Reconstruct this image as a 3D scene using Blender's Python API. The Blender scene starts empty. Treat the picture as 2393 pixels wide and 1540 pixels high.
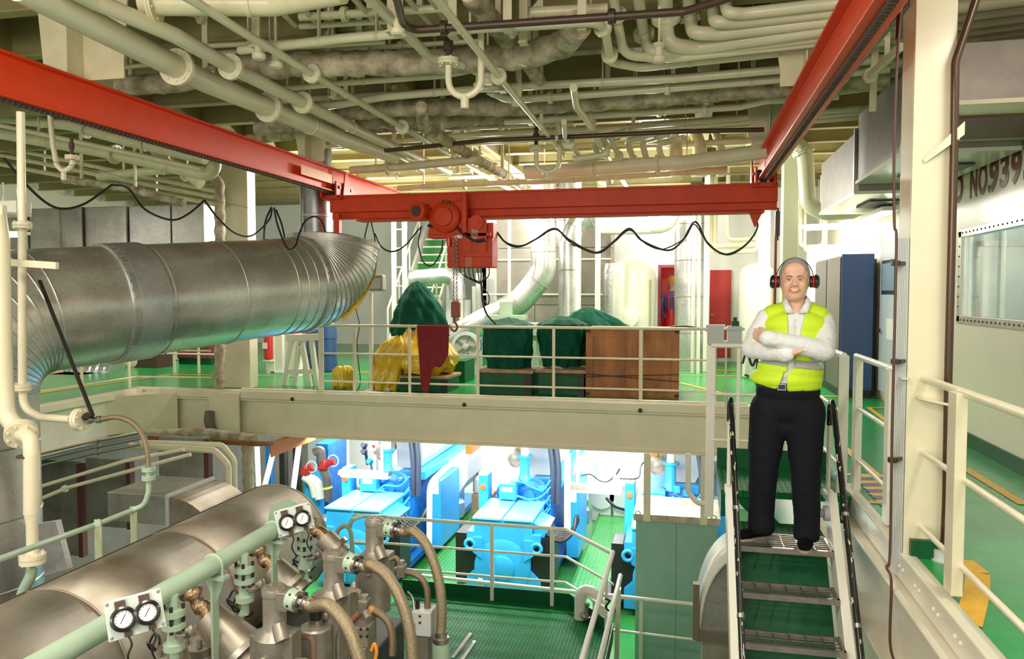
import bpy, bmesh, math, random
from mathutils import Vector, Matrix
random.seed(7)
PI = math.pi
scene = bpy.context.scene
COL = scene.collection
# ---------------------------------------------------------------- camera
F_PX, CX, CY, HC = 1800.0, 1196.5, 770.0, 1.45
YAW, PITCH = math.radians(12.6), math.atan(85/1800.0)
cam_d = bpy.data.cameras.new('camera')
cam_d.sensor_width = 36.0
cam_d.lens = F_PX/2393.0*36.0
cam_d.clip_start, cam_d.clip_end = 0.05, 200
cam = bpy.data.objects.new('camera', cam_d)
COL.objects.link(cam)
cam.location = (0, 0, HC)
cam.rotation_euler = (PI/2-PITCH, 0, YAW)
scene.camera = cam
_cy, _sy, _cp, _sp = math.cos(YAW), math.sin(YAW), math.cos(PITCH), math.sin(PITCH)
_R = Vector((_cy, _sy, 0)); _F = Vector((-_sy*_cp, _cy*_cp, -_sp)); _U = Vector((-_sy*_sp, _cy*_sp, _cp))
# survey helpers: where a sight line meets a plane of the room
def ray(x, y): return _F + _R*((x-CX)/F_PX) + _U*((CY-y)/F_PX)
def Pz(x, y, z):
    d = ray(x, y); return Vector((0, 0, HC)) + d*((z-HC)/d.z)
def Py(x, y, Y):
    d = ray(x, y); return Vector((0, 0, HC)) + d*(Y/d.y)
def Px(x, y, X):
    d = ray(x, y); return Vector((0, 0, HC)) + d*(X/d.x)
def V(*a): return Vector(a)
# ---------------------------------------------------------------- mesh builder
def basis(d):
    d = d.normalized()
    a = Vector((0, 0, 1)) if abs(d.z) < .95 else Vector((1, 0, 0))
    u = a.cross(d).normalized(); v = d.cross(u).normalized()
    return u, v, d
class MB:
    def __init__(s): s.v = []; s.f = []; s.sm = []
    def add(s, vs, fs, smooth=False):
        n = len(s.v); s.v.extend(Vector(p) for p in vs)
        for f in fs: s.f.append([i+n for i in f]); s.sm.append(smooth)
        return s
    def hexa(s, p):
        return s.add(p, [(0,3,2,1),(4,5,6,7),(0,1,5,4),(1,2,6,5),(2,3,7,6),(3,0,4,7)])
    def box(s, c, d, rz=0, M=None):
        c = Vector(c); x, y, z = d[0]/2, d[1]/2, d[2]/2
        R = M if M else Matrix.Rotation(rz, 3, 'Z')
        return s.hexa([c+R@Vector(q) for q in [(-x,-y,-z),(x,-y,-z),(x,y,-z),(-x,y,-z),(-x,-y,z),(x,-y,z),(x,y,z),(-x,y,z)]])
    def bb(s, a, b):
        a, b = Vector(a), Vector(b)
        return s.box((a+b)/2, [abs(b[i]-a[i]) for i in range(3)])
    def bar(s, p0, p1, w, h, up=(0,0,1)):
        p0, p1 = Vector(p0), Vector(p1); d = (p1-p0).normalized(); up = Vector(up)
        if abs(d.dot(up)) > .98: up = Vector((1,0,0))
        u = d.cross(up).normalized(); v = u.cross(d).normalized()
        q = []
        for p in (p0, p1):
            for a, b in ((-1,-1),(1,-1),(1,1),(-1,1)): q.append(p+u*a*w/2+v*b*h/2)
        return s.hexa([q[0],q[1],q[2],q[3],q[4],q[5],q[6],q[7]])
    def ring_sweep(s, rings, caps=True, closed=False, smooth=True):
        n = len(rings[0]); vs = [p for r in rings for p in r]; fs = []
        m = len(rings)
        for i in range(m if closed else m-1):
            j = (i+1) % m
            for k in range(n):
                l = (k+1) % n; fs.append((i*n+k, i*n+l, j*n+l, j*n+k))
        s.add(vs, fs, smooth)
        if caps and not closed:
            s.add(rings[0], [tuple(range(n))[::-1]]); s.add(rings[-1], [tuple(range(n))])
        return s
    def tube(s, pts, r, seg=12, caps=True, closed=False, smooth=True):
        pts = [Vector(p) for p in pts]; m = len(pts)
        rr = r if isinstance(r, (list, tuple)) else [r]*m
        tg = []
        for i in range(m):
            if closed: t = pts[(i+1) % m]-pts[i-1]
            else:
                t = Vector((0,0,0))
                if i: t += (pts[i]-pts[i-1]).normalized()
                if i < m-1: t += (pts[i+1]-pts[i]).normalized()
            tg.append(t.normalized() if t.length > 1e-9 else Vector((0,0,1)))
        u, v, _ = basis(tg[0]); rings = []
        for i in range(m):
            u = (u-tg[i]*u.dot(tg[i])).normalized(); v = tg[i].cross(u).normalized()
            rings.append([pts[i]+(u*math.cos(2*PI*k/seg)+v*math.sin(2*PI*k/seg))*rr[i] for k in range(seg)])
        return s.ring_sweep(rings, caps, closed, smooth)
    def cyl(s, p0, p1, r0, r1=None, seg=16, caps=True):
        return s.tube([p0, p1], [r0, r0 if r1 is None else r1], seg, caps)
    def lathe(s, o, ax, prof, seg=20, smooth=True):
        o = Vector(o); u, v, d = basis(Vector(ax))
        pr = [(max(r, 1e-4), t) for r, t in prof]
        runs = [[0, 1]]
        for i in range(1, len(pr)-1):
            a = Vector((pr[i][0]-pr[i-1][0], pr[i][1]-pr[i-1][1])); b = Vector((pr[i+1][0]-pr[i][0], pr[i+1][1]-pr[i][1]))
            if a.length > 1e-9 and b.length > 1e-9 and a.angle(b) < .62: runs[-1].append(i+1)
            else: runs.append([i, i+1])
        for run in runs:
            rings = [[o+d*pr[i][1]+(u*math.cos(2*PI*k/seg)+v*math.sin(2*PI*k/seg))*pr[i][0] for k in range(seg)] for i in run]
            s.ring_sweep(rings, False, False, smooth)
        for e in (0, -1):
            r, t = pr[e]
            if r > 1e-3: s.add([o+d*t+(u*math.cos(2*PI*k/seg)+v*math.sin(2*PI*k/seg))*r for k in range(seg)], [tuple(range(seg))])
        return s
    def prism(s, poly, ext, smooth=False):
        poly = [Vector(p) for p in poly]; ext = Vector(ext); n = len(poly)
        s.add(poly+[p+ext for p in poly], [(i,(i+1) % n,n+(i+1) % n,n+i) for i in range(n)], smooth)
        s.add(poly, [tuple(range(n))[::-1]]); s.add([p+ext for p in poly], [tuple(range(n))])
        return s
    def ibeam(s, p0, p1, h, w, tf, tw, side=None):
        # centre line p0-p1, web vertical
        up = Vector((0,0,1))
        p0, p1 = Vector(p0), Vector(p1); d = (p1-p0).normalized()
        u = d.cross(up).normalized(); v = u.cross(d).normalized()
        P = [(-w/2,-h/2),(w/2,-h/2),(w/2,-h/2+tf),(tw/2,-h/2+tf),(tw/2,h/2-tf),(w/2,h/2-tf),(w/2,h/2),(-w/2,h/2),(-w/2,h/2-tf),(-tw/2,h/2-tf),(-tw/2,-h/2+tf),(-w/2,-h/2+tf)]
        return s.prism([p0+u*a+v*b for a, b in P], p1-p0)
    def vcol(s, x, y, z0, z1, w, d, tf=.02, tw=.02, rz=0):
        P = [(-w/2,-d/2),(w/2,-d/2),(w/2,-d/2+tf),(tw/2,-d/2+tf),(tw/2,d/2-tf),(w/2,d/2-tf),(w/2,d/2),(-w/2,d/2),(-w/2,d/2-tf),(-tw/2,d/2-tf),(-tw/2,-d/2+tf),(-w/2,-d/2+tf)]
        R = Matrix.Rotation(rz, 3, 'Z')
        return s.prism([Vector((x,y,z0))+R@Vector((a,b,0)) for a, b in P], (0,0,z1-z0))
    def ball(s, c, r, seg=16, rings=10, M=None):
        c = Vector(c); r = r if isinstance(r, (tuple, list)) else (r,r,r); vs = []; fs = []
        for i in range(rings+1):
            t = PI*i/rings
            for k in range(seg):
                a = 2*PI*k/seg
                q = Vector((r[0]*math.sin(t)*math.cos(a), r[1]*math.sin(t)*math.sin(a), r[2]*math.cos(t)))
                vs.append(c+(M@q if M else q))
        for i in range(rings):
            for k in range(seg):
                l = (k+1) % seg; fs.append((i*seg+k, (i+1)*seg+k, (i+1)*seg+l, i*seg+l))
        return s.add(vs, fs, True)
    def grid(s, fn, nu, nv, closeu=False, smooth=True):
        vs = [fn(i/(nu if closeu else nu-1), j/(nv-1)) for j in range(nv) for i in range(nu)]; fs = []
        for j in range(nv-1):
            for i in range(nu if closeu else nu-1):
                k = (i+1) % nu; fs.append((j*nu+i, j*nu+k, (j+1)*nu+k, (j+1)*nu+i))
        return s.add(vs, fs, smooth)
    def flange(s, c, d, r, t=.03, bolts=8, gap=True):
        c = Vector(c); u, v, d = basis(Vector(d))
        if gap:
            s.cyl(c-d*t, c-d*t*.06, r, seg=20); s.cyl(c+d*t*.06, c+d*t, r, seg=20); s.cyl(c-d*t*.1, c+d*t*.1, r*.9, seg=16)
        else: s.cyl(c-d*t, c+d*t, r, seg=20)
        for k in range(bolts):
            a = 2*PI*(k+.5)/bolts; q = c+(u*math.cos(a)+v*math.sin(a))*r*.8
            s.cyl(q-d*t*1.5, q+d*t*1.5, r*.085, seg=6)
        return s
    def build(s, name, mat, parent=None, loc=None, bevel=0, seg=2, solid=0, sub=0):
        me = bpy.data.meshes.new(name)
        if loc is None: loc = WL[parent.name].copy() if parent else (s.v[0].copy() if s.v else Vector((0,0,0)))
        loc = Vector(loc)
        me.from_pydata([tuple(p-loc) for p in s.v], [], s.f)
        me.polygons.foreach_set('use_smooth', s.sm)
        bm = bmesh.new(); bm.from_mesh(me); bmesh.ops.recalc_face_normals(bm, faces=bm.faces); bm.to_mesh(me); bm.free()
        me.materials.append(mat); me.update()
        o = bpy.data.objects.new(name, me); COL.objects.link(o)
        if parent:
            o.parent = parent; o.location = loc-WL[parent.name]
        else: o.location = loc
        WL[o.name] = loc
        if solid:
            m = o.modifiers.new('solid', 'SOLIDIFY'); m.thickness = solid; m.offset = 0
        if sub:
            m = o.modifiers.new('sub', 'SUBSURF'); m.levels = sub; m.render_levels = sub
        if bevel:
            m = o.modifiers.new('bevel', 'BEVEL'); m.width = bevel; m.segments = seg; m.limit_method = 'ANGLE'; m.angle_limit = .6
        return o
WL = {}
def tag(o, label, cat, group=None):
    o['label'] = label; o['category'] = cat
    if group: o['group'] = group
    return o
def struct(o, label=None, cat=None):
    o['kind'] = 'structure'
    if label: o['label'] = label
    if cat: o['category'] = cat
    return o
def thing(name, label, cat, loc, group=None):
    o = bpy.data.objects.new(name, None); COL.objects.link(o); o.location = loc; o.empty_display_size = .1
    WL[o.name] = Vector(loc)
    return tag(o, label, cat, group)
def dup(root, delta, label=None, rz=0):
    def cp(o, par):
        c = o.copy(); COL.objects.link(c)
        if par: c.parent = par
        WL[c.name] = WL[o.name]+Vector(delta)
        for ch in list(o.children): cp(ch, c)
        return c
    r = cp(root, None); r.location = root.location+Vector(delta); r.rotation_euler.z += rz
    if label: r['label'] = label
    return r
def fil(pts, R, n=6):
    pts = [Vector(p) for p in pts]; out = [pts[0]]
    for i in range(1, len(pts)-1):
        a, b, c = pts[i-1], pts[i], pts[i+1]
        d1, d2 = (a-b), (c-b); l1, l2 = d1.length, d2.length
        d1.normalize(); d2.normalize()
        ang = d1.angle(d2, PI)
        if ang > PI-.02: out.append(b); continue
        t = min(R/math.tan(ang/2), l1*.48, l2*.48)
        p, q = b+d1*t, b+d2*t
        for k in range(n+1):
            s = k/n
            out.append(p*(1-s)**2+b*2*s*(1-s)+q*s*s)
    out.append(pts[-1]); return out
def catmull(pts, n=8):
    pts = [Vector(p) for p in pts]; P = [pts[0]*2-pts[1]]+pts+[pts[-1]*2-pts[-2]]; out = []
    for i in range(1, len(P)-2):
        a, b, c, d = P[i-1:i+3]
        for k in range(n):
            t = k/n
            out.append(.5*((2*b)+(c-a)*t+(2*a-5*b+4*c-d)*t*t+(3*b-a-3*c+d)*t**3))
    out.append(pts[-1]); return out
def along(pts, t):
    pts = [Vector(p) for p in pts]; L = [(pts[i+1]-pts[i]).length for i in range(len(pts)-1)]; d = t*sum(L)
    for i, l in enumerate(L):
        if d <= l or i == len(L)-1: return pts[i].lerp(pts[i+1], d/max(l, 1e-9)), (pts[i+1]-pts[i]).normalized()
        d -= l
# ---------------------------------------------------------------- materials
MATS = {}
def mat(name, col, rough=.5, metal=0., noise=0., nscale=6., dark=None, bump=0., bscale=40., coat=0., spec=.5, emit=0., stretch=None, btype='noise', alpha=1., trans=0.):
    m = bpy.data.materials.new(name); m.use_nodes = True; nt = m.node_tree; N = nt.nodes; L = nt.links
    b = N['Principled BSDF']
    b.inputs['Base Color'].default_value = (*col, 1); b.inputs['Roughness'].default_value = rough; b.inputs['Metallic'].default_value = metal
    b.inputs['Specular IOR Level'].default_value = spec
    if coat: b.inputs['Coat Weight'].default_value = coat; b.inputs['Coat Roughness'].default_value = .12
    if trans: b.inputs['Transmission Weight'].default_value = trans
    if alpha < 1: b.inputs['Alpha'].default_value = alpha
    if emit: b.inputs['Emission Color'].default_value = (*col, 1); b.inputs['Emission Strength'].default_value = emit
    tc = N.new('ShaderNodeTexCoord'); src = tc.outputs['Object']
    if stretch:
        mp = N.new('ShaderNodeMapping'); mp.inputs['Scale'].default_value = stretch; L.new(src, mp.inputs['Vector']); src = mp.outputs['Vector']
    if noise:
        t = N.new('ShaderNodeTexNoise'); t.inputs['Scale'].default_value = nscale; t.inputs['Detail'].default_value = 6; t.inputs['Roughness'].default_value = .6
        L.new(src, t.inputs['Vector'])
        r = N.new('ShaderNodeValToRGB'); r.color_ramp.elements[0].position = .35; r.color_ramp.elements[1].position = .68
        dk = dark if dark else tuple(c*(1-noise) for c in col)
        r.color_ramp.elements[0].color = (*dk, 1); r.color_ramp.elements[1].color = (*col, 1)
        L.new(t.outputs['Fac'], r.inputs['Fac']); L.new(r.outputs['Color'], b.inputs['Base Color'])
    if bump:
        bn = N.new('ShaderNodeBump'); bn.inputs['Strength'].default_value = bump; bn.inputs['Distance'].default_value = .01
        if btype == 'noise':
            t2 = N.new('ShaderNodeTexNoise'); t2.inputs['Scale'].default_value = bscale; t2.inputs['Detail'].default_value = 4; L.new(src, t2.inputs['Vector']); L.new(t2.outputs['Fac'], bn.inputs['Height'])
        elif btype == 'voronoi':
            t2 = N.new('ShaderNodeTexVoronoi'); t2.inputs['Scale'].default_value = bscale; L.new(src, t2.inputs['Vector']); L.new(t2.outputs['Distance'], bn.inputs['Height'])
        elif btype == 'wave':
            t2 = N.new('ShaderNodeTexWave'); t2.inputs['Scale'].default_value = bscale; t2.inputs['Distortion'].default_value = 1.5; L.new(src, t2.inputs['Vector']); L.new(t2.outputs['Fac'], bn.inputs['Height'])
        elif btype == 'plate':   # checker-plate lozenges: two crossed ripples
            sp = N.new('ShaderNodeSeparateXYZ'); L.new(src, sp.inputs[0])
            def mth(op, a, bb):
                q = N.new('ShaderNodeMath'); q.operation = op
                for i, z in enumerate((a, bb)):
                    if z is None: continue
                    if isinstance(z, (int, float)): q.inputs[i].default_value = z
                    else: L.new(z, q.inputs[i])
                return q.outputs[0]
            sx = mth('SINE', mth('MULTIPLY', sp.outputs[0], bscale), None); sy2 = mth('SINE', mth('MULTIPLY', sp.outputs[1], bscale), None)
            pr = mth('MULTIPLY', sx, sy2); pr = mth('MAXIMUM', mth('SUBTRACT', mth('ABSOLUTE', pr, None), .45), 0)
            L.new(pr, bn.inputs['Height']); bn.inputs['Distance'].default_value = .02
        L.new(bn.outputs['Normal'], b.inputs['Normal'])
    MATS[name] = m; return m
def galv(name, col, rough, scale=60, rv=.12, stain=.0, metal=1., dark=None, sp=.22):
    m = mat(name, col, rough, metal); nt = m.node_tree; N = nt.nodes; L = nt.links; b = N['Principled BSDF']
    tc = [n for n in N if n.type == 'TEX_COORD'][0]
    v = N.new('ShaderNodeTexVoronoi'); v.inputs['Scale'].default_value = scale; L.new(tc.outputs['Object'], v.inputs['Vector'])
    n = N.new('ShaderNodeTexNoise'); n.inputs['Scale'].default_value = 2.5; n.inputs['Detail'].default_value = 8; L.new(tc.outputs['Object'], n.inputs['Vector'])
    r = N.new('ShaderNodeValToRGB'); r.color_ramp.elements[0].position = .3; r.color_ramp.elements[1].position = .7
    r.color_ramp.elements[0].color = (*(dark or [c*(.62-stain*.3) for c in col]), 1); r.color_ramp.elements[1].color = (*col, 1)
    L.new(n.outputs['Fac'], r.inputs['Fac'])
    mx = N.new('ShaderNodeMix'); mx.data_type = 'RGBA'; mx.blend_type = 'MULTIPLY'; mx.inputs['Factor'].default_value = sp
    L.new(r.outputs['Color'], mx.inputs['A']); L.new(v.outputs['Color'], mx.inputs['B'])
    hs = N.new('ShaderNodeHueSaturation'); hs.inputs['Saturation'].default_value = .15; L.new(v.outputs['Color'], hs.inputs['Color']); L.new(hs.outputs['Color'], mx.inputs['B'])
    L.new(mx.outputs['Result'], b.inputs['Base Color'])
    mr = N.new('ShaderNodeMapRange'); mr.inputs['To Min'].default_value = rough-rv; mr.inputs['To Max'].default_value = rough+rv
    L.new(n.outputs['Fac'], mr.inputs['Value']); L.new(mr.outputs['Result'], b.inputs['Roughness'])
    bn = N.new('ShaderNodeBump'); bn.inputs['Strength'].default_value = .12; bn.inputs['Distance'].default_value = .02
    n2 = N.new('ShaderNodeTexNoise'); n2.inputs['Scale'].default_value = 3.; L.new(tc.outputs['Object'], n2.inputs['Vector']); L.new(n2.outputs['Fac'], bn.inputs['Height']); L.new(bn.outputs['Normal'], b.inputs['Normal'])
    return m
M_cream = mat('cream_paint', (.84,.77,.57), .34, noise=.10, nscale=3, coat=.3)
M_cream2 = mat('old_cream_paint', (.78,.71,.48), .4, noise=.18, nscale=4, coat=.2)
M_white = mat('white_paint', (.83,.81,.72), .32, noise=.05, nscale=3, coat=.2)
M_wall = mat('pale_wall_paint', (.80,.76,.62), .30, noise=.06, nscale=1.5, coat=.25)
M_bwall = mat('white_wall_paint', (.86,.85,.82), .5)
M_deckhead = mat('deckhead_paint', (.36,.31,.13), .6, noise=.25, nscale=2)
M_orange = mat('orange_paint', (.86,.062,.004), .42, noise=.10, nscale=4, coat=.08, spec=.3)
M_orange2 = mat('dark_orange_paint', (.66,.048,.004), .45, noise=.18, nscale=5, spec=.3)
M_rust = mat('rusty_rack', (.10,.055,.04), .7, noise=.4, nscale=30)
M_floor = mat('green_deck_paint', (.022,.36,.085), .24, noise=.25, nscale=2.2, coat=.05, bump=.06, bscale=9, spec=.4)
M_floor2 = mat('bright_green_deck_paint', (.035,.25,.045), .3, noise=.15, nscale=3, coat=.15)
M_plate = mat('green_checker_plate', (.008,.17,.045), .5, noise=.2, nscale=3, spec=.12, bump=.9, bscale=75, btype='plate')
M_plate2 = mat('bright_green_checker_plate', (.05,.36,.07), .3, noise=.15, nscale=3, coat=.2, bump=.8, bscale=45, btype='plate')
M_dgreen = mat('dark_green_paint', (.006,.10,.035), .4, noise=.2, nscale=5, spec=.3)
M_yellow = mat('yellow_line_paint', (.85,.48,.02), .4, noise=.2, nscale=12)
M_bluef = mat('purple_blue_deck_paint', (.06,.07,.20), .3, noise=.2, nscale=8)
M_galv = galv('galvanised_steel', (.78,.77,.74), .30, metal=.78)
M_galvd = galv('dull_galvanised_steel', (.56,.54,.50), .42, 30, metal=.7)
M_galvb = galv('bright_aluminium_cladding', (.80,.81,.80), .34, 25, metal=.8)
M_eng = galv('worn_steel_cladding', (.50,.46,.40), .45, 40, metal=.75, dark=(.25,.19,.13), sp=.1)
M_cast = mat('grey_cast_iron', (.40,.365,.31), .40, .55, noise=.35, nscale=9, bump=.10, bscale=150)
M_steel = mat('bare_steel', (.48,.44,.39), .32, .9, noise=.25, nscale=20)
M_brass = mat('brassy_foil', (.42,.29,.17), .32, .9, noise=.4, nscale=25, bump=.9, bscale=35)
M_copper = mat('copper', (.55,.25,.11), .35, .9, noise=.3, nscale=12)
M_pgreen = mat('pale_green_paint', (.42,.56,.43), .33, noise=.12, nscale=5, coat=.2)
M_dusty = mat('dusty_green_paint', (.30,.50,.42), .45, noise=.12, nscale=4)
M_blue = mat('light_blue_paint', (.035,.42,.88), .38, noise=.12, nscale=3, coat=.2)
M_blued = mat('blue_engine_paint', (.015,.22,.66), .4, noise=.3, nscale=6, coat=.15)
M_navy = mat('navy_paint', (.025,.075,.23), .3, noise=.06, nscale=.8, coat=.2)
M_brown = mat('dark_brown_paint', (.055,.042,.040), .4)
M_black = mat('black_rubber', (.012,.012,.013), .42)
M_blackp = mat('chipped_black_paint', (.010,.010,.011), .25, coat=.3)
M_dark = mat('dark_steel', (.06,.055,.05), .4, .6)
M_lag = mat('pipe_lagging', (.70,.60,.45), .85, noise=.45, nscale=7, dark=(.25,.19,.13), bump=1., bscale=16)
M_lagc = mat('pale_lagging', (.66,.55,.40), .8, noise=.3, nscale=8, bump=.9, bscale=20)
M_foil = mat('crumpled_foil', (.70,.70,.68), .28, .9, bump=1., bscale=18)
M_tarp = mat('green_tarpaulin', (.003,.090,.052), .7, noise=.3, nscale=6, bump=.8, bscale=9, spec=.15)
M_bag = mat('yellow_plastic', (.80,.55,.03), .22, noise=.35, nscale=8, dark=(.60,.38,.015), bump=.9, bscale=14, coat=.4)
M_wood = mat('plywood', (.50,.20,.065), .6, noise=.5, nscale=2.2, stretch=(2.2,2.2,.7), bump=.1, bscale=14)
M_wood2 = mat('pale_timber', (.46,.30,.17), .65, noise=.35, nscale=8)
M_red = mat('red_paint', (.60,.02,.015), .35)
M_dred = mat('dark_red_cloth', (.25,.008,.014), .75, noise=.25, nscale=8)
M_maroon = mat('maroon_paint', (.20,.035,.05), .4)
M_valve = mat('valve_red_paint', (.45,.03,.03), .4)
M_letter = mat('dark_red_lettering', (.17,.022,.022), .45, noise=.2, nscale=30)
M_glass = mat('window_glass', (.9,.95,.93), .02, trans=.92)
M_dial = mat('white_dial', (.80,.80,.76), .4)
M_hose = mat('braided_steel_hose', (.50,.40,.26), .34, .7, noise=.45, nscale=160, bump=.35, bscale=520, btype='voronoi')
M_hoseb = mat('ribbed_bronze_hose', (.38,.29,.19), .38, .7, noise=.35, nscale=140, bump=.35, bscale=480, btype='voronoi')
M_yhose = mat('yellow_hose', (.80,.50,.05), .4)
M_lightgrey = mat('light_grey_paint', (.60,.62,.62), .4)
M_doorp = mat('pale_grey_blue_paint', (.50,.58,.62), .35)
M_tube = mat('fluorescent_tube', (1,.97,.88), .3, emit=9)
M_screen = mat('dark_screen', (.04,.05,.07), .15)
# ================================================================ SETTING
YG, XL, XW, XR, YB, YBL, ZL, ZC = 10.3, -8.15, 1.2, 2.65, 17.0, 18.2, -3.5, 4.0
m = MB(); m.bb((-14,YG,-.06),(5.2,YB,0)); m.bb((-14,YB,-.06),(-4.4,20.6,0)); m.bb((-14,3.0,-.06),(XL,YG,0)); m.bb((XW,.4,-.06),(XR,YG,0))
fl = struct(m.build('floor', M_floor, loc=(0,0,0)), 'glossy green painted upper deck floor around the engine opening', 'floor')
def strip(m, pts, w, z=.004, closed=False):
    pts = [V(p[0], p[1], 0) for p in pts]
    for a, b in zip(pts[:-1], pts[1:]):
        d = (b-a).normalized(); n = V(-d.y, d.x, 0)*w/2; a2, b2 = a-d*w/2*0, b
        m.add([V(a2.x-n.x,a2.y-n.y,z), V(b2.x-n.x,b2.y-n.y,z), V(b2.x+n.x,b2.y+n.y,z), V(a2.x+n.x,a2.y+n.y,z)], [(0,1,2,3)])
m = MB()
strip(m, [(-7.0,12.2),(-8.9,12.0),(-9.2,8.2),(-9.2,5)], .09); strip(m, [(-6.9,12.4),(-5.2,13.2)], .09)
strip(m, [(-5.6,13.9),(-2.2,13.7)], .08); strip(m, [(-2.6,12.0),(-1.2,11.6)], .07); strip(m, [(-6.2,13.2),(-5.0,13.1)], .07)
strip(m, [(-.2,14.9),(1.6,14.9)], .09); strip(m, [(-.1,13.9),(1.6,13.9)], .08); strip(m, [(-.05,12.7),(.65,11.3)], .09)
strip(m, [(1.45,11.5),(2.6,11.5)], .08)
# right-hand walkway lines
strip(m, [Pz(2255,1095,0),Pz(2393,1180,0)], .075)
strip(m, [Pz(1960,1035,0),Pz(2050,1112,0),Pz(1950,1108,0)], .07)
strip(m, [Pz(2072,985,0),Pz(2030,953,0),Pz(2075,953,0)], .06)
strip(m, [Pz(2010,1174,0),Pz(2072,1176,0)], .06)
strip(m, [Pz(2250,1310,0),Pz(2285,1340,0),Pz(2283,1385,0),Pz(2262,1460,0)], .11)
m.build('yellow_line', M_yellow, fl)['label'] = 'yellow painted safety lines'
m = MB()
for k in range(5):
    y = 5.62+k*.19; strip(m, [(1.32,y),(1.75,y+.10)], .085, .005)
m.build('hatched_marking', M_bluef, fl, bevel=0)['label'] = 'purple and yellow hatched floor patch'
m = MB()
for k in range(5):
    y = 5.715+k*.19; strip(m, [(1.32,y),(1.75,y+.10)], .085, .005)
m.build('hatched_marking', M_yellow, fl)
# lower floor
m = MB(); m.bb((-14,1,ZL-.1),(5,YBL,ZL))
lf = struct(m.build('floor', M_floor2, loc=(0,0,ZL)), 'bright green lower engine room floor under the generators', 'floor')
# ceiling
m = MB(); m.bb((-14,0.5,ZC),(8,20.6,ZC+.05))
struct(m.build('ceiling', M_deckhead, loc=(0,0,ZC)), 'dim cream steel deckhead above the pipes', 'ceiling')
# unseen deck under the camera and bulkhead below, added to block low world light
m = MB(); m.bb((-14,-3,-.06),(5,.38,0)); struct(m.build('floor', M_floor, loc=(0,-1,0)), 'unseen green deck added under the camera, blocking light from below', 'floor')
m = MB(); m.bb((-9.4,.2,ZL),(XW+.4,.3,-.06)); struct(m.build('light_blocker_front', mat('plain_grey_paint', (.30,.29,.25), .5), loc=(0,.5,ZL)), 'unseen grey bulkhead added below the near deck to block light', 'wall')
# walls
DX0, DX1, DZ = -.50, -.02, 2.0
m = MB(); m.bb((-4.5,YB,0),(DX0,YB+.1,ZC)); m.bb((-4.5,YB,0),(-4.4,20.5,ZC)); m.bb((-14,20.5,0),(-4.4,20.6,ZC)); m.bb((DX1,YB,0),(5.2,YB+.1,ZC)); m.bb((DX0,YB,DZ),(DX1,YB+.1,ZC))
struct(m.build('wall_back', M_bwall, loc=(0,YB,0)), 'white bulkhead at the far end of the upper deck', 'wall')
m = MB(); m.bb((-14,YBL,ZL),(5,YBL+.1,-.06))
struct(m.build('wall_lower_back', M_bwall, loc=(0,YBL,ZL)), 'white bulkhead behind the blue generators', 'wall')
m = MB(); m.bb((-13.9,3,-.0),(-13.8,20.5,ZC)); 
struct(m.build('wall_left', M_wall, loc=(-13.8,3,0)), 'pale bulkhead at the far left of the upper deck', 'wall')
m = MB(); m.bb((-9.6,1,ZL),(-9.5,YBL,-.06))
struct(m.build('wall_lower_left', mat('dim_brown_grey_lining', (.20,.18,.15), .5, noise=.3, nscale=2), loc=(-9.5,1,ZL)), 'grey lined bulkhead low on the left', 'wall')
WY0, WY1, WZ0, WZ1 = 5.2, 8.36, 1.17, 2.055
m = MB()
m.bb((XR,.4,0),(XR+.1,YB,WZ0)); m.bb((XR,.4,WZ1),(XR+.1,YB,ZC)); m.bb((XR,.4,WZ0),(XR+.1,WY0,WZ1)); m.bb((XR,WY1,WZ0),(XR+.1,YB,WZ1))
wr = struct(m.build('wall_right', M_wall, loc=(XR,.4,0)), 'cream control room bulkhead beside the walkway', 'wall')
m = MB(); m.bb((XR-.025,.4,0),(XR,10.5,.13)); 
struct(m.build('baseboard_right', M_dgreen, loc=(XR,.4,0)), 'dark green skirting along the walkway bulkhead', 'baseboard')
m = MB(); m.bb((XW+.45,1,ZL),(XW+.55,YBL,-.06))
struct(m.build('wall_lower_right', M_wall, loc=(XW+.5,1,ZL)), 'pale bulkhead under the walkway', 'wall')
# window in the right wall
w = thing('window_1', 'wide control room window in a riveted steel frame', 'window', (XR,(WY0+WY1)/2,WZ0)); w['kind'] = 'structure'
m = MB(); f = .06
m.bb((XR-.014,WY0,WZ0-.02),(XR-.001,WY1+f,WZ0+f)); m.bb((XR-.014,WY0,WZ1-f),(XR-.001,WY1+f,WZ1+.02)); m.bb((XR-.014,WY1-.02,WZ0),(XR-.001,WY1+f,WZ1)); m.bb((XR-.014,WY0-f,WZ0),(XR-.001,WY0+.02,WZ1))
m.build('window_frame', M_steel, w, bevel=.003)
m = MB()
n = 34
for k in range(n):
    y = WY0+(WY1+.04-WY0)*k/(n-1)
    for z in (WZ0+.02, WZ1-.02): m.ball((XR-.016,y,z), (.006,.010,.010), 8, 5)
for k in range(9):
    z = WZ0+.05+(WZ1-WZ0-.1)*k/8
    m.ball((XR-.016,WY1+.02,z), (.006,.010,.010), 8, 5)
m.build('rivet', M_dark, w)
m = MB(); m.bb((XR+.03,WY0,WZ0),(XR+.036,WY1,WZ1)); m.build('window_pane', M_glass, w)
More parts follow.
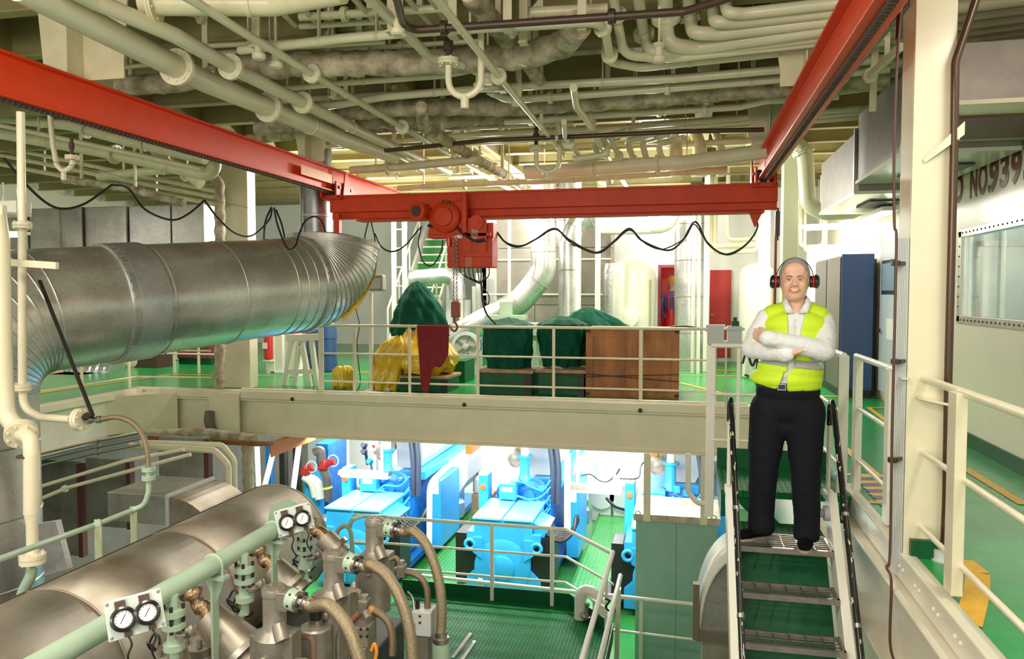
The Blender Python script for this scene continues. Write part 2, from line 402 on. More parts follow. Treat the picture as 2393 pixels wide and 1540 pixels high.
# control room seen through the window
m = MB(); m.bb((5.6,3,0),(5.7,11.2,2.8)); m.bb((XR+.1,11.1,0),(5.7,11.2,2.8)); m.bb((XR+.1,3,2.75),(5.7,11.2,2.8)); m.bb((XR+.1,3,-.06),(5.7,11.2,0))
struct(m.build('wall_control_room', mat('control_room_paint', (.72,.86,.86), .5), loc=(5.6,3,0)), 'pale blue lining of the control room', 'wall')
t = thing('control_console', 'grey green console cabinets seen through the control room window', 'console', (4.6,9.2,0))
m = MB(); m.bb((4.2,7.9,0),(5.0,10.4,1.45)); m.build('cabinet_body', M_dusty, t, bevel=.02)
m = MB(); m.bb((4.1,7.9,.95),(4.2,10.4,1.05)); m.build('desk_edge', M_white, t)
m = MB()
for k in range(4): m.bb((4.17,8.05+k*.6,1.1),(4.199,8.5+k*.6,1.38))
m.build('instrument_panel', M_dark, t)
t = thing('partition_door', 'white framed door beyond the control room window', 'door', (4.2,11.0,0))
m = MB(); m.bb((3.75,11.04,0),(4.75,11.09,2.05)); m.build('door_leaf', M_white, t, bevel=.01)
m = MB(); m.bb((3.68,11.0,0),(3.75,11.09,2.12)); m.bb((4.75,11.0,0),(4.82,11.09,2.12)); m.bb((3.68,11.0,2.05),(4.82,11.09,2.12)); m.build('door_frame', M_steel, t)
t = MB(); t.bb((5.57,7.9,1.45),(5.59,9.3,2.0))
tag(t.build('notice_sheet', mat('yellow_paper', (.92,.72,.08), .7)), 'yellow notice sheet behind the control room window', 'notice')
# lettering on the wall
def text_mesh(txt, size, xs, offset, extrude, M4, name, material, parent):
    c = bpy.data.curves.new(name, 'FONT'); c.body = txt; c.size = size; c.offset = offset; c.extrude = extrude; c.space_character = 1.12
    o = bpy.data.objects.new(name, c); COL.objects.link(o)
    dg = bpy.context.evaluated_depsgraph_get(); me = bpy.data.meshes.new_from_object(o.evaluated_get(dg))
    bpy.data.objects.remove(o)
    base = Matrix.Translation(-WL[parent.name]) if parent else Matrix()
    for v in me.vertices: v.co = base@(M4@Vector((v.co.x*xs, v.co.y, v.co.z)))
    me.materials.clear(); me.materials.append(material); me.name = name
    q = bpy.data.objects.new(name, me); COL.objects.link(q); q.parent = parent; WL[q.name] = WL[parent.name] if parent else V(0,0,0)
    return q
a = Px(2231,473,XR); b = Px(2393,428,XR)
def wallM(y, z, x=XR): return Matrix(((0,0,-1,x-.004),(-1,0,0,y),(0,1,0,z),(0,0,0,1)))
cap = Px(2240,410,XR).z-a.z
for txt, xl, xr in (('O',2231,2250),('NO.',2268,2313),('9393',2313,2412)):
    pl, pr = Px(xl,450,XR), Px(xr,450,XR)
    size = abs(cap)/.69
    c = bpy.data.curves.new('w', 'FONT'); c.body = txt; c.size = size; c.space_character = 1.12
    o = bpy.data.objects.new('w', c); COL.objects.link(o); dg = bpy.context.evaluated_depsgraph_get(); dg.update()
    wd = max(v[0] for v in o.bound_box)-min(v[0] for v in o.bound_box); x0 = min(v[0] for v in o.bound_box); bpy.data.objects.remove(o)
    xs = (pl.y-pr.y)/wd
    q = text_mesh(txt, size, xs, .014, .0006, wallM(pl.y+x0*xs, a.z), 'lettering', M_letter, wr); q['label'] = 'dark red stencilled identification number'
# ---------------------------------------------------------------- girders (things)
g = thing('deck_girder', 'long cream deck girder under the far railing', 'girder', (-3.5,YG,-.65))
m = MB(); m.bb((XL-.1,YG-.02,-.63),(XW,YG+.02,-.04)); m.build('web', M_cream, g)
m = MB(); m.bb((XL-.1,YG-.10,-.655),(XW,YG+.12,-.625)); m.build('bottom_flange', M_cream, g, bevel=.006)
m = MB(); m.bb((XL-.1,YG-.12,-.135),(XW,YG+.0,-.115)); m.build('face_plate', M_cream, g, bevel=.004)
m = MB(); m.bb((XL-.1,YG-.12,-.115),(XW,YG+.02,.015)); m.tube([(-6.4,YG-.06,.012),(XW-.4,YG-.06,.012)], .035); m.build('coaming', M_cream, g, bevel=.02, seg=3)
for x in (-5.55,-2.95,-.55): m = MB(); m.cyl((x,YG-.128,-.09),(x,YG-.118,-.09),.03); m.build('drain_hole', M_dark, g)
g = thing('deck_girder', 'cream deck girder along the left edge of the opening', 'girder', (XL,8,-.65))
m = MB(); m.bb((XL-.02,3.2,-.63),(XL+.02,YG-.12,-.04)); m.build('web', M_cream, g)
m = MB(); m.bb((XL-.12,3.2,-.655),(XL+.10,YG-.12,-.625)); m.build('bottom_flange', M_cream, g, bevel=.006)
m = MB(); m.bb((XL-.02,3.2,-.10),(XL+.12,YG-.12,.015)); m.build('coaming', M_cream, g, bevel=.02, seg=3)
m = MB(); m.prism([(XL+.02,YG-.12,-.6),(XL+.7,YG-.12,-.6),(XL+.02,YG-.8,-.6)],(0,0,.55)); m.build('corner_bracket', M_cream, g)
g = thing('deck_girder', 'pale deck girder beside the stair carrying the walkway', 'girder', (XW,4,-.6))
m = MB(); m.bb((XW+.02,.4,-.62),(XW+.06,YG-.12,-.06)); m.build('web', M_wall, g)
m = MB(); m.bb((XW-.02,.4,-.14),(XW+.06,6.2,.012)); m.build('coaming', M_wall, g, bevel=.01)
m = MB(); m.bb((XW-.09,.4,-.16),(XW+.06,6.2,-.145)); m.bb((XW-.10,.4,-.64),(XW+.14,YG-.12,-.615)); m.build('flange', M_wall, g, bevel=.004)
for y in (5.4,5.15,4.5,4.2,3.9,3.6,3.3,2.9):
    for dy in (0,.07): m = MB(); m.ball((XW-.022,y+dy,-.06),(.010,.012,.012),8,6); m.build('bolt_head', M_wall, g)
# ceiling beams
for k in range(14):
    y = 4.2+k*.98
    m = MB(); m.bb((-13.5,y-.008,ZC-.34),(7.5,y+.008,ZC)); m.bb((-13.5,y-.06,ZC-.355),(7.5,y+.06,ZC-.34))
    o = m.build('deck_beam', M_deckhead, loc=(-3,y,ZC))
    lab = ('nearest cream beam across the deckhead','second nearest cream beam across the deckhead')[k] if k < 2 else 'cream steel beam across the deckhead between the pipes'
    tag(o, 'cream steel T beam running across the deckhead above the pipes', 'beam', 'beams across the deckhead')
for x in (-6.2,-2.9,.2):
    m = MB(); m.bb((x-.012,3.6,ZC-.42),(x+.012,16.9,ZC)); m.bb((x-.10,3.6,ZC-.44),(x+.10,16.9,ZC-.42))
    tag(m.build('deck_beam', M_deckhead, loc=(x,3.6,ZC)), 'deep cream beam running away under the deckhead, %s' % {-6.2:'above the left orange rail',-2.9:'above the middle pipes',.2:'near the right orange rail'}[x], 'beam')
# ================================================================ RAILINGS, STAIR, PILLARS
def railing(label, posts, path, z0, hs, mat_, rt=.020, rm=.014, post_w=.05, post_t=.016, axis='y', group=None, round_post=0, loc=None, postmat=None):
    """posts: list of (x,y,width) ; path: list of (x,y) that the rails follow; hs: rail heights above z0 (top last)"""
    t = thing('railing', label, 'railing', loc or (path[0][0],path[0][1],z0), group)
    for p in posts:
        w = p[2] if len(p) > 2 else post_w; zb = p[3] if len(p) > 3 else z0; zt = z0+hs[-1] if len(p) < 5 else p[4]
        m = MB()
        if round_post: m.cyl((p[0],p[1],zb),(p[0],p[1],zt), round_post, seg=12)
        else:
            sx, sy = (w, post_t) if axis == 'x' else (post_t, w)
            m.bb((p[0]-sx/2,p[1]-sy/2,zb),(p[0]+sx/2,p[1]+sy/2,zt))
        m.build('post', postmat or mat_, t, bevel=0 if round_post else .003)
    for i, h in enumerate(hs):
        m = MB(); pts = [(x,y,z0+h) for x, y in path]
        m.tube(fil(pts,.06), rt if i == len(hs)-1 else rm, 12)
        m.build('handrail' if i == len(hs)-1 else 'rail', mat_, t)
    return t
yR = YG+.08
ys = lambda px, y=yR: Py(px,800,y).x
bigp = [(ys(957),yR,.04),(ys(1117),yR,.04),(ys(1294),yR,.04),(ys(1498),yR,.05)]
railing('cream three-bar railing along the girder in front of the covered drums', [(ys(750),yR,.085),(ys(828),yR,.05)]+bigp, [(ys(750),yR),(ys(1663),yR)], 0, (.16,.57,.98), M_cream, axis='x', loc=(-2.5,yR,0))
xl = XL-.10
lp = [(xl,7.3,.05),(xl,8.3,.05),(xl,9.2,.05),(xl,10.15,.05)]
railing('cream railing along the left edge of the opening behind the silver duct', lp, [(xl,5.8),(xl,10.3),(-7.05,10.45)], 0, (.16,.57,.98), M_cream, loc=(xl,8,0))
t = railing('cream railing on the far left deck by the maroon cabinet', [(Pz(409,871,0).x,12.3),(Pz(451,875,0).x,12.3),(-7.9,12.3)], [(-9.2,12.3),(-7.7,12.3)], 0, (.35,.98), M_cream, axis='x', loc=(-8.6,12.3,0))
# walkway rails on the right
railing('white railing in the right foreground beside the walkway', [(1.26,3.97,.115,.03),(1.26,2.3,.115,.03)], [(1.28,4.58),(1.28,.9)], 0, (.17,.58,.985), M_cream, .021, .015, post_t=.05, loc=(1.26,3.9,0))
railing('white railing beyond the tall pillar on the walkway edge', [(1.25,6.05,.10,.0),(1.25,5.12,.10,.02)], [(1.25,6.12),(1.25,4.95)], 0, (.23,.61,.985), M_white, .021, .015, post_t=.05, loc=(1.25,6.05,0))
# landing
t = thing('stair_landing', 'green checker plate landing at the head of the steep stair', 'landing', (.7,6.2,-.05))
m = MB(); m.bb((.28,5.84,-.05),(XW-.03,6.62,0)); m.build('checker_plate', M_plate, t)
m = MB(); m.bb((.28,6.60,.002),(XW-.03,6.62,.16)); m.build('kick_plate', M_dgreen, t)
m = MB(); m.prism([(.36,5.86,-.05),(.52,5.86,-.05),(.95,5.86,-.5),(.8,5.86,-.5)],(0,.02,0)); m.build('brace', M_dgreen, t)
for x in (.28,1.1): m = MB(); m.bb((x,5.84,-.2),(x+.04,6.62,-.052)); m.build('bearer', M_dgreen, t)
railing('white guard rail behind the man around the stair landing', [(.23,6.85,.075,-.5),(.46,6.85,.03,0),(1.13,5.93,.07,-.02)], [(.23,6.85),(1.13,6.85),(1.13,5.93)], 0, (.18,.58,1.0), M_white, .022, .013, axis='x', loc=(.7,6.85,0))
# stair
st = thing('ship_stair', 'steep white stair with grating treads and chipped black handrails', 'stair', (.64,4.8,-2.5))
SL = 1.2; s0 = V(0,5.42,.16); 
def sline(z): return 5.35-(.08-z)/SL
for x, nm in ((.315,'stringer'),(.955,'stringer')):
    m = MB(); z0, z1 = .10, -2.5
    m.bar((x,sline(z0),z0),(x,sline(z1),z1),.055,.17,up=(0,-1,.8)); m.bb((x-.03,sline(z0)-.05,z0-.02),(x+.03,sline(z0)+.12,z0+.03))
    m.build(nm, M_white, st, bevel=.004)
def tread(y1, z, d):
    m = MB(); x0, x1 = .345, .925
    m.bb((x0,y1-.004,z-.035),(x1,y1+.022,z)); m.bb((x0,y1+d-.012,z-.03),(x1,y1+d,z))
    for k in range(7):
        x = x0+.012+(x1-x0-.024)*k/6; m.bb((x-.003,y1+.022,z-.028),(x+.003,y1+d-.012,z-.002))
    for k in range(1, int(d/.04)):
        y = y1+.022+k*.04
        if y < y1+d-.02: m.bar((x0,y,z-.006),(x1,y,z-.006),.006,.008)
    m.bb((x0,y1-.006,z-.034),(x0+.012,y1+d,z)); m.bb((x1-.012,y1-.006,z-.034),(x1,y1+d,z))
    o = m.build('tread', M_steel, st)
    return o
tread(5.05,-.16,.30)
m = MB(); m.bb((.345,5.352,-.19),(.925,5.62,-.165)); m.build('back_step', M_plate, st)
for k in range(1,11): tread(5.05-.215*k, -.16-.22*k, .20)
m = MB(); m.hexa([V(.345,5.32,-.22),V(.925,5.32,-.22),V(.925,5.34,-.22),V(.345,5.34,-.22)]+[V(.345,5.29-2.0/SL+.0,-2.4),V(.925,5.29-2.0/SL,-2.4),V(.925,5.31-2.0/SL,-2.4),V(.345,5.31-2.0/SL,-2.4)])
m.build('backing_plate', M_dgreen, st)
M_chip = mat('chipped_black_handrail', (.010,.010,.011), .22, noise=.0, coat=.3)
def chip(mt):
    nt = mt.node_tree; N = nt.nodes; L = nt.links; b = N['Principled BSDF']; tc = [n for n in N if n.type == 'TEX_COORD'][0]
    mp = N.new('ShaderNodeMapping'); mp.inputs['Scale'].default_value = (1,.28,.28); L.new(tc.outputs['Object'], mp.inputs['Vector'])
    n = N.new('ShaderNodeTexNoise'); n.inputs['Scale'].default_value = 55; n.inputs['Detail'].default_value = 4; L.new(mp.outputs['Vector'], n.inputs['Vector'])
    r = N.new('ShaderNodeValToRGB'); r.color_ramp.elements[0].position = .635; r.color_ramp.elements[1].position = .66
    r.color_ramp.elements[0].color = (.010,.010,.011,1); r.color_ramp.elements[1].color = (.65,.6,.45,1)
    L.new(n.outputs['Fac'], r.inputs['Fac']); L.new(r.outputs['Color'], b.inputs['Base Color'])
chip(M_chip)
for xt, xb in ((.312,.352),(.955,.928)):
    top = V(xt,5.34,.74); bot = V(xb,3.2,-1.9)
    d = (top-bot).normalized()
    pts = [bot, top, top+V(0,.10,-.02), top+V(0,.115,-.17)]
    m = MB(); m.tube(fil(pts,.05,8), .019, 12); h = m.build('handrail', M_chip, st); h['label'] = 'chipped black tube handrail'
    for tq in (.23,.42): q = top.lerp(bot,tq); m = MB(); m.tube([q-d*.012,q+d*.012],.0215,12); m.build('joint_ring', M_steel, h)
    m = MB(); m.cyl((xt,5.455,.60),(xt,5.455,.10),.0145); m.build('post', M_white, st)
    m = MB(); q = top.lerp(bot,.55); m.tube([q,(xt+(.0 if xt<.5 else .0),sline(q.z-.28)-.02,q.z-.30)],.012,10); m.build('bracket', M_white, st)
t = MB(); t.lathe((.93,5.28,.02),(-1,0,0),[(.05,0),(.05,.03),(.03,.035),(.03,.05),(.0,.05)])
tag(t.build('pivot_wheel', M_lightgrey), 'small grey wheel bolted inside the stair head beside the shoe', 'wheel')
# ---------------------------------------------------------------- pillars
p = thing('deck_pillar', 'tall cream steel H column beside the walkway rail', 'pillar', (1.36,4.66,0))
m = MB(); cx, cy_ = 1.325, 4.70
m.bb((cx-.13,cy_-.13,.0),(cx+.075,cy_-.108,ZC)); m.bb((cx-.13,cy_+.09,.0),(cx+.075,cy_+.112,ZC)); m.bb((cx-.009,cy_-.108,.0),(cx+.009,cy_+.09,ZC)); m.bb((cx-.13,cy_-.108,.0),(cx-.118,cy_+.09,ZC))
m.build('column', M_cream, p, bevel=.004)
m = MB(); m.bb((cx-.10,cy_-.17,.0),(cx+.12,cy_-.131,.10)); m.bb((cx+.08,cy_-.13,.0),(cx+.12,cy_+.16,.10)); m.build('base_plate', M_dgreen, p)
m = MB(); m.prism([(cx+.09,cy_-.135,.84),(cx-.09,cy_-.135,.88),(cx-.09,cy_-.135,.89),(cx+.09,cy_-.135,.855)],(0,-.06,0)); m.build('bracket', M_cream, p)
m = MB(); m.prism([(cx+.10,cy_-.20,2.28),(cx+.10,cy_-.20,2.35),(cx-.08,cy_-.14,2.17),(cx-.07,cy_-.14,2.15)],(0,.008,0)); m.build('bracket', M_cream, p)
t = thing('cable_tray', 'ribbed aluminium strip fixed to the left side of the tall pillar', 'cable tray', (cx-.16,4.72,.0))
m = MB()
for k in range(7): m.bb((cx-.19+k*.008,4.70-.12,-.1),(cx-.184+k*.008,4.70-.128,1.75))
m.bb((cx-.192,4.70-.12,-.1),(cx-.132,4.70-.10,1.75)); m.build('strip', M_lightgrey, t)
m = MB(); m.bb((cx-.17,4.70-.17,.98),(cx-.135,4.70-.12,.99)); m.build('clip', M_lightgrey, t)
xk = 1.245; yk = 4.6
pts = [V(Px(2112,0,xk).x, 4.52, 3.6)]
def cc(px, py, Y=4.5): return Py(px, py, Y)
pts = [cc(2118,-60), cc(2100,85), cc(2090,330), cc(2090,520), cc(2095,560), cc(2090,800), cc(2085,1000), cc(2080,1290), cc(2072,1325,4.45), cc(2083,1360,4.4), cc(2080,1500,4.4), cc(2095,1560,4.4)]
m = MB(); m.tube(catmull(pts,6),.0075,8)
t = m.build('conduit_cable', mat('brown_cable', (.10,.045,.035), .45)); tag(t, 'thin brown cable clipped down the left side of the tall pillar', 'cable')
for px_, py_ in ((2092,615),(2092,845),(2085,1075)):
    m = MB(); c = cc(px_, py_, 4.52); m.box(c,(.04,.035,.028)); m.bar(c+V(.02,0,.0),c+V(.06,.06,0),.02,.02); m.build('cable_clip', M_dark, t, bevel=.003)
pts = [cc(2150,-40,4.3), cc(2105,60,4.45), cc(2100,100,4.5)]
m = MB(); m.tube([cc(2107,-60,4.55),cc(2100,90,4.55)],.016,10); m.build('black_sleeve', M_black, t)
# conduit to the right of the pillar
pts = [cc(2300,-60,4.53), cc(2232,145,4.53), cc(2230,330,4.53), cc(2216,880,4.53), cc(2211,1170,4.53), cc(2206,1290,4.53)]
m = MB(); m.tube(fil(pts,.15,6),.021,12); t = m.build('drain_pipe', mat('dark_brown_pipe', (.085,.05,.03), .25, .4), loc=pts[2]); tag(t, 'dark brown pipe running down the right edge of the tall pillar', 'pipe')
m = MB(); c = cc(2203,1310,4.53); m.cyl(c+V(0,0,-.06),c+V(0,0,.06),.045); m.cyl(c+V(0,0,-.01),c+V(0,0,.01),.055); m.build('foot_coupling', M_lightgrey, t)
m = MB(); c = cc(2227,325,4.58); m.box(c,(.05,.05,.025)); m.build('pipe_clip', M_cream, t)
# far pillars
pl = thing('deck_pillar', 'cream column on the girder behind the middle of the silver duct', 'pillar', (-6.87,YG+.35,0))
xa, xb = Py(530,800,YG+.3).x, Py(590,800,YG+.3).x
m = MB(); m.bb((xa,YG+.22,0),(xb,YG+.45,ZC)); m.build('column', M_cream, pl, bevel=.01)
m = MB(); m.bb((xa-.02,YG-.17,-.66),(xb+.04,YG-.125,-.02)); m.build('knee', M_cream, pl, bevel=.01)
xa, xb = Py(1828,500,12.4).x, Py(1864,500,12.4).x
m = MB(); m.bb((xa,12.3,0),(xb,12.6,ZC)); tag(m.build('deck_pillar', mat('greenish_cream_paint', (.60,.62,.45), .4), bevel=.01), 'greenish cream column behind the man', 'pillar')
xa, xb = Py(1775,560,14).x, Py(1800,560,14).x
m = MB(); m.bb((xa,14,0),(xb,14.2,ZC)); tag(m.build('deck_pillar', M_white, bevel=.01), 'slim white column left of the man and behind the crane beam end', 'pillar')
xa, xb = Py(1645,600,14.5).x, Py(1658,600,14.5).x
m = MB(); m.bb((xa,14.5,0),(xb,14.6,ZC)); tag(m.build('deck_pillar', M_white, bevel=.01), 'thin white post beside the closed red door', 'pillar')
xa, xb = Py(1345,600,14.5).x, Py(1357,600,14.5).x
m = MB(); m.bb((xa,14.5,0),(xb,14.6,ZC)); tag(m.build('deck_pillar', M_white, bevel=.01), 'thin white post between the silver ducts and the white tank', 'pillar')
# brown rusty thin pipe behind man
m = MB(); a = Py(1814,480,11.5); m.cyl((a.x,11.5,0),(a.x,11.5,2.6),.02); t = m.build('standpipe', mat('rust_red_pipe', (.22,.05,.03), .5)); tag(t, 'thin rust red standpipe behind the man\'s left shoulder side', 'pipe'); t['label'] = 'thin rust red standpipe rising behind the ear muffs'
# cabinets on the walkway
c = thing('equipment_cabinet', 'tall cabinet with a dark blue end panel behind the man', 'cabinet', (2.35,12.0,0))
YK = 11.4; x0, x1 = Py(1966,700,YK).x, Py(2042,700,YK).x
m = MB(); m.bb((x0,YK,.10),(x1,YK+.03,1.99)); m.build('end_panel', M_navy, c, bevel=.008)
m = MB(); m.bb((x0+.02,YK+.03,.10),(x1-.01,YK+2.2,1.97)); m.build('cabinet_body', M_brown, c)
m = MB(); m.bb((x0+.02,YK,.0),(x1-.02,YK+2.2,.10)); m.build('plinth', M_black, c)
for k in range(2):
    m = MB(); m.bb((x0-.012,YK+.06+k*1.06,.12),(x0+.018,YK+1.06+k*1.06,1.95)); d = m.build('door', mat('cabinet_door_brown', (.13,.11,.105), .35) if k == 0 else MATS['cabinet_door_brown'], c, bevel=.006)
    m = MB(); m.bb((x0-.04,YK+.95+k*1.06-.75*k,.95),(x0-.012,YK+.975+k*1.06-.75*k,1.12)); m.build('handle', M_black, d)
t = MB(); t.bb((x1+.012,YK+.25,.0),(2.622,YK+1.2,1.93)); tag(t.build('locker', M_brown, bevel=.005), 'dark narrow locker squeezed between the blue cabinet and the bulkhead', 'locker')
d = thing('door_1', 'pale grey steel door with a rounded window beside the blue cabinet', 'door', (XR,10.9,.1)); d['kind'] = 'structure'
dy0, dy1 = 10.35, 11.36
m = MB(); m.bb((XR-.05,dy0,.12),(XR-.012,dy1,2.2)); m.build('door_leaf', M_doorp, d, bevel=.015, seg=3)
m = MB(); m.bb((XR-.012,dy0-.09,.06),(XR-.001,dy1+.06,2.28)); m.build('door_frame', M_white, d)
m = MB(); a, b = Px(2066,608,XR-.05), Px(2108,688,XR-.05)
m.bb((XR-.065,10.5,b.z),(XR-.051,11.22,a.z)); m.build('window_frame', M_black, d, bevel=.03, seg=4)
m = MB(); m.bb((XR-.07,10.56,b.z+.05),(XR-.066,11.16,a.z-.05)); m.build('window_pane', mat('blue_window_glass', (.22,.33,.42), .1), d)
m = MB(); m.bb((XR-.056,10.6,.85),(XR-.051,10.95,1.12)); m.build('notice', M_dial, d)
m = MB(); m.cyl((XR-.051,11.29,.95),(XR-.09,11.29,.95),.02); m.bar((XR-.09,11.29,.95),(XR-.09,11.17,.93),.02,.02); m.build('door_handle', M_dark, d)
# ================================================================ CRANE AND RUNWAYS
ZR = 2.73; XRL, XRR, YCR = -4.40, .87, 9.3
def runway(x, y0, y1, label):
    t = thing('crane_rail', label, 'crane rail', (x,(y0+y1)/2,ZR))
    m = MB(); m.ibeam((x,y0,ZR+.15),(x,y1,ZR+.15),.30,.15,.016,.012); m.build('i_beam', M_orange, t, bevel=.003)
    m = MB(); 
    n = int((y1-y0)/.045)
    for k in range(n): 
        pass
    prof = []
    for k in range(n):
        y = y0+k*.045; prof += [V(x-.02,y,ZR-.004),V(x-.02,y+.022,ZR-.004),V(x-.02,y+.026,ZR-.022),V(x-.02,y+.041,ZR-.022)]
    prof += [V(x-.02,y0+n*.045,ZR-.0005),V(x-.02,y0,ZR-.0005)]
    m.prism(prof,(.045,0,0)); m.build('toothed_rack', M_rust, t)
    return t
t = runway(XRL, 2.2, 11.4, 'long orange crane rail crossing the left half of the picture')
t2 = runway(XRR, 2.0, 9.75, 'orange crane rail rising steeply at the upper right')
m = MB()
for z in (ZR+.05,): m.bb((XRL+.0765,8.2,ZR+.09),(XRL+.079,9.0,ZR+.2))
m.build('orange_patch', mat('light_orange_patch', (.85,.30,.05), .4), t)
m = MB()
for k in range(30):
    y = 3.0+k*.22
    m.ball((XRR+.076,y,ZR+.006),(.005,.018,.006),8,5)
m.build('weld_blob', M_orange, t2)
# hanger plates
def hanger(x, y, wt, wb, label, lean=1):
    m = MB()
    zt, zb = ZC-.01, ZR+.305
    m.prism([(x-wt/2,y,zt),(x+wt/2,y,zt),(x+wb/2,y,zb+.12),(x+wb/2,y,zb),(x-wb/2,y,zb),(x-wb/2,y,zb+.12)],(0,.014,0))
    m.bb((x-.006,y-.16,zb),(x+.006,y,zt)); m.prism([(x-.006,y+.014,zb),(x-.006,y+.30,zb),(x-.006,y+.42,zt),(x-.006,y+.014,zt)],(.012,0,0))
    tag(m.build('rail_hanger', M_cream2, loc=(x,y,zt)), label, 'hanger plate')
hanger(XRL, 5.0, .85,.70, 'cream hanger plate over the near end of the left orange rail')
hanger(XRL, 8.6, .60,.34, 'cream hanger plate over the far end of the left orange rail')
hanger(XRR, 8.9, .60,.34, 'cream hanger plate over the far end of the right orange rail')
hanger(XRR, 6.3, .60,.34, 'cream hanger plate halfway along the right orange rail')
# bridge
c = thing('bridge_crane', 'dark orange crane bridge beam spanning between the two rails', 'crane', (-1.75,YCR,2.4))
m = MB(); m.bb((-4.46,YCR-.02,2.40),(1.02,YCR+.02,2.69)); m.bb((-4.46,YCR-.09,2.485),(1.02,YCR-.02,2.70)); m.bb((-4.46,YCR-.10,2.67),(1.02,YCR+.12,2.70)); m.build('bridge_beam', M_orange2, c, bevel=.006)
m = MB(); m.bb((-4.09,YCR-.11,2.365),(.88,YCR+.11,2.385)); m.bb((-4.09,YCR-.012,2.385),(.88,YCR+.012,2.40)); m.build('bottom_flange', M_orange2, c, bevel=.004)
for x, lab in ((XRL,'end_truck'),(XRR,'end_truck')):
    m = MB()
    for s in (-1,1): m.bb((x+s*.10-.012,YCR-.25,2.66),(x+s*.10+.012,YCR+.25,2.86)); m.prism([(x+s*.13-.008,YCR-.1,2.70),(x+s*.13-.008,YCR+.12,2.70),(x+s*.13-.008,YCR+.05,3.0),(x+s*.13-.008,YCR-.03,3.0)],(.016,0,0))
    m.bb((x-.13,YCR-.16,2.645),(x+.13,YCR+.16,2.70)); e = m.build(lab, M_orange2, c, bevel=.004)
    for s in (-1,1):
        for dy in (-.17,.17):
            m = MB(); m.cyl((x+s*.085,YCR+dy,2.79),(x+s*.035,YCR+dy,2.79),.045); m.cyl((x+s*.10,YCR+dy,2.79),(x+s*.13,YCR+dy,2.79),.02); m.build('wheel', M_dark, e)
m = MB(); m.prism([(.72,YCR-.02,2.365),(.86,YCR-.02,2.365),(.78,YCR-.02,2.2)],(0,.04,0)); m.build('stop_plate', M_orange2, c)
m = MB(); m.bb((1.0,YCR-.06,2.1),(1.05,YCR,2.38)); m.cyl((1.03,YCR-.03,2.05),(1.03,YCR-.03,2.42),.012); m.build('cable_arm', M_dark, c)
m = MB(); m.bb((-4.35,YCR-.2,2.2),(-4.28,YCR-.12,2.46)); m.build('drop_bracket', M_orange2, c)
# hoist (hangs from the bridge: a thing)
Yh = YCR-.22
def H(px, py, dy=0): return Py(px, py, Yh+dy)
h = thing('chain_hoist', 'orange chain hoist with motor and control box under the crane bridge', 'hoist', H(1062,520))
m = MB(); a, b = H(1003,472), H(1086,548); m.bb((a.x,Yh-.02,b.z),(b.x,Yh+.12,a.z)); m.prism([H(1003,472,-.03),H(1060,472,-.03),H(1078,500,-.03),H(1086,548,-.03),H(1003,548,-.03)],(0,.06,0)); m.build('gear_case', M_orange2, h, bevel=.012, seg=3)
m = MB(); q = H(1041,508,-.05); m.lathe(q,(0,-1,0),[(.19,0),(.19,.04),(.17,.06),(.12,.07),(.11,.10),(0,.105)],24); 
m.build('gear_cover', M_orange2, h)
m = MB(); q = H(993,496,-.02); m.lathe(q,(-.35,-1,0),[(.10,-.1),(.10,.10),(.115,.10),(.115,.16),(.09,.17),(0,.17)],24); mo = m.build('motor', M_orange2, h)
m = MB(); q2 = q+V(-.35,-1,0).normalized()*.172
m.cyl(q2,q2+V(-.35,-1,0).normalized()*.006,.07); m.build('motor_grille', M_dark, mo)
m = MB()
for px_, w_ in ((1092,10),(1128,10)):
    a, b = H(px_-w_,515), H(px_+w_,590); m.bb((a.x,Yh-.03,b.z),(b.x,Yh+.0,a.z))
a, b = H(1082,590), H(1148,600); m.bb((a.x,Yh-.03,b.z),(b.x,Yh,a.z)); a, b = H(1082,545), H(1148,552); m.bb((a.x,Yh-.03,b.z),(b.x,Yh,a.z))
a, b = H(1085,450), H(1095,545); m.bb((a.x,Yh-.1,b.z),(b.x,Yh,a.z))
m.build('trolley_frame', M_orange2, h, bevel=.004)
m = MB(); q = H(1112,520,-.06); m.cyl(q,q+V(0,.06,0),.09); m.cyl(q+V(0,-.01,0),q,.05); m.build('trolley_wheel', M_orange2, h)
m = MB(); a, b = H(1045,558), H(1150,625); m.bb((a.x,Yh+.0,b.z),(b.x,Yh+.28,a.z)); bx = m.build('control_box', M_orange2, h, bevel=.012)
m = MB(); a, b = H(1088,556), H(1104,624); m.bb((a.x,Yh-.012,b.z),(b.x,Yh-.001,a.z)); m.build('pale_strip', mat('faded_orange', (.50,.16,.09), .6), bx)
m = MB(); a, b = H(1118,520), H(1150,612); m.bb((a.x,Yh+.05,b.z),(b.x,Yh+.3,a.z)); m.build('side_housing', M_orange2, h, bevel=.012)
m = MB(); a, b = H(1000,538), H(1062,556); m.bb((a.x,Yh-.0,b.z),(b.x,Yh+.22,a.z)); m.build('chain_guide', M_orange2, h, bevel=.01)
m = MB(); q = H(1049,556,-.02); m.cyl(q,q-V(0,0,.03),.04); m.cyl(q-V(0,0,.03),q-V(0,0,.10),.032); m.build('warning_lamp', mat('red_lamp_lens', (.75,.01,.01), .2), h)
m = MB()
for px_ in (1036,1048): q = H(px_,468,-.1); m.cyl(q,q+V(0,0,-.06),.018)
m.build('buffer', M_dark, h)
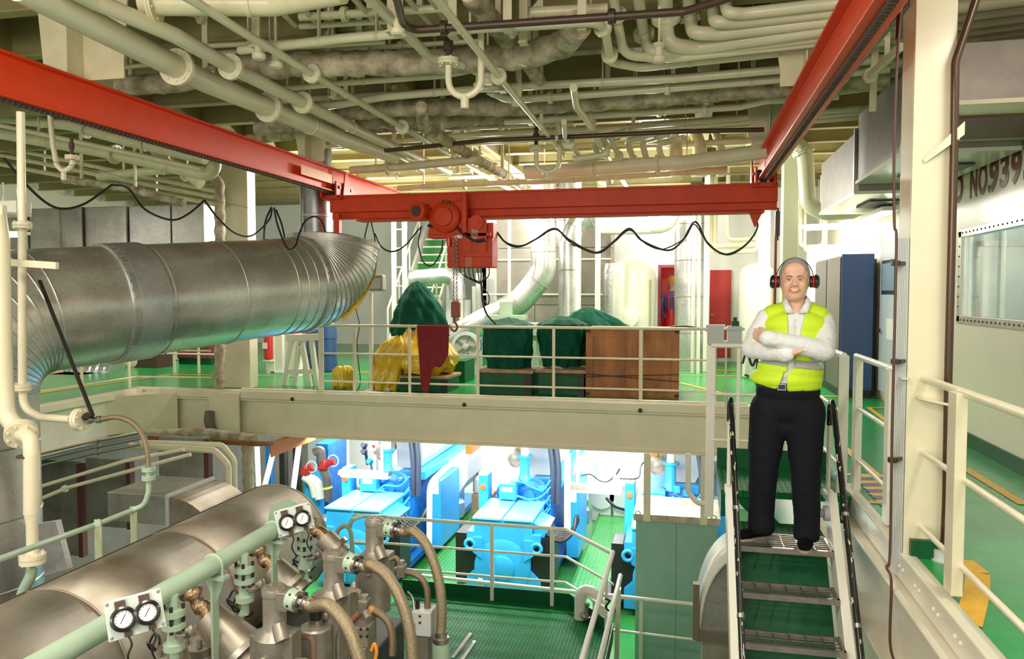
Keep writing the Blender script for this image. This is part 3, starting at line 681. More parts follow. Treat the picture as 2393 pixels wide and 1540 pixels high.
# chain + hook
for px_, (y0, y1) in ((1060,(545,706)),(1067,(552,706))):
    m = MB(); a, b = H(px_,y0,-.06), H(px_,y1,-.06); n = 32
    for k in range(n):
        z = a.z+(b.z-a.z)*k/n; L = (a.z-b.z)/n
        w_ = V(.013,0,0) if k % 2 else V(0,.013,0)
        m.tube([V(a.x,a.y,z)+w_, V(a.x,a.y,z)+w_*.8-V(0,0,L*.6), V(a.x,a.y,z-L*1.15), V(a.x,a.y,z)-w_*.8-V(0,0,L*.6), V(a.x,a.y,z)-w_, V(a.x,a.y,z+L*.15)], .0045, 5, closed=True)
    m.build('chain', M_steel, h)
m = MB(); a, b = H(1053,705,-.1), H(1073,742,-.1); m.bb((a.x,a.y,b.z),(b.x,a.y+.08,a.z)); hk = m.build('hook_block', mat('worn_red_block', (.28,.06,.04), .5), h, bevel=.015)
q = H(1062,742,-.06); m = MB(); m.tube(catmull([q, q-V(0,0,.05), q+V(.03,0,-.09), q+V(.035,0,-.13), q+V(0,0,-.165), q+V(-.04,0,-.14), q+V(-.045,0,-.11)],5),[.014]*30+[.008], 8); m.build('hook', mat('worn_red_hook', (.22,.05,.04), .5), hk)
def cable(pts, r, label, mtl=None, Y=None, name='hanging_cable', cat='cable', smooth=6):
    P = [Py(p[0],p[1],(p[2] if len(p) > 2 else Y)) for p in pts]
    m = MB(); m.tube(catmull(P,smooth), r, 8); return tag(m.build(name, mtl or M_black), label, cat)
m = MB()
for k, (px_, sag) in enumerate(((1075,0),(1085,5),(1095,8),(1104,10),(1115,9),(1125,8),(1135,6),(1143,4))):
    P = [H(px_,624,.1), H(px_+(4 if px_<1125 else -1),640+sag,.08), H(1110+(px_-1075)*.25,658,.05), H(1125,664,.05)]
    m.tube(catmull(P,6),.007,6)
m.tube(catmull([H(1124,660,.05),H(1126,680,.05),H(1128,705,.05),H(1138,735,.1),H(1158,756,.5)],6),.012,6); m.tube(catmull([H(1124,668,.05),H(1142,690,.05),H(1140,712,.05),H(1130,700,.05)],6),.007,6)
m.build('cable_bundle', M_black, h)
cable([(1000,527),(1030,532),(1060,528),(1085,548),(1110,562),(1135,560)], .016, 'thick black cable across the front of the hoist', Y=Yh-.08)
cable([(1132,520),(1155,535),(1180,565),(1215,575),(1250,560),(1295,534),(1330,560),(1390,590),(1430,568),(1470,534),(1500,562),(1560,585),(1595,562),(1625,518),(1655,570),(1700,595),(1745,570),(1770,530),(1760,505)], .012, 'black festoon cable looping along the crane bridge', Y=YCR+.05)
cable([(1132,520),(1160,540),(1185,570),(1215,577),(1255,558),(1298,536),(1335,568),(1395,592),(1435,566),(1472,538),(1510,570),(1550,582),(1600,556),(1622,524),(1650,562),(1690,594),(1740,574),(1768,536),(1755,505)], .008, 'thinner second festoon cable strand along the crane bridge', Y=YCR+.09)
cable([(860,520),(852,560),(858,596),(868,592),(876,560),(868,520)], .010, 'narrow black cable loop under the left end of the crane bridge', Y=YCR-.05)
cable([(876,545),(890,575),(915,588),(945,575),(975,540),(985,530)], .010, 'black cable sagging just left of the hoist', Y=YCR-.05)
cable([(985,528),(978,570),(990,612),(1010,620),(1030,590),(1035,560)], .010, 'black cable loop hanging left below the hoist', Y=YCR-.05)
XF = -4.75
def fcable(pts, r, label, mtl=None, X=XF, smooth=6):
    P = [Px(p[0],p[1],X) for p in pts]; m = MB(); m.tube(catmull(P,smooth), r, 8); return tag(m.build('hanging_cable', mtl or M_black), label, 'cable')
fcable([(-30,345),(0,352),(250,405),(480,463),(600,490)], .003, 'thin steel wire stretched beneath the left orange rail', M_steel)
fcable([(10,370),(60,430),(110,475),(150,488),(200,475),(262,432)], .010, 'first black cable swag under the left orange rail')
fcable([(262,432),(300,440),(340,490),(400,514),(440,500),(478,468)], .010, 'second black cable swag under the left orange rail')
fcable([(478,468),(510,510),(550,545),(590,550),(628,515),(636,488)], .010, 'third black cable swag under the left orange rail')
fcable([(634,485),(620,520),(618,570),(635,600),(655,602),(668,580),(660,530),(645,490)], .010, 'coiled black cable loop hanging above the silver duct', X=-4.3)
fcable([(640,485),(650,530),(672,580),(690,575),(700,545),(715,515),(740,507),(758,530),(764,590),(778,640),(800,675),(830,690)], .009, 'black cable draped over the far elbow of the silver duct', X=-3.6)
# ================================================================ BIG SILVER DUCT
du = thing('ventilation_duct', 'big galvanised round duct sweeping across the left side', 'duct', (-4.4,6.2,1.4))
A0, A1 = V(-4.63,5.45,1.36), V(-3.80,7.42,1.55); ud = (A1-A0).normalized(); RD = .475
def DA(s): return A0+ud*s
m = MB(); m.cyl(DA(-.5),DA(2.0),RD,seg=64,caps=False); m.build('straight_section', M_galv, du)
m = MB(); m.lathe(DA(.02),ud,[(RD+.004,0),(RD+.022,.01),(RD+.022,.26),(RD+.004,.28)],64); m.build('sleeve', galv('spangled_zinc', (.70,.71,.73), .36, 45, metal=.75), du)
def collar(s, name='collar'):
    m = MB(); n = 40; u, v, d = basis(ud); c = DA(s)
    m.lathe(c,ud,[(RD,-.035),(RD+.018,-.03),(RD+.02,.03),(RD,.035)],64)
    for k in range(n):
        a = 2*PI*k/n; q = c+(u*math.cos(a)+v*math.sin(a))*(RD+.016); t_ = (v*math.cos(a)-u*math.sin(a))
        m.box(q,(.05,.045,.014),M=Matrix((t_,ud,(u*math.cos(a)+v*math.sin(a)))).transposed())
    return m.build(name, galv('crimped_zinc_%d' % int(s*10), (.66,.67,.68), .3, 12, metal=.75), du)
collar(.0); collar(1.98)
for s in (.29,.34,1.03,1.60,1.72,1.84):
    m = MB(); m.lathe(DA(s),ud,[(RD,-.008),(RD+.006,-.004),(RD+.006,.004),(RD,.008)],64); m.build('seam', M_galvd, du)
def elbow(C0, d0, d1, R, r, n, name, seams=True):
    d0, d1 = d0.normalized(), d1.normalized(); ax = d0.cross(d1).normalized(); ang = d0.angle(d1); cen = C0+ax.cross(d0).normalized()*R
    pts = []
    for k in range(n+1): pts.append(cen+Matrix.Rotation(ang*k/n,3,ax)@(C0-cen))
    m = MB()
    for k in range(n):
        t0 = Matrix.Rotation(ang*k/n,3,ax)@d0; t1 = Matrix.Rotation(ang*(k+1)/n,3,ax)@d0
        u0 = ax; w0 = t0.cross(ax); w1 = t1.cross(ax)
        m.ring_sweep([[pts[k]+(u0*math.cos(2*PI*j/48)+w0*math.sin(2*PI*j/48))*r for j in range(48)],[pts[k+1]+(u0*math.cos(2*PI*j/48)+w1*math.sin(2*PI*j/48))*r for j in range(48)]],False)
        if seams:
            m.tube([pts[k+1]+(u0*math.cos(2*PI*j/48)+w1*math.sin(2*PI*j/48))*(r+.002) for j in range(48)],.007,6,closed=True)
    m.build(name, M_galv, du); return pts[-1], Matrix.Rotation(ang,3,ax)@d0
e, d = elbow(DA(2.0), ud, V(.05,.12,1), .49, RD, 13, 'elbow')
m = MB(); m.lathe(e,d,[(RD,0),(RD+.012,.005),(RD+.012,.05),(RD*.55,.10)],48); m.build('top_ring', M_galvd, du)
q1 = Py(739,480,9.75)
m = MB(); m.cyl((q1.x,q1.y,1.75),(q1.x,q1.y,3.98),.215,seg=36); r_ = tag(m.build('round_duct', galv('dark_zinc', (.30,.31,.32), .32, 20)), 'dark upright round duct behind the far elbow of the big duct', 'duct')
m = MB(); m.lathe((q1.x,q1.y,2.5),(0,0,1),[(.215,-.02),(.225,-.015),(.225,.015),(.215,.02)],36); m.build('seam', M_galvd, r_)
e, d = elbow(DA(-.5), -ud, V(0,0,-1), .60, RD, 13, 'elbow')
m = MB(); m.cyl(e,e+V(0,0,-2.6),RD,seg=48,caps=False); m.build('downcomer', M_galv, du)
for k in range(4):
    m = MB(); m.lathe(e+V(0,0,-.35-k*.5),(0,0,1),[(RD,-.01),(RD+.008,0),(RD,.01)],48); m.build('seam', M_galvd, du)
for k in range(5):
    m = MB(); P = [Py(868+k*4,560+k*6,8.2),Py(852+k*5,640+k*3,7.9),Py(828+k*3,692+k*4,7.62),Py(785+k*4,728+k*5,7.5)]; m.tube(catmull(P,6),.013,8)
    tag(m.build('yellow_hose', M_yhose), 'yellow hose in the row draped down the far elbow of the silver duct', 'hose', 'yellow hoses on the duct elbow')
# ================================================================ LEFT FOREGROUND PIPES
YA = 4.3
def L(px, py, Y=YA): return Py(px, py, Y)
def pipe(name, label, cat, pts, r, mtl, bend=.1, flanges=(), fr=None, ft=.02, bolts=6, hang=(), group=None, seg=14, fmat=None, hmat=None, hw=.035):
    P = fil(pts, bend)
    m = MB(); m.tube(P, r, seg); o = m.build(name, mtl, loc=P[0]); tag(o, label, cat, group)
    for f in flanges:
        if isinstance(f, (tuple, Vector)): c, d = f
        else: c, d = along(P, f)
        m = MB(); m.flange(c, d, fr or r*1.85, ft, bolts); m.build('flange', fmat or mtl, o)
    for f in hang:
        c, d = along(P, f); 
        m = MB(); m.bb((c.x-.006,c.y-hw/2,c.z+r*.2),(c.x+.006,c.y+hw/2,ZC-.01)) if abs(d.x) > abs(d.y) else m.bb((c.x-hw/2,c.y-.006,c.z+r*.2),(c.x+hw/2,c.y+.006,ZC-.01))
        m.lathe(c, d, [(r*.98,-.016),(r*1.1,-.016),(r*1.1,.016),(r*.98,.016)], 14); m.build('hanger', hmat or mtl, o)
    return o
o = pipe('water_pipe', 'pale vertical pipe with two flanges in front of the silver duct', 'pipe', [L(48,262),L(52,560),L(52,905),L(56,955),L(95,975),L(165,980)], .026, M_cream, .12, fr=.055)
for y in (527,905): m = MB(); m.flange(L(52,y),(0,0,1),.058,.02,6); m.build('flange', M_cream, o)
m = MB(); m.flange(L(188,980),L(215,981)-L(165,980),.075,.022,8); m.build('flange', M_cream, o)
o = pipe('water_pipe', 'thick cream pipe bending down at the left picture edge', 'pipe', [L(-8,505,4.0),L(0,560,4.0),L(8,880,4.0),L(14,970,4.0),L(48,1012,4.0)], .055, M_cream, .15)
m = MB(); m.flange(L(50,1014,3.98),V(.5,-.5,-.35),.095,.025,8); m.build('flange', M_cream, o)
m = MB(); m.tube(fil([L(50,1014,3.98),L(72,1022,3.93),L(74,1060,3.92),L(74,1200,3.92)],.06),.046,16); m.tube([L(74,1195,3.92),L(75,1225,3.92),L(76,1300,3.92)],[.046,.035,.033],14); m.build('drop_leg', M_cream, o)
m = MB(); m.flange(L(76,1305,3.92),(0,0,1),.075,.028,8); m.build('flange', M_cream, o)
m = MB(); m.lathe(L(62,1066,3.92),(0,0,1),[(.052,-.006),(.055,-.006),(.055,.006),(.052,.006)],16); m.build('strap', M_rust, o)
m = MB(); m.tube(catmull([L(76,1312,3.92),L(72,1345,3.92),L(56,1378,3.92),L(46,1415,3.92)],6),.033,14); m.build('outlet_bend', M_pgreen, o)
m = MB(); a = L(5,612,4.15); m.bar(a,L(134,621,4.15),.03,.045); m.bar(L(8,612,4.15),L(8,480,4.15),.04,.02); tag(m.build('pipe_bracket', M_cream, bevel=.003), 'cream angle bar sticking out across the pipes at far left', 'bracket')
m = MB(); m.bar(L(92,655,4.5),L(217,972,4.25),.026,.008); tag(m.build('brace_bar', M_dark), 'dark flat bar leaning from the duct down to the hose valve', 'bar')
v = thing('hose_valve', 'small brass valve joining the flanged pipe to the metal hose', 'valve', L(215,980))
m = MB(); a, b = L(198,981), L(240,980); m.lathe(a,b-a,[(.02,0),(.028,.02),(.028,.05),(.018,.055),(.018,.09),(.024,.095),(.024,.12),(.016,.125)],14); m.build('body', M_steel, v)
m = MB(); c = L(216,972); m.cyl(c,c+V(0,-.05,.01),.012); m.cyl(c+V(0,-.05,0),c+V(0,-.06,.01),.028); m.build('handwheel', M_dark, v)
m = MB(); m.tube(catmull([L(238,980),L(270,975),L(305,985),L(330,1012),L(343,1050),L(347,1088)],6),.016,12); o = m.build('metal_hose', M_hoseb); tag(o, 'brown metal hose arching from the brass valve to the green pipe', 'hose')
GP = [L(347,1092),L(347,1150),L(338,1180),L(312,1191),L(235,1222,4.0),L(100,1270,3.4),L(-15,1312,2.95)]
o = pipe('oil_pipe', 'thin pale green pipe on flat supports above the steel cover', 'pipe', GP, .0165, M_pgreen, .1)
for y in (1096,1116): m = MB(); m.flange(L(347,y),(0,0,1),.042,.013,4); m.build('flange', M_pgreen, o)
ps = [L(312,1191),L(165,1246,3.68)]
# ================================================================ OVERHEAD PIPES
def cpipe(label, pts, z, r, mtl=None, flanges=(), hang=(), bend=.1, fr=None, name='overhead_pipe', group=None, ft=.018, bolts=6, hw=.035):
    P = [Pz(p[0], p[1], p[2] if len(p) > 2 else z) for p in pts]
    return pipe(name, label, 'pipe', P, r, mtl or M_cream, bend, flanges, fr, ft, bolts, hang, group, hw=hw, hmat=M_cream2)
def lag(label, pts, z, r, mtl=None, group=None, name='lagged_pipe'):
    P = fil([Pz(p[0], p[1], p[2] if len(p) > 2 else z) for p in pts], .25, 8)
    L = sum((P[i+1]-P[i]).length for i in range(len(P)-1)); n = max(8, int(L/.05)); Q = []; rr = []
    for k in range(n+1):
        c, d = along(P, k/n); Q.append(c+V(random.uniform(-1,1),random.uniform(-1,1),random.uniform(-1,1))*r*.06)
        rr.append(r*(1.02+.11*((k*.23) % 1)-.05+random.uniform(-.08,.08)))
    m = MB(); m.tube(Q, rr, 14); o = tag(m.build(name, mtl or M_lag, loc=P[0]), label, 'pipe', group)
    for t in (.25,.7):
        c, d = along(P, t); m = MB(); m.bb((c.x-.02,c.y-.02,c.z),(c.x+.02,c.y+.02,ZC-.01)); m.build('hanger', M_cream2, o)
    return o
# pipes running away from the camera, left group
o = cpipe('thickest white flanged pipe running away above the left orange rail', [(40,-35),(277,88),(476,189),(642,257),(800,324),(921,365)], 3.12, .088, M_cream, (0.285,.52), (.66,), fr=.135, bolts=10, hw=.02)
m = MB(); m.tube([Pz(915,363,3.12),Pz(925,367,3.12),Pz(985,397,3.12)],[.088,.05,.045],14); m.build('reducer', M_cream, o)
m = MB(); c = Pz(795,318,3.2); m.cyl(c,c+V(0,0,.06),.06); m.cyl(c+V(0,0,.06),c+V(0,0,.085),.09); m.build('branch_stub', M_cream, o)
cpipe('second white flanged pipe running away right beside the thickest one', [(150,-35),(216,0),(410,83),(554,165),(694,233),(834,304),(989,375),(1050,402)], 3.17, .054, M_cream, (.235,.40), (.56,.72), fr=.098, bolts=8)
cpipe('slim white pipe with round flanges running away left of the lagged pipes', [(375,-40),(449,0),(550,64),(751,186),(800,216),(969,314),(1205,449)], 3.2, .030, M_cream, (.2,.42), (.27,.55,.75), fr=.075)
cpipe('slim white pipe with a flange and drain loop crossing the middle of the deckhead', [(985,-45),(1023,0),(1106,105),(1182,199),(1300,338),(1318,362)], 3.12, .026, M_cream, (.35,), (.5,.7), fr=.062)
cpipe('white pipe coming down from the top edge and bending to the right mid deckhead', [(825,-45),(868,0),(932,61),(1003,132),(1094,155),(1120,170),(1140,192)], 3.25, .036, M_cream, (.97,), (.35,), fr=.07, bend=.2)
cpipe('white pipe dropping from a cross pipe and running to the crane bridge', [(1340,205),(1347,250),(1371,280),(1428,382),(1465,439)], 3.15, .034, M_cream, (), (.3,), bend=.2)
cpipe('thin white pipe with round flange ending above the crane bridge', [(1318,285),(1320,321),(1360,372),(1401,425),(1418,445)], 3.1, .028, M_cream, (.2,.86), (), fr=.07)
lag('lagged grey pipe running diagonally down to the crane bridge', [(985,250),(990,295),(1085,355),(1188,415),(1230,444)], 3.12, .058)
cpipe('thin cream pipe beside the diagonal lagged pipe', [(960,305),(1040,355),(1130,410),(1200,450)], 3.2, .022, M_cream)
cpipe('thick cream pipe end hanging at the top edge above the slim flanged pipe', [(330,8),(640,10),(800,-20)], 3.3, .075, M_cream2, (.06,), (.5,), fr=.12)
cpipe('pale pipe with blank flange high at the top left', [(440,20),(475,28)], 3.42, .05, M_cream2, (.9,), (), fr=.085)
# cross pipes (left to right), nearest first
cpipe('dark brown pipe bent down from the top edge and crossing to the right', [(905,-40),(928,0),(940,50),(962,71),(1138,59),(1459,37),(1600,27),(1690,0),(1720,-12)], 3.22, .026, mat('brown_pipe_paint', (.075,.04,.028), .4), (.34,.72), (), fr=.05, bend=.1)
cpipe('white cross pipe running to an elbow and a round flange at upper middle', [(560,118),(800,90),(962,76),(1151,64),(1398,51),(1414,72),(1428,146),(1495,158),(1600,147),(1897,115),(2080,95)], 3.3, .034, M_cream, (.49,.60), (.12,.2,.32,.75), fr=.065, bend=.12)
lag('thick lagged pipe crossing the upper middle and bending up at its right end', [(560,165),(700,150),(800,150),(1036,145),(1222,132),(1320,105),(1350,55)], 3.3, .098)
lag('lagged stub dropping from the thick lagged pipe', [(1225,140),(1262,188)], 3.25, .055)
lag('lagged pipe coming diagonally from the top edge with a dark coupling', [(1095,-20),(1135,30),(1190,98)], 3.4, .072)
lag('dark lagged pipe crossing behind the left group of white pipes', [(250,210),(304,200),(430,190),(520,175)], 3.35, .085)
for k, (y0, y1, xs, xe) in enumerate(((110,84,440,930),(125,98,480,900),(137,112,540,860),(120,100,130,330),(148,122,150,320),(168,150,160,360))):
    cpipe('thin cream pipe in the cluster crossing above the left orange rail', [(xs,y0),(xe,y1)], 3.42, .020, M_cream2, (), (.3,.7), group='thin cross pipes at upper left')
cpipe('thin white cross pipe just under the thick lagged pipe', [(620,212),(800,194),(1036,177),(1096,165)], 3.3, .026, M_cream, (), (.2,.5))
cpipe('long white cross pipe spanning from the left group to the right orange rail', [(640,262),(800,243),(901,226),(1138,206),(1600,182),(1863,159),(2080,135)], 3.3, .036, M_cream, (), (.12,.33,.6,.8))
cpipe('white cross pipe with paired flange right of the middle', [(1144,214),(1175,228),(1202,233),(1307,226),(1600,203),(1860,182),(2080,160)], 3.3, .036, M_cream, (.2,.5), (.12,.7), fr=.06)
lag('long lagged cross pipe below the paired white cross pipes', [(640,285),(800,263),(970,250),(1205,250),(1450,235),(1600,222),(1860,200),(2080,175)], 3.33, .085)
lag('second lagged cross pipe tucked behind the first', [(600,300),(800,285),(1050,278),(1300,270),(1330,262)], 3.38, .08)
lag('thin lagged cross pipe below the two long lagged ones', [(560,330),(700,312),(850,300),(1100,290)], 3.4, .06)
cpipe('white cross pipe ending in a flange beside the dropping pipe', [(1180,285),(1374,272),(1600,258),(1730,250),(1790,236),(1960,225)], 3.3, .033, M_cream, (.28,.62), (.5,), fr=.06)
cpipe('thin brown cross pipe near the crane bridge', [(900,352),(945,348),(1138,328),(1370,318),(1600,307),(1785,303)], 3.1, .024, MATS['brown_pipe_paint'], (), (.5,))
for k, (y0, y1) in enumerate(((296,282),(306,292),(316,303))):
    cpipe('slim cream pipe in the row crossing behind the thin brown pipe', [(1000,y0+24),(1480,y0),(2080,y1-35)], 3.4, .030, M_cream, (), (.3,.6), group='slim cross pipes by the far crane bridge')
cpipe('wide cream cross pipe low over the right half of the crane bridge', [(1230,405),(1420,392),(1600,380),(1800,352)], 3.0, .085, M_cream, (.55,), (.3,), fr=.12)
cpipe('cream cross pipe just above the crane bridge on the right', [(1260,422),(1450,412),(1600,402),(1700,398)], 3.0, .05, M_cream, (.4,), (.2,.8))
cpipe('pale pipe crossing behind the orange left rail end', [(820,398),(960,388),(1120,372)], 3.05, .05, M_cream2, (.3,), (.2,.8))
cpipe('pale pipe low above the left part of the crane bridge', [(930,440),(1060,432),(1260,424)], 3.0, .04, M_cream2, (.5,), (.2,.8))
# comb of short elbows
for k, (x0, y0, x1, y1, x2, y2) in enumerate(((1384,338,1405,372,1330,382),(1406,322,1426,360,1340,372),(1424,320,1455,380,1380,392),(1466,330,1482,382,1400,394),(1500,330,1512,380,1430,395),(1538,338,1548,380,1480,392))):
    P = [Pz(x0+60,y0-16,3.25),Pz(x0,y0,3.25),Pz(x1,y1,3.05),Pz(x2,y2,3.02)]
    pipe('elbow_pipe', 'short white elbow pipe in the comb above the crane bridge', 'pipe', P, .035+.004*(k>2), M_cream, .1, (.6,), .055, .015, 6, (), 'comb of short elbow pipes')
for k, x in enumerate((1580,1638,1685)):
    P = [Pz(x-12,330,3.4),Pz(x,348,3.3),Pz(x+6,378,3.0),Pz(x+30,400,2.95)]
    o = pipe('overhead_vent', ('leftmost','middle','rightmost')[k]+' of three stubby white vents near the right end of the crane bridge', 'vent', [V(P[0].x,P[0].y+.2,3.55),P[1],V(P[1].x,P[1].y,2.95)], (.085,.08,.055)[k], M_cream, .12, (.8,), (.13,.12,.085)[k], .02, 8)
# right-hand elbows dropping from the top edge
def drop(label, top, fl, el, right, z, r, fr):
    P = [Pz(top[0],top[1],z+.30), Pz(fl[0],fl[1],z+.22), Pz(el[0],el[1],z)]+[Pz(p[0],p[1],z) for p in right]
    return pipe('elbow_pipe', label, 'pipe', P, r, M_cream, .16, ((P[1],P[2]-P[0]),), fr, .02, 8)
drop('white pipe dropping beside the brown cross pipe then turning right, first of the elbow row', (1430,-35),(1440,35),(1458,128),[(1540,136),(1600,132),(1897,100),(2080,80)], 3.28,.036,.075)
drop('white pipe dropping through a round flange then turning right, second of the elbow row', (1488,-30),(1505,80),(1515,122),[(1600,127),(1930,84),(2080,65)], 3.3,.044,.085)
drop('thick white pipe dropping through a large flange then turning right, third of the elbow row', (1553,-40),(1556,40),(1560,105),[(1627,112),(1930,66),(2080,45)], 3.32,.055,.11)
drop('white pipe through a flange turning right under the top edge, fourth of the elbow row', (1608,-40),(1612,42),(1620,78),[(1680,78),(1930,48),(2080,28)], 3.35,.050,.085)
drop('white pipe through a flange turning right along the top edge, fifth of the elbow row', (1664,-40),(1666,20),(1670,52),[(1720,52),(1917,30),(2080,8)], 3.38,.045,.08)
drop('white pipe with its elbow cut by the top edge, last of the elbow row', (1690,-60),(1692,-10),(1700,30),[(1740,32),(1945,8),(2080,-10)], 3.4,.042,.08)
# pipes to the right of the orange rail, seen past the pillar
for k, y in enumerate((0,22,44,62,80)):
    cpipe('cream pipe in the bank crossing at the upper right corner behind the tall pillar', [(2000,y+42-k*2),(2220,y+20-k*2),(2480,y-14-k*2)], 3.45, .05, M_cream2, (), (), group='pipe bank at the upper right corner')
for k, y in enumerate((150,172,196)):
    cpipe('cream pipe in the bank between the orange rail and the tall pillar', [(1900,y+24),(2110,y-4)], 3.35, .04, M_cream2, (), (.5,), group='pipe bank left of the tall pillar')
cpipe('slanted grey conduit passing behind the right orange rail', [(2125,5),(1975,185),(1895,285),(1875,304)], 3.05, .022, mat('grey_conduit', (.16,.15,.13), .3, .6), (), (.05,.45,))
cpipe('slanted white pipe left of the tall pillar', [(2105,110),(2030,180)], 3.1, .03, M_cream, (.95,), (.4,))
m = MB(); a = Py(2050,60,6.5); b = Py(2038,260,6.5); m.bar(V(a.x,a.y,ZC-.01),b,.03,.05); tag(m.build('strut', M_cream2), 'rusty cream strut hanging beside the tall pillar', 'strut')
# struts / hangers that drop from the deckhead
for k, (x, y0, y1) in enumerate(((1058,0,75),(1186,0,60),(915,0,65),(1223,0,90),(1360,0,62),(780,180,220),(598,30,100),(860,280,330),(1070,330,400),(1175,150,205))):
    a = Pz(x, y1, 3.28); m = MB(); m.bb((a.x-.03,a.y-.006,3.25),(a.x+.03,a.y+.006,ZC-.01)); m.bb((a.x-.03,a.y-.05,3.24),(a.x+.03,a.y+.05,3.25))
    tag(m.build('pipe_hanger', M_cream2), 'flat cream hanger strap reaching down among the pipes', 'hanger', 'flat hanger straps under the deckhead')
m = MB(); m.bar(Pz(1195,85,3.3),Pz(1265,0,3.6),.04,.04); tag(m.build('brace', M_cream), 'diagonal cream brace crossing the dark gap at top centre', 'brace')
# drain loops
def loop(label, cx_, cy__, s, z, valve=True):
    a = Pz(cx_, cy__, z); k = s
    P = [V(a.x+.07*k,a.y,ZC-.02), a+V(.07*k,0,.06*k)]+[a+V(.07*k*math.cos(t),0,.07*k*math.sin(t)-.0) for t in [-.3,-.9,-1.57,-2.2,-2.9]]+[a+V(-.07*k,0,.06*k)]
    m = MB(); m.tube(catmull(P,5), .014*k, 10); m.cyl(a+V(0,0,-.07*k),a+V(0,0,-.12*k),.018*k); o = tag(m.build('drain_loop', M_cream), label, 'pipe loop')
    m = MB(); m.flange(a+V(-.07*k,0,.075*k),(0,0,1),.045*k,.012*k,6); m.build('flange', M_cream, o)
    m = MB(); m.cyl(a+V(-.07*k,0,.09*k),a+V(-.07*k,0,.20*k),.012*k); m.cyl(a+V(-.07*k,0,.12*k),a+V(-.07*k,0,.16*k),.02*k); m.build('stem', M_rust, o)
loop('U shaped drain loop hanging from the slim flanged pipe at upper middle', 1086, 185, 1.75, 3.0)
loop('smaller U shaped drain loop hanging above the crane bridge', 1280, 375, 1.9, 2.95)
# ---------------------------------------------------------------- pipes under the left rail
def lp(label, pts, Y, r, mtl=None, fl=(), fr=None, group=None, name='overhead_pipe', hang=()):
    return pipe(name, label, 'pipe', [Py(p[0],p[1],p[2] if len(p) > 2 else Y) for p in pts], r, mtl or M_cream2, .15, fl, fr, .02, 8, hang or (.3,.75), group)
lp('thick cream pipe running right under the left orange rail', [(-60,300),(230,352),(380,385),(500,412),(505,330)], 9.0, .085, None, (.55,), .13)
lp('cream pipe above it touching the underside of the left orange rail', [(-60,268),(160,292),(300,330),(480,372)], 8.6, .07, None, (.5,), .11)
lp('slim cream pipe between the two thick ones under the left rail', [(-60,280),(120,318),(350,368),(470,395)], 8.3, .03)
lp('cream pipe with an elbow dropping under the left rail', [(360,325,9.2),(368,365,9.2),(420,392,9.2),(470,430,9.2)], 9.2, .075, None, (.75,), .11)
lp('cream pipe running left from the elbow under the left rail', [(230,412),(400,395),(430,402)], 9.4, .06)
for k, (y0, y1) in enumerate(((330,440),(350,455),(372,470))):
    lp('shadowed slim pipe low behind the left orange rail', [(-60,y0),(250,(y0+y1)/2+10),(520,y1+10)], 10.4, .035, M_cream2, group='shadowed pipes behind the left rail')
P = fil([Py(150,420,9.0),Py(300,440,9.0),Py(430,475,9.0)],.2); n = 60
m = MB(); m.tube([along(P,k/n)[0] for k in range(n+1)],[.05*(1+.12*math.sin(k*1.3)) for k in range(n+1)],12); tag(m.build('lagged_pipe', M_lag), 'lagged pipe sagging in front of the grey duct panels at left', 'pipe')
for t_ in (.15,.6): c_, d_ = along(P,t_); m = MB(); m.bb((c_.x-.015,c_.y-.015,c_.z),(c_.x+.015,c_.y+.015,ZC-.01)); tag(m.build('pipe_hanger', M_cream2), 'thin strap holding the lagged pipe in front of the grey duct panels', 'hanger', 'straps of the sagging lagged pipe')
P = fil([Py(505,380,10.2),Py(478,402,10.2),Py(512,420,10.2),Py(514,520,10.2),Py(514,905,10.2)],.2); n = 90
m = MB(); m.tube([along(P,k/n)[0] for k in range(n+1)],[.075*(1+.10*math.sin(k*1.1)+random.uniform(-.04,.04)) for k in range(n+1)],12); tag(m.build('lagged_pipe', M_lag), 'lagged pipe dropping beside the cream column on the girder', 'pipe')
# J-shaped drain at left
o = pipe('drain_pipe', 'J shaped white drain pipe with a flange under the left rail', 'pipe', [Py(116,260,5.6),Py(124,340,5.6),Py(132,385,5.6),Py(148,402,5.6),Py(166,390,5.6),Py(170,375,5.6)], .021, M_cream, .06)
m = MB(); m.flange(Py(168,368,5.6),(0,0,1),.055,.016,6); m.build('flange', M_cream, o)
m = MB(); a = Py(168,362,5.6); m.cyl(a,a+V(0,0,.14),.014); m.cyl(a+V(0,0,.05),a+V(0,0,.10),.022); m.build('stem', M_rust, o)
m = MB(); a = Py(148,404,5.6); m.cyl(a,a+V(0,0,-.06),.02); m.build('outlet', M_cream, o)
# grey duct panel band on the left
t = thing('duct_casing', 'flat grey galvanised duct casing with vertical joints on the left', 'duct', Py(250,500,11.2))
ya = 11.6
for k, (xa, xb) in enumerate(((-60,66),(66,196),(196,300),(300,400),(400,480))):
    a, b = Py(xa,410+k*14,ya), Py(xb,562-k*2,ya); m = MB(); m.bb((a.x,ya,1.98),(b.x-.01,ya+.9,2.95-.0*k)); m.build('panel', M_galvd, t, bevel=.01)
for x_, w_, mt in ((140,9,M_galvd),(197,3,M_rust),(296,8,M_galvd),(478,6,M_galvd)):
    a = Py(x_,500,ya); m = MB(); m.bb((a.x-w_*.0032,ya-.05,1.95),(a.x+w_*.0032,ya-.001,2.95)); m.build('joint_strip', mt, t)
m = MB(); a, b = Py(60,560,ya), Py(482,575,ya); m.bb((a.x,ya-.5,1.90),(b.x,ya+.2,1.945)); tag(m.build('shelf_panel', M_white), 'white shelf panel under the grey duct casing at left', 'panel')
m = MB(); a, b = Py(-40,470,5.2), Py(38,497,5.2); m.bb((a.x,5.2,b.z),(b.x,5.35,a.z)); m.bb((a.x,5.1,b.z-.02),(b.x,5.35,b.z)); tag(m.build('light_housing', M_white, bevel=.004), 'white light housing at the left edge behind the vertical pipes', 'light')
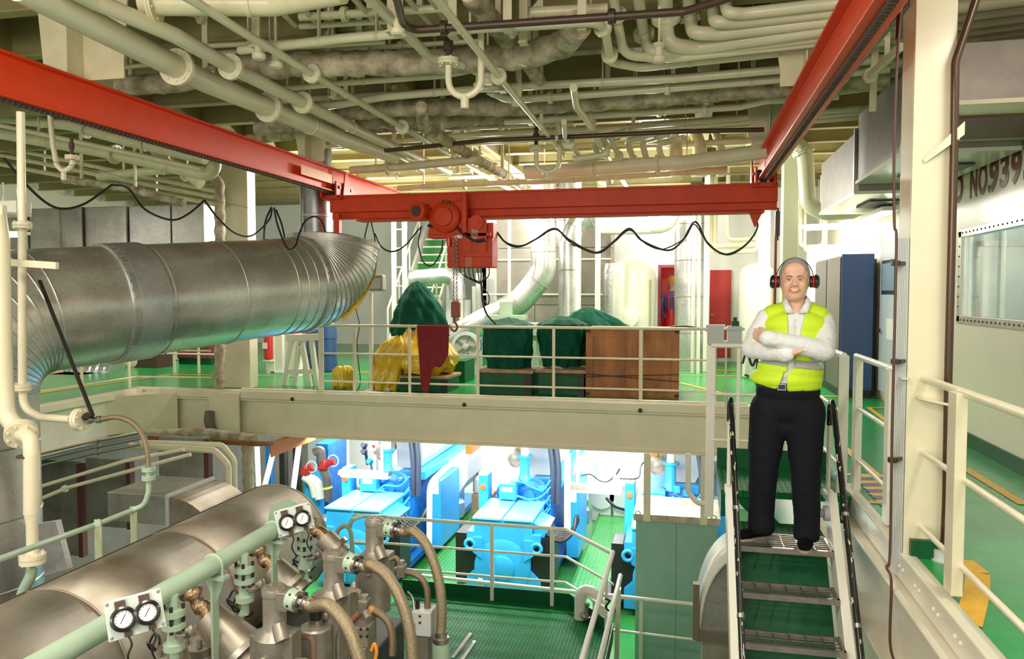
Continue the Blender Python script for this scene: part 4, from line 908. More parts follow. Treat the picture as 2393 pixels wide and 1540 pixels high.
lb = MB(); a, b = Py(-60,505,9.5), Py(40,590,9.5); 
# right-hand ducts
t = thing('supply_duct', 'stepped grey air duct with square outlets under the right orange rail', 'duct', V(1.9,9,2.6))
xw0, xw1 = 1.75, 2.6
for (ya_, yb_, z0, z1, nm) in ((6.9,8.7,2.62,3.3,'near_section'),(8.72,10.9,2.52,3.15,'far_section')):
    m = MB(); m.bb((xw0,ya_,z0),(xw1,yb_,z1)); m.build('duct_section', mat('dull_duct_paint_%s' % nm, (.25,.22,.19), .5, .2, noise=.2, nscale=5), t, bevel=.006)
    m = MB(); m.bb((xw0-.03,ya_-.005,z0-.02),(xw0+.02,ya_+.05,z1+.02)); m.build('flange', M_galvd, t)
    m = MB(); m.bb((xw0-.02,ya_,z0-.035),(xw1,yb_,z0-.002)); s_ = m.build('bottom_plate', mat('pale_duct_paint_%s' % nm, (.62,.66,.52), .25, coat=.3), t)
    m = MB(); m.bb((xw0+.25,ya_+.55,z0-.055),(xw1-.15,ya_+1.25,z0-.037)); m.build('outlet_grille', M_dark, s_)
t = thing('supply_duct', 'flat grey duct overhead in the upper right corner with a recessed light', 'duct', V(2.9,5,2.9))
a = Py(2240,100,5.6); b = Py(2240,238,5.6)
m = MB(); m.bb((1.72,5.6,b.z),(4.0,6.9,a.z)); m.build('duct_section', mat('mauve_grey_duct', (.50,.43,.41), .5, .3, noise=.2, nscale=6), t, bevel=.006)
m = MB(); m.bb((1.72,5.55,b.z-.03),(4.0,6.95,b.z-.002)); m.build('bottom_plate', M_cream, t)
m = MB(); m.bb((1.8,5.9,b.z-.05),(2.55,6.7,b.z-.032)); m.build('light_recess', mat('dull_red_recess', (.16,.06,.05), .5), t)
m = MB(); m.bb((2.25,5.63,a.z),(2.29,5.67,ZC-.01)); m.build('hanger', M_cream2, t)
pipe('vent_pipe', 'thick cream pipe bending down and right beneath the stepped duct', 'pipe', [Py(1745,325,12),Py(1880,330,12),Py(1888,480,12),Py(1930,498,12),Py(2140,484,12)], .115, MATS['greenish_cream_paint'], .35, (.28,), .16, .03, 10)

# extra small runs and fittings under the deckhead
for k, (x0, y0, x1, y1, z, r) in enumerate(((700,40,1060,18,3.5,.03),(700,62,930,48,3.5,.022),(1230,30,1420,20,3.5,.04),(860,112,1120,96,3.45,.02),(600,238,980,216,3.45,.03),(1400,205,1860,172,3.45,.022),(1180,250,1560,232,3.42,.02),(720,345,1000,325,3.4,.03),(1240,345,1560,330,3.4,.03),(1100,300,1340,288,3.42,.022),(1560,340,1790,326,3.38,.04),(1500,290,1780,272,3.42,.028),(860,415,1100,400,3.3,.03),(1050,415,1330,405,3.3,.03))):
    cpipe('thin cream pipe filling the gaps high under the deckhead', [(x0,y0),((x0+x1)/2,(y0+y1)/2),(x1,y1)], z, r, M_cream if k % 2 else M_cream2, (.3,) if k % 3 == 0 else (), (.2,.8), group='small pipes high under the deckhead')
for k, (x0, y0, x1, y1) in enumerate(((945,-10,1010,60),(1000,-10,1080,100),(820,-10,900,75),(870,10,960,110),(690,0,740,55),(640,10,690,60))):
    cpipe('slanting cream conduit in the dark bays at top centre', [(x0,y0),(x1,y1)], 3.5, .020, M_cream2, (), (.5,), group='slanting conduits at top centre')
for k, (x, y) in enumerate(((1120,190),(1140,180),(930,62),(1208,232),(1306,338),(605,120),(645,140),(1540,128))):
    q = Pz(x, y, 3.2); m = MB(); m.lathe(q,(0,0,1),[(.035,-.06),(.05,-.05),(.05,-.02),(.03,-.01),(.03,.05),(.05,.06),(.05,.08)],14); m.bb((q.x-.008,q.y-.008,q.z+.07),(q.x+.008,q.y+.008,ZC-.01)); tag(m.build('pipe_fitting', M_cream), 'small cream pipe fitting among the overhead pipes', 'fitting', 'small overhead fittings')
for k, (x, y0, y1) in enumerate(((700,180,330),(920,190,330),(1080,250,340),(1240,190,290),(1420,160,250),(1540,180,270),(1650,150,240),(1480,250,330),(840,60,160),(480,70,160))):
    a = Pz(x, y1, 3.3); m = MB(); m.bb((a.x-.025,a.y-.005,3.3),(a.x+.025,a.y+.005,ZC-.01)); m.bb((a.x-.025,a.y-.04,3.29),(a.x+.025,a.y+.04,3.3)); tag(m.build('pipe_hanger', M_cream2), 'flat cream hanger strap reaching down among the pipes', 'hanger', 'flat hanger straps under the deckhead')
# ================================================================ FAR UPPER DECK
rnd = random.Random(3)
def lump(name, c, prof, mtl, label, cat, k=7, amp=.06, sx=1., sy=1., nz=.012, seed=1, group=None, parent=None, lean=(0,0), seg=64):
    """draped cloth or bag: prof = [(radius, height)...] from hem to crown"""
    r_ = random.Random(seed); ph = [r_.uniform(0,6.28) for _ in range(6)]; n = 28
    P = []
    for i in range(n+1):
        t = i/n*(len(prof)-1); a = int(min(t, len(prof)-2)); f = t-a; f2 = f*f*(3-2*f)*.4+f*.6
        P.append((prof[a][0]*(1-f2)+prof[a+1][0]*f2, prof[a][1]*(1-f)+prof[a+1][1]*f))
    H_ = prof[-1][1] or 1
    def fn(u, v):
        i = int(round(v*n)); r, z = P[i]; a = 2*PI*u; q = 1-z/H_
        fold = amp*(.35+q)*(math.sin(k*a+ph[0]+z*5)+.6*math.sin((k*2+1)*a+ph[1]-z*7)+.5*math.sin((k//2+1)*a+ph[2]))
        rr = max(.002, r*(1+fold))+nz*math.sin(13*a+ph[3]+21*z)*min(1, r*8)
        return V(c[0]+rr*math.cos(a)*sx+lean[0]*z, c[1]+rr*math.sin(a)*sy+lean[1]*z, c[2]+z+nz*1.5*math.sin(5*a+ph[4])*(1 if i < 3 else .4))
    m = MB(); m.grid(fn, seg, n+1, True); o = m.build(name, mtl, parent, loc=None if parent else c)
    return o if parent else tag(o, label, cat, group)
# plywood crate
x0, x1 = -1.34, -.06; yc = 10.75
c = thing('plywood_crate', 'big worn plywood crate standing behind the railing', 'crate', ((x0+x1)/2,yc+.4,0))
m = MB(); m.bb((x0+.015,yc+.015,.02),(x1-.015,yc+.85,.93)); m.build('panel', M_wood, c)
for (a, b) in (((x0,yc-.004,.0),(x1,yc+.02,.12)),((x0,yc-.004,.84),(x1,yc+.02,.95)),((x0,yc-.006,.12),(x0+.10,yc+.02,.84)),((x1-.10,yc-.006,.12),(x1,yc+.02,.84)),((-.78,yc-.006,.12),(-.64,yc+.02,.84))):
    m = MB(); m.bb(a, b); m.build('batten', M_wood, c, bevel=.003)
m = MB(); m.bb((x0-.01,yc-.01,.935),(x1+.01,yc+.87,.955)); m.build('lid', M_wood2, c)
for x in (x0,x1-.06):
    for z in (.9,.02): m = MB(); m.bb((x,yc-.012,z),(x+.06,yc-.005,z+.04)); m.build('corner_plate', M_rust, c)
for dz in (0,.05):
    m = MB(); m.tube([(x0-.5,yc-.02,.30+dz*.2),(x0,yc-.02,.28+dz*.8),(x1,yc-.02,.34-dz*2)],.007,6); m.build('strap', M_rust, c)
# tarpaulin covered drums on timber topped stands
def stand(label, xa, xb, y, h, board, cat='stand'):
    t = thing('equipment_stand', label, cat, ((xa+xb)/2,y+.3,0))
    m = MB(); m.bb((xa,y,0),(xb,y+.6,h)); m.build('base_frame', M_dgreen, t, bevel=.01)
    m = MB(); m.bb((xa+(xb-xa)*.86,y-.004,0),(xb,y-.001,h)); m.build('open_end', M_black, t)
    m = MB(); m.bb((xa-.03,y-.04,h),(xb+.03,y+.62,h+board)); m.build('top_board', M_wood2, t, bevel=.004)
sx = lambda p, y=10.8: Py(p,800,y).x
stand('dark green stand with a timber top under the left covered drum', sx(1128), sx(1248), 10.6, .32, .05)
stand('dark green stand with a timber top under the right covered drum beside the crate', sx(1258), sx(1366), 10.75, .32, .05)
lump('tarpaulin_cover', (sx(1188,10.95),10.95,.37), [(.30,0),(.31,.1),(.34,.35),(.355,.55),(.36,.62),(.22,.66),(.12,.70),(.001,.72)], M_tarp, 'dark green tarpaulin tied over the drum left of centre on a timber stand', 'tarpaulin', 7,.05,seed=2)
lump('tarpaulin_cover', (sx(1314,11.1),11.1,.40), [(.27,0),(.29,.1),(.33,.3),(.36,.5),(.36,.6),(.24,.66),(.10,.70),(.001,.71)], M_tarp, 'dark green tarpaulin tied over the drum next to the plywood crate', 'tarpaulin', 6,.05,seed=5)
m = MB(); q = (sx(1314,11.1),11.1,.371); m.lathe(q,(0,0,1),[(.24,0),(.24,.06),(.22,.06)],24); tag(m.build('drum', M_galvd), 'grey drum rim showing under the tarpaulin next to the crate', 'drum')
lump('tarpaulin_cover', (sx(1395,12.2),12.2,.80), [(.46,0),(.44,.12),(.36,.22),(.22,.34),(.10,.40),(.001,.42)], M_tarp, 'bright green tarpaulin heap behind the plywood crate', 'tarpaulin', 5,.12,sx=1.15,sy=.7,seed=8,lean=(-.4,0))
m = MB(); m.bb((sx(1350,12.2),11.95,0),(sx(1450,12.2),12.5,.80)); tag(m.build('storage_box', M_dgreen, bevel=.02), 'green box under the tarpaulin heap behind the crate', 'box')
# tall covered machine with yellow bag
stand('dark green stand under the big yellow bag', sx(930), sx(1050), 10.7, .20, .04)
lump('plastic_bag', (sx(985,11.05),11.05,.245), [(.42,0),(.50,.12),(.50,.28),(.40,.42),(.28,.55),(.18,.72)], M_bag, 'big crumpled yellow plastic bag below the tall tarpaulin hood', 'bag', 5,.10,sx=1.05,sy=.8,seed=11,nz=.02)
lump('plastic_bag', (sx(893,10.75),10.75,.02), [(.17,0),(.21,.12),(.20,.3),(.24,.5),(.2,.68),(.05,.80)], M_bag, 'trailing yellow plastic sheet hanging left of the big bag', 'bag', 4,.14,sx=1.1,sy=.7,seed=12,nz=.02,lean=(.35,0))
lump('tarpaulin_cover', (sx(985,11.25),11.25,.80), [(.41,0),(.41,.15),(.38,.35),(.33,.50),(.21,.68),(.10,.78),(.001,.83)], M_tarp, 'tall dark green tarpaulin hood above the yellow bag', 'tarpaulin', 4,.08,sx=1.,sy=.8,seed=14,lean=(-.08,0))
lump('plastic_bag', (sx(801,10.9),10.9,.0), [(.13,0),(.155,.05),(.15,.15),(.15,.27),(.10,.33),(.02,.34)], M_bag, 'small squat yellow plastic bag by the railing post', 'bag', 4,.08,seed=15)
m = MB(); m.bb((sx(1062,12),11.9,0),(sx(1090,12),12.5,.36)); tag(m.build('storage_box', M_dgreen, bevel=.01), 'small dark green box right of the yellow bag', 'box')
# red cloth on rail
def cl(u, v):
    x = sx(975,10.36)+(sx(1050,10.36)-sx(975,10.36))*u; top = .99
    bot = (.10+.05*math.sin(u*9)) if u < .45 else (.10+(u-.45)/.2*.34 if u < .65 else (.44 if u < .9 else .50))
    bot = [.12,.05,.0,.10,.25,.38,.42,.40,.42,.5,.6][int(u*10)]*(1-(u*10 % 1))+[.12,.05,.0,.10,.25,.38,.42,.40,.42,.5,.6,.6][int(u*10)+1]*(u*10 % 1)
    x2 = x+(.09*v*(1-v*.3) if u < .3 else .05*v*math.sin(u*6))*(1-u)
    return V(x2, YG+.045-.012*math.sin(u*11+v*3)-.02*v, top-(top-bot)*v)
m = MB(); m.grid(cl, 30, 24); m.add([V(sx(975,10.36)+(sx(1050)-sx(975))*i/10, YG+.05+j*.06, 1.003-abs(j)*.02) for j in (0,1) for i in range(11)], [(i,i+1,12+i,11+i) for i in range(10)], True)
o = m.build('red_cloth', M_dred, solid=.006); tag(o, 'ragged dark red cloth hanging over the railing', 'cloth')
# floodlight on a post
f = thing('floodlight', 'grey floodlight on a thin white stand with a trailing cable', 'floodlight', (sx(856,10.6),10.62,0))
m = MB(); x = sx(866,10.6); m.cyl((x,10.62,0),(x,10.62,1.40),.032); m.bb((x-.09,10.53,0),(x+.09,10.71,.015)); m.bb((x-.03,10.6,1.40),(x+.03,10.64,1.45)); m.build('stand_post', M_white, f)
m = MB(); a, b = Py(836,642,10.5), Py(894,680,10.5); m.bb((a.x,10.5,b.z),(b.x,10.66,a.z)); hd = m.build('lamp_head', mat('weathered_grey', (.30,.29,.26), .5), f, bevel=.03, seg=4)
m = MB(); m.bb((a.x+.03,10.485,b.z+.03),(b.x-.03,10.499,a.z-.05)); m.build('lamp_glass', mat('dull_lamp_glass', (.42,.45,.40), .12), hd, bevel=.01)
cable([(838,690),(832,720),(840,760),(834,800),(838,850),(842,890),(836,910),(820,913),(740,911)], .007, 'thin black cable trailing down from the floodlight', Y=10.48)
# trestle
t = thing('trestle', 'white steel A frame trestle left of the small yellow bag', 'trestle', Pz(708,910,0))
def T(px_, py_, y): return Py(px_,py_,y)
m = MB(); m.bar(T(672,790,11.0),T(752,787,11.0),.12,.10); m.build('top_beam', M_white, t, bevel=.005)
for (a, b) in (((682,795),(664,908)),((700,795),(688,905)),((728,795),(742,905)),((705,800),(725,905))):
    m = MB(); m.bar(T(*a,11.0),T(*b,11.0),.07,.07,up=(0,1,0)); m.build('leg', M_white, t, bevel=.004)
m = MB(); m.bar(T(674,868,10.98),T(740,868,10.98),.05,.07); m.build('cross_bar', M_white, t)
# extinguishers
def ext(px_, y, label, h=.55):
    x = Py(px_,800,y).x; t = thing('fire_extinguisher', label, 'fire extinguisher', (x,y,.25))
    m = MB(); m.lathe((x,y,.25),(0,0,1),[(.06,0),(.075,.02),(.075,h-.12),(.05,h-.04),(.02,h),(.02,h+.03)],18); m.build('cylinder', M_red, t)
    m = MB(); m.bb((x-.012,y-.05,.25+h+.03),(x+.012,y+.03,.25+h+.06)); m.build('valve_head', M_black, t)
    m = MB(); m.bb((x-.076,y-.077,.45),(x+.02,y-.05,.56)); m.build('label_plate', M_dial, t)
    m = MB(); m.bb((x-.08,y+.05,.0),(x+.08,y+.09,.9)); m.bb((x-.08,y-.06,.22),(x+.08,y+.05,.249)); m.build('rack', M_white, t)
ext(627, 12.6, 'red fire extinguisher on a white rack under the silver duct', .62)
m = MB(); x = Py(650,800,12.7).x; m.bb((x-.10,12.7,0),(x+.08,12.85,1.1)); m.bb((x-.14,12.65,.0),(x+.12,12.9,.03)); tag(m.build('support_post', M_white, bevel=.005), 'stout white post beside the red fire extinguisher', 'post')
m = MB(); a = Py(686,775,12.2); m.lathe((a.x,12.2,.75),(0,0,1),[(.10,0),(.11,.03),(.11,.10),(.05,.14)],16); tag(m.build('red_bucket', M_red), 'red round container just behind the trestle top', 'container')
m = MB(); m.bb((a.x-.12,12.1,0),(a.x+.12,12.3,.75)); tag(m.build('pedestal', M_white, bevel=.01), 'white pedestal carrying the red round container', 'pedestal')
x = Py(752,800,13.2).x; m = MB(); m.lathe((x,13.2,0),(0,0,1),[(.27,0),(.29,.02),(.27,.3),(.29,.32),(.27,.6),(.29,.62),(.27,.88),(.25,.9)],24); tag(m.build('oil_drum', M_navy), 'dark blue drum behind the trestle', 'drum')
# far green stair
s = thing('far_stair', 'green stair with white stringers climbing away behind the hood', 'stair', (-5.9,16,0))
SX0, SX1 = -6.35, -5.45
def fx(t): return (SX0+.25*t, SX1+.25*t)
for k in range(16):
    z = .2+k*.2; y = 15.9+k*.185; 
    m = MB(); m.bb((SX0+.05,y,z-.03),(SX1-.05,y+.22,z)); m.bb((SX0+.05,y+.2,z-.0),(SX1-.05,y+.215,z+.17)); o = m.build('tread', M_floor2, s)
    m = MB(); m.bb((SX0+.05,y-.012,z-.035),(SX1-.05,y-.001,z+.004)); m.build('nosing', M_white, o)
for x in (SX0, SX1):
    m = MB(); m.bar((x,15.75,.02),(x,18.9,3.42),.06,.24,up=(0,-1,1)); m.build('stringer', M_white, s, bevel=.004)
    m = MB(); m.tube(fil([(x,15.9,.2),(x,15.9,1.1),(x,18.7,4.0)],.1),.025,10); m.build('handrail', M_white, s)
    for k in range(1,4): m = MB(); m.cyl((x,15.9+k*.7,.3+k*.75),(x,15.9+k*.7,1.05+k*.73),.022); m.build('stanchion', M_white, s)
for k, xx in enumerate((920,945)):
    m = MB(); a = Py(xx,535,15.5); m.bar((a.x,15.5,0),(a.x,15.5,3.4),.06,.09); 
    if k == 0:
        for j in range(7): m.cyl((a.x,15.5,.4+j*.4),(Py(945,535,15.5).x,15.5,.4+j*.4),.015)
    tag(m.build('white_ladder' if k == 0 else 'ladder_side', M_white), ('white vertical ladder left of the far green stair','white upright at the right side of the vertical ladder')[k], 'ladder')
# ducts and casings at the back
c = thing('exhaust_casing', 'tall grey clad casing behind the silver ducts', 'casing', (-3.6,16.4,0))
xa, xb, xc, xd = [Py(p,600,16.0).x for p in (1160,1250,1355,1428)]
for a, b in ((xa,xb),(xb,xc),(xc,xd)):
    for z0, z1 in ((0,1.2),(1.2,2.4),(2.4,3.4)): m = MB(); m.bb((a+.006,16.0,z0+.006),(b-.006,16.8,z1-.006)); m.build('clad_panel', mat('clad_grey_%d' % int(a*10+z0*100), (.36-.04*(z0 > 1),.33-.04*(z0 > 1),.28-.04*(z0 > 1)), .45, .2, noise=.25, nscale=3), c)
for z in (1.42,2.15): m = MB(); m.tube([(xa-.3,15.95,z),(xd,15.95,z)],.022,8); m.build('clamp_bar', M_white, c)
def rduct(label, pts, Y, r, bend=.5, seams=5, mtl=None):
    P = fil([Py(p[0],p[1],p[2] if len(p) > 2 else Y) for p in pts], bend, 9)
    m = MB(); m.tube(P, r, 28, False); o = tag(m.build('round_duct', mtl or M_galvb, loc=P[0]), label, 'duct')
    for k in range(1, seams+1):
        q, d = along(P, k/(seams+1)); m = MB(); m.lathe(q,d,[(r,-.012),(r+.012,-.006),(r+.012,.006),(r,.012)],28); m.build('seam', M_galvd, o)
rduct('silver round duct bending down to the left behind the covered drums', [(1270,380),(1270,640),(1215,705),(1075,780),(1040,800)], 14.6, .245, .55, 7)
rduct('straight silver round duct right of the bent one', [(1330,400),(1330,860)], 15.2, .215, .4, 3)
rduct('silver duct elbow leading up to the right under the crane bridge', [(1330,570,15.1),(1345,520,15.1),(1420,490,15.1)], 15.1, .2, .4, 2)
rduct('silver round duct standing in front of the red doorway', [(1613,440),(1613,860)], 15.4, .30, .4, 4)
rduct('short silver duct end left of the hoist chain', [(960,650),(1065,642),(1070,700)], 15.8, .17, .3, 2)
m = MB(); q0 = Py(1405,532,14.4); q1 = Py(1520,528,14.4); m.bb((q0.x,14.2,q0.z-.12),(q1.x,14.7,q0.z+.18)); m.tube(fil([q1+V(-.1,.05,.03),q1+V(.3,.05,.03),q1+V(.45,.05,.5)],.25,8),.17,20); tag(m.build('air_duct', M_white, bevel=.03), 'white air trunk just below the crane bridge', 'duct')
# tanks
def tank(px_, y, r, z0, z1, label, foil=True):
    x = Py(px_,700,y).x; t = thing('pressure_tank', label, 'tank', (x,y,0)); h = z1-z0
    m = MB(); m.lathe((x,y,z0),(0,0,1),[(.001,0),(r*.6,.04),(r*.9,.14),(r,.28),(r,h-.28),(r*.9,h-.14),(r*.6,h-.04),(.001,h)],36); m.build('vessel', M_white, t)
    for a in (.7,2.3,3.9,5.4): m = MB(); m.bar((x+r*.75*math.cos(a),y+r*.75*math.sin(a),0),(x+r*.75*math.cos(a),y+r*.75*math.sin(a),z0+.3),.06,.06); m.build('leg', M_white, t)
    m = MB(); m.cyl((x+r*.8,y-r*.66,z0+.45),(x+r*.8,y-r*.66,h*.95),.018); m.build('level_gauge', mat('olive_gauge_%d' % px_, (.40,.38,.2), .4), t)
    if foil:
        m = MB(); m.lathe((x-.13*r,y-r*.9,z0+.62),(0,-1,0),[(.20,0),(.20,.09),(.17,.12),(.001,.13)],24); m.build('manhole', M_white, t)
tank(1480, 15.4, .43, .35, 2.15, 'white round tank with a manhole behind the crate')
tank(1768, 15.4, .33, .3, 2.05, 'white round tank standing left of the man', False)
m = MB(); x = Py(1435,700,15.6).x; m.lathe((x,15.75,.3),(0,0,1),[(.24,0),(.26,.5),(.24,1.0),(.26,1.5),(.22,1.75)],20); tag(m.build('foil_lagging', M_foil), 'crumpled foil lagged column beside the white tank', 'pipe')
# red doorway with worker, red door
dr = thing('door_2', 'open red doorway in the white bulkhead with a worker inside', 'door', ((DX0+DX1)/2,YB,0)); dr['kind'] = 'structure'
m = MB(); m.bb((DX0-.06,YB-.02,0),(DX0,YB+.12,DZ+.06)); m.bb((DX1,YB-.02,0),(DX1+.06,YB+.12,DZ+.06)); m.bb((DX0+.0005,YB-.02,DZ),(DX1-.0005,YB+.12,DZ+.06)); m.build('door_frame', mat('dull_maroon_frame', (.30,.05,.05), .5), dr)
m = MB(); m.bb((DX0-.3,YB+1.3,0),(DX1+.5,YB+1.4,2.4)); m.bb((DX0-.3,YB+.11,0),(DX0-.2,YB+1.3,2.4)); m.build('lobby_lining', M_red, dr)
m = MB(); m.bb((DX0-.3,YB+.1,-.05),(DX1+.5,YB+1.3,-.001)); m.build('sill', M_dgreen, dr)
d3 = thing('door_3', 'closed red steel door in the white bulkhead', 'door', (.75,YB,0)); d3['kind'] = 'structure'
m = MB(); m.bb((.53,YB-.05,.08),(.97,YB-.012,1.94)); m.build('door_leaf', mat('red_door_paint', (.50,.03,.025), .4), d3, bevel=.01)
m = MB(); m.bb((.54,YB-.07,.98),(.62,YB-.051,1.0)); m.build('door_handle', M_steel, d3)
p = thing('person', 'worker in red overalls and plaid shirt seen through the red doorway', 'person', (-.27,YB+.55,0))
px0, py0 = -.27, YB+.55
m = MB()
m.lathe((px0,py0,.08),(0,0,1),[(.13,0),(.15,.3),(.16,.75),(.16,.85),(.13,1.0),(.14,1.15),(.12,1.27),(.065,1.36),(.055,1.50),(.085,1.56),(.095,1.63),(.085,1.70),(.03,1.745)],22); b = m.build('body', mat('warm_skin', (.62,.32,.20), .5), p)
m = MB(); m.lathe((px0,py0,.06),(0,0,1),[(.14,0),(.16,.3),(.18,.75),(.185,.9),(.165,1.02),(.16,1.1)],22); m.build('overalls', M_red, p)
M_plaid = mat('plaid_shirt', (.16,.15,.38), .7, noise=.6, nscale=14)
m = MB(); m.lathe((px0,py0,1.08),(0,0,1),[(.172,0),(.18,.14),(.185,.25),(.165,.33),(.11,.385),(.07,.42)],22); sh_ = m.build('shirt', M_plaid, p)
for s_ in (-1,1): m = MB(); m.tube(catmull([(px0+s_*.17,py0,1.38),(px0+s_*.23,py0-.02,1.2),(px0+s_*.22,py0-.08,1.02),(px0+s_*.14,py0-.18,.95)],5),[.065]*8+[.05]*8,10); m.build('sleeve', M_plaid, p)
for s_ in (-1,1): m = MB(); m.tube(catmull([(px0+s_*.07,py0-.19,1.0),(px0+s_*.07,py0-.2,1.25),(px0+s_*.08,py0-.12,1.42),(px0+s_*.08,py0+.1,1.42)],5),.022,8); m.build('brace_strap', M_red, p)
m = MB(); m.lathe((px0,py0,1.69),(0,0,1),[(.112,0),(.11,.05),(.10,.10),(.06,.145),(.001,.155)],20); m.build('hair', mat('ginger_hair', (.60,.30,.05), .6), p)
# odds and ends near the landing
t = thing('valve_actuator', 'grey cast actuator box with a small green cap by the landing rail', 'actuator', (Py(1716,800,9.9).x,9.9,.4))
a, b = Py(1700,762,9.9), Py(1733,803,9.9)
m = MB(); m.bb((a.x,9.85,b.z),(b.x,10.05,a.z)); m.bb((a.x-.03,9.82,b.z),(b.x+.03,10.08,b.z+.03)); m.bb((a.x-.03,9.82,a.z-.05),(b.x+.03,10.08,a.z-.02)); m.build('body', M_lightgrey, t, bevel=.006)
m = MB(); m.bb((a.x+.05,9.9,a.z+.0),(b.x-.03,10.02,a.z+.06)); q = Py(1718,748,9.95); m.cyl((q.x,9.95,a.z+.06),(q.x,9.95,a.z+.11),.022); m.build('cap', M_dgreen, t)
q = Py(1697,800,9.95); m = MB(); m.cyl((q.x,9.95,0),(q.x,9.95,b.z+.02),.012); m.bar((q.x,9.95,b.z),(b.x,9.95,b.z),.02,.02); m.build('support_post', M_lightgrey, t)
t = thing('junction_box', 'light grey box on the railing right of the crate', 'box', Py(1673,785,10.2)); a, b = Py(1653,761,10.2), Py(1692,806,10.2)
m = MB(); m.bb((a.x,10.2,b.z),(b.x,10.34,a.z)); m.build('body', M_lightgrey, t, bevel=.006); m = MB(); m.bb((a.x-.015,10.19,a.z-.03),(b.x+.015,10.35,a.z+.01)); m.build('lid', M_lightgrey, t)
m = MB(); m.bb(((a.x+b.x)/2-.02,10.3,0),((a.x+b.x)/2+.02,10.34,b.z)); m.build('stand', M_lightgrey, t)
m = MB(); m.tube(catmull([Py(1560,765,11),Py(1600,762,11),Py(1640,768,10.8),Py(1655,775,10.4)],5),.012,8); tag(m.build('loose_cable', M_black), 'short black cable lying over the crate lid towards the grey box', 'cable')
P_ = [Py(p[0],p[1],13.5) for p in ((1735,850),(1745,822),(1758,855),(1770,830),(1765,878),(1740,876))]
m = MB(); m.tube(catmull(P_,6),.02,8); tag(m.build('cable_coil', M_black), 'tangle of dark cables on the floor left of the man', 'cable')
m = MB(); a, b = Py(1737,850,13.6), Py(1790,815,13.6); m.bb((a.x,13.6,0),(b.x,13.9,b.z)); tag(m.build('pump_housing', M_white, bevel=.04, seg=4), 'white rounded housing with dark cables left of the man', 'housing')
# blue fan motor
fm = thing('fan_motor', 'blue fan motor on the floor under the bent silver duct', 'motor', Pz(1100,838,0)); q = Py(1092,808,13.2)
m = MB(); m.lathe(q,(.1,-1,0),[(.20,-.35),(.22,-.3),(.22,.1),(.19,.12)],26); 
m.build('motor_body', mat('mid_blue_paint', (.05,.22,.48), .4), fm)
m = MB(); m.lathe(q,(.1,-1,0),[(.24,.1),(.26,.12),(.26,.17),(.20,.18),(.20,.13),(.05,.13),(.05,.2),(.001,.21)],28); m.build('end_ring', M_lightgrey, fm)
for k in range(5):
    a = 2*PI*k/5; m = MB(); m.bar(q+V(.014,-.15,0)+V(math.cos(a),0,math.sin(a))*.04,q+V(.014,-.15,0)+V(math.cos(a),0,math.sin(a))*.2,.012,.04,up=(0,1,0)); m.build('fan_blade', M_steel, fm)
m = MB(); m.bb((q.x-.2,13.1,0),(q.x+.2,13.5,q.z-.2)); m.build('foot', M_lightgrey, fm)
t = MB(); a, b = Py(1135,735,13.3), Py(1225,745,13.3); t.bb((a.x,13.2,b.z-.02),(b.x,13.6,b.z+.06)); t.bb((a.x+.25,13.3,b.z+.06),(a.x+.45,13.5,b.z+.30)); t.bb((a.x+.1,13.3,0),(a.x+.2,13.5,b.z)); t.bb((b.x-.2,13.3,0),(b.x-.1,13.5,b.z)); tag(t.build('work_table', M_pgreen, bevel=.005), 'pale green steel bench behind the covered drums', 'bench')
t = MB(); a, b = Py(1225,755,12.9), Py(1365,775,12.9); t.bb((a.x,12.9,a.z-.22),(b.x,13.3,a.z)); t.bb((a.x+.1,12.95,0),(a.x+.2,13.2,a.z-.2)); t.bb((b.x-.2,12.95,0),(b.x-.1,13.2,a.z-.2)); tag(t.build('machine_bed', M_pgreen, bevel=.01), 'pale green machine bed between the covered drums', 'machine')
# safety poster behind the man
sg = thing('safety_poster', 'white safety poster with red yellow and blue bands by the cabinet', 'poster', Py(1920,660,14.4)); a, b = Py(1896,606,14.4), Py(1955,705,14.4)
m = MB(); m.bb((a.x,14.4,b.z),(b.x,14.449,a.z)); m.build('board', M_white, sg)
for (y0, y1, mt) in ((665,673,mat('poster_red', (.65,.05,.06), .5)),(676,688,M_yellow),(691,696,mat('poster_blue', (.05,.15,.6), .5))):
    p0, p1 = Py(1915,y0,14.39), Py(1936,y1,14.39); m = MB(); m.bb((p0.x,14.392,p1.z),(p1.x,14.399,p0.z)); m.build('colour_band', mt, sg)
m = MB(); p0 = Py(1909,682,14.39); m.prism([p0+V(-.03,0,0),p0+V(.03,0,0),p0+V(0,0,.06)],(0,.006,0)); m.build('warning_triangle', M_yellow, sg)
m = MB(); m.bb((a.x-.05,14.45,0),(b.x+.2,14.6,2.3)); tag(m.build('partition_panel', M_white), 'white partition panel carrying the safety poster', 'panel')
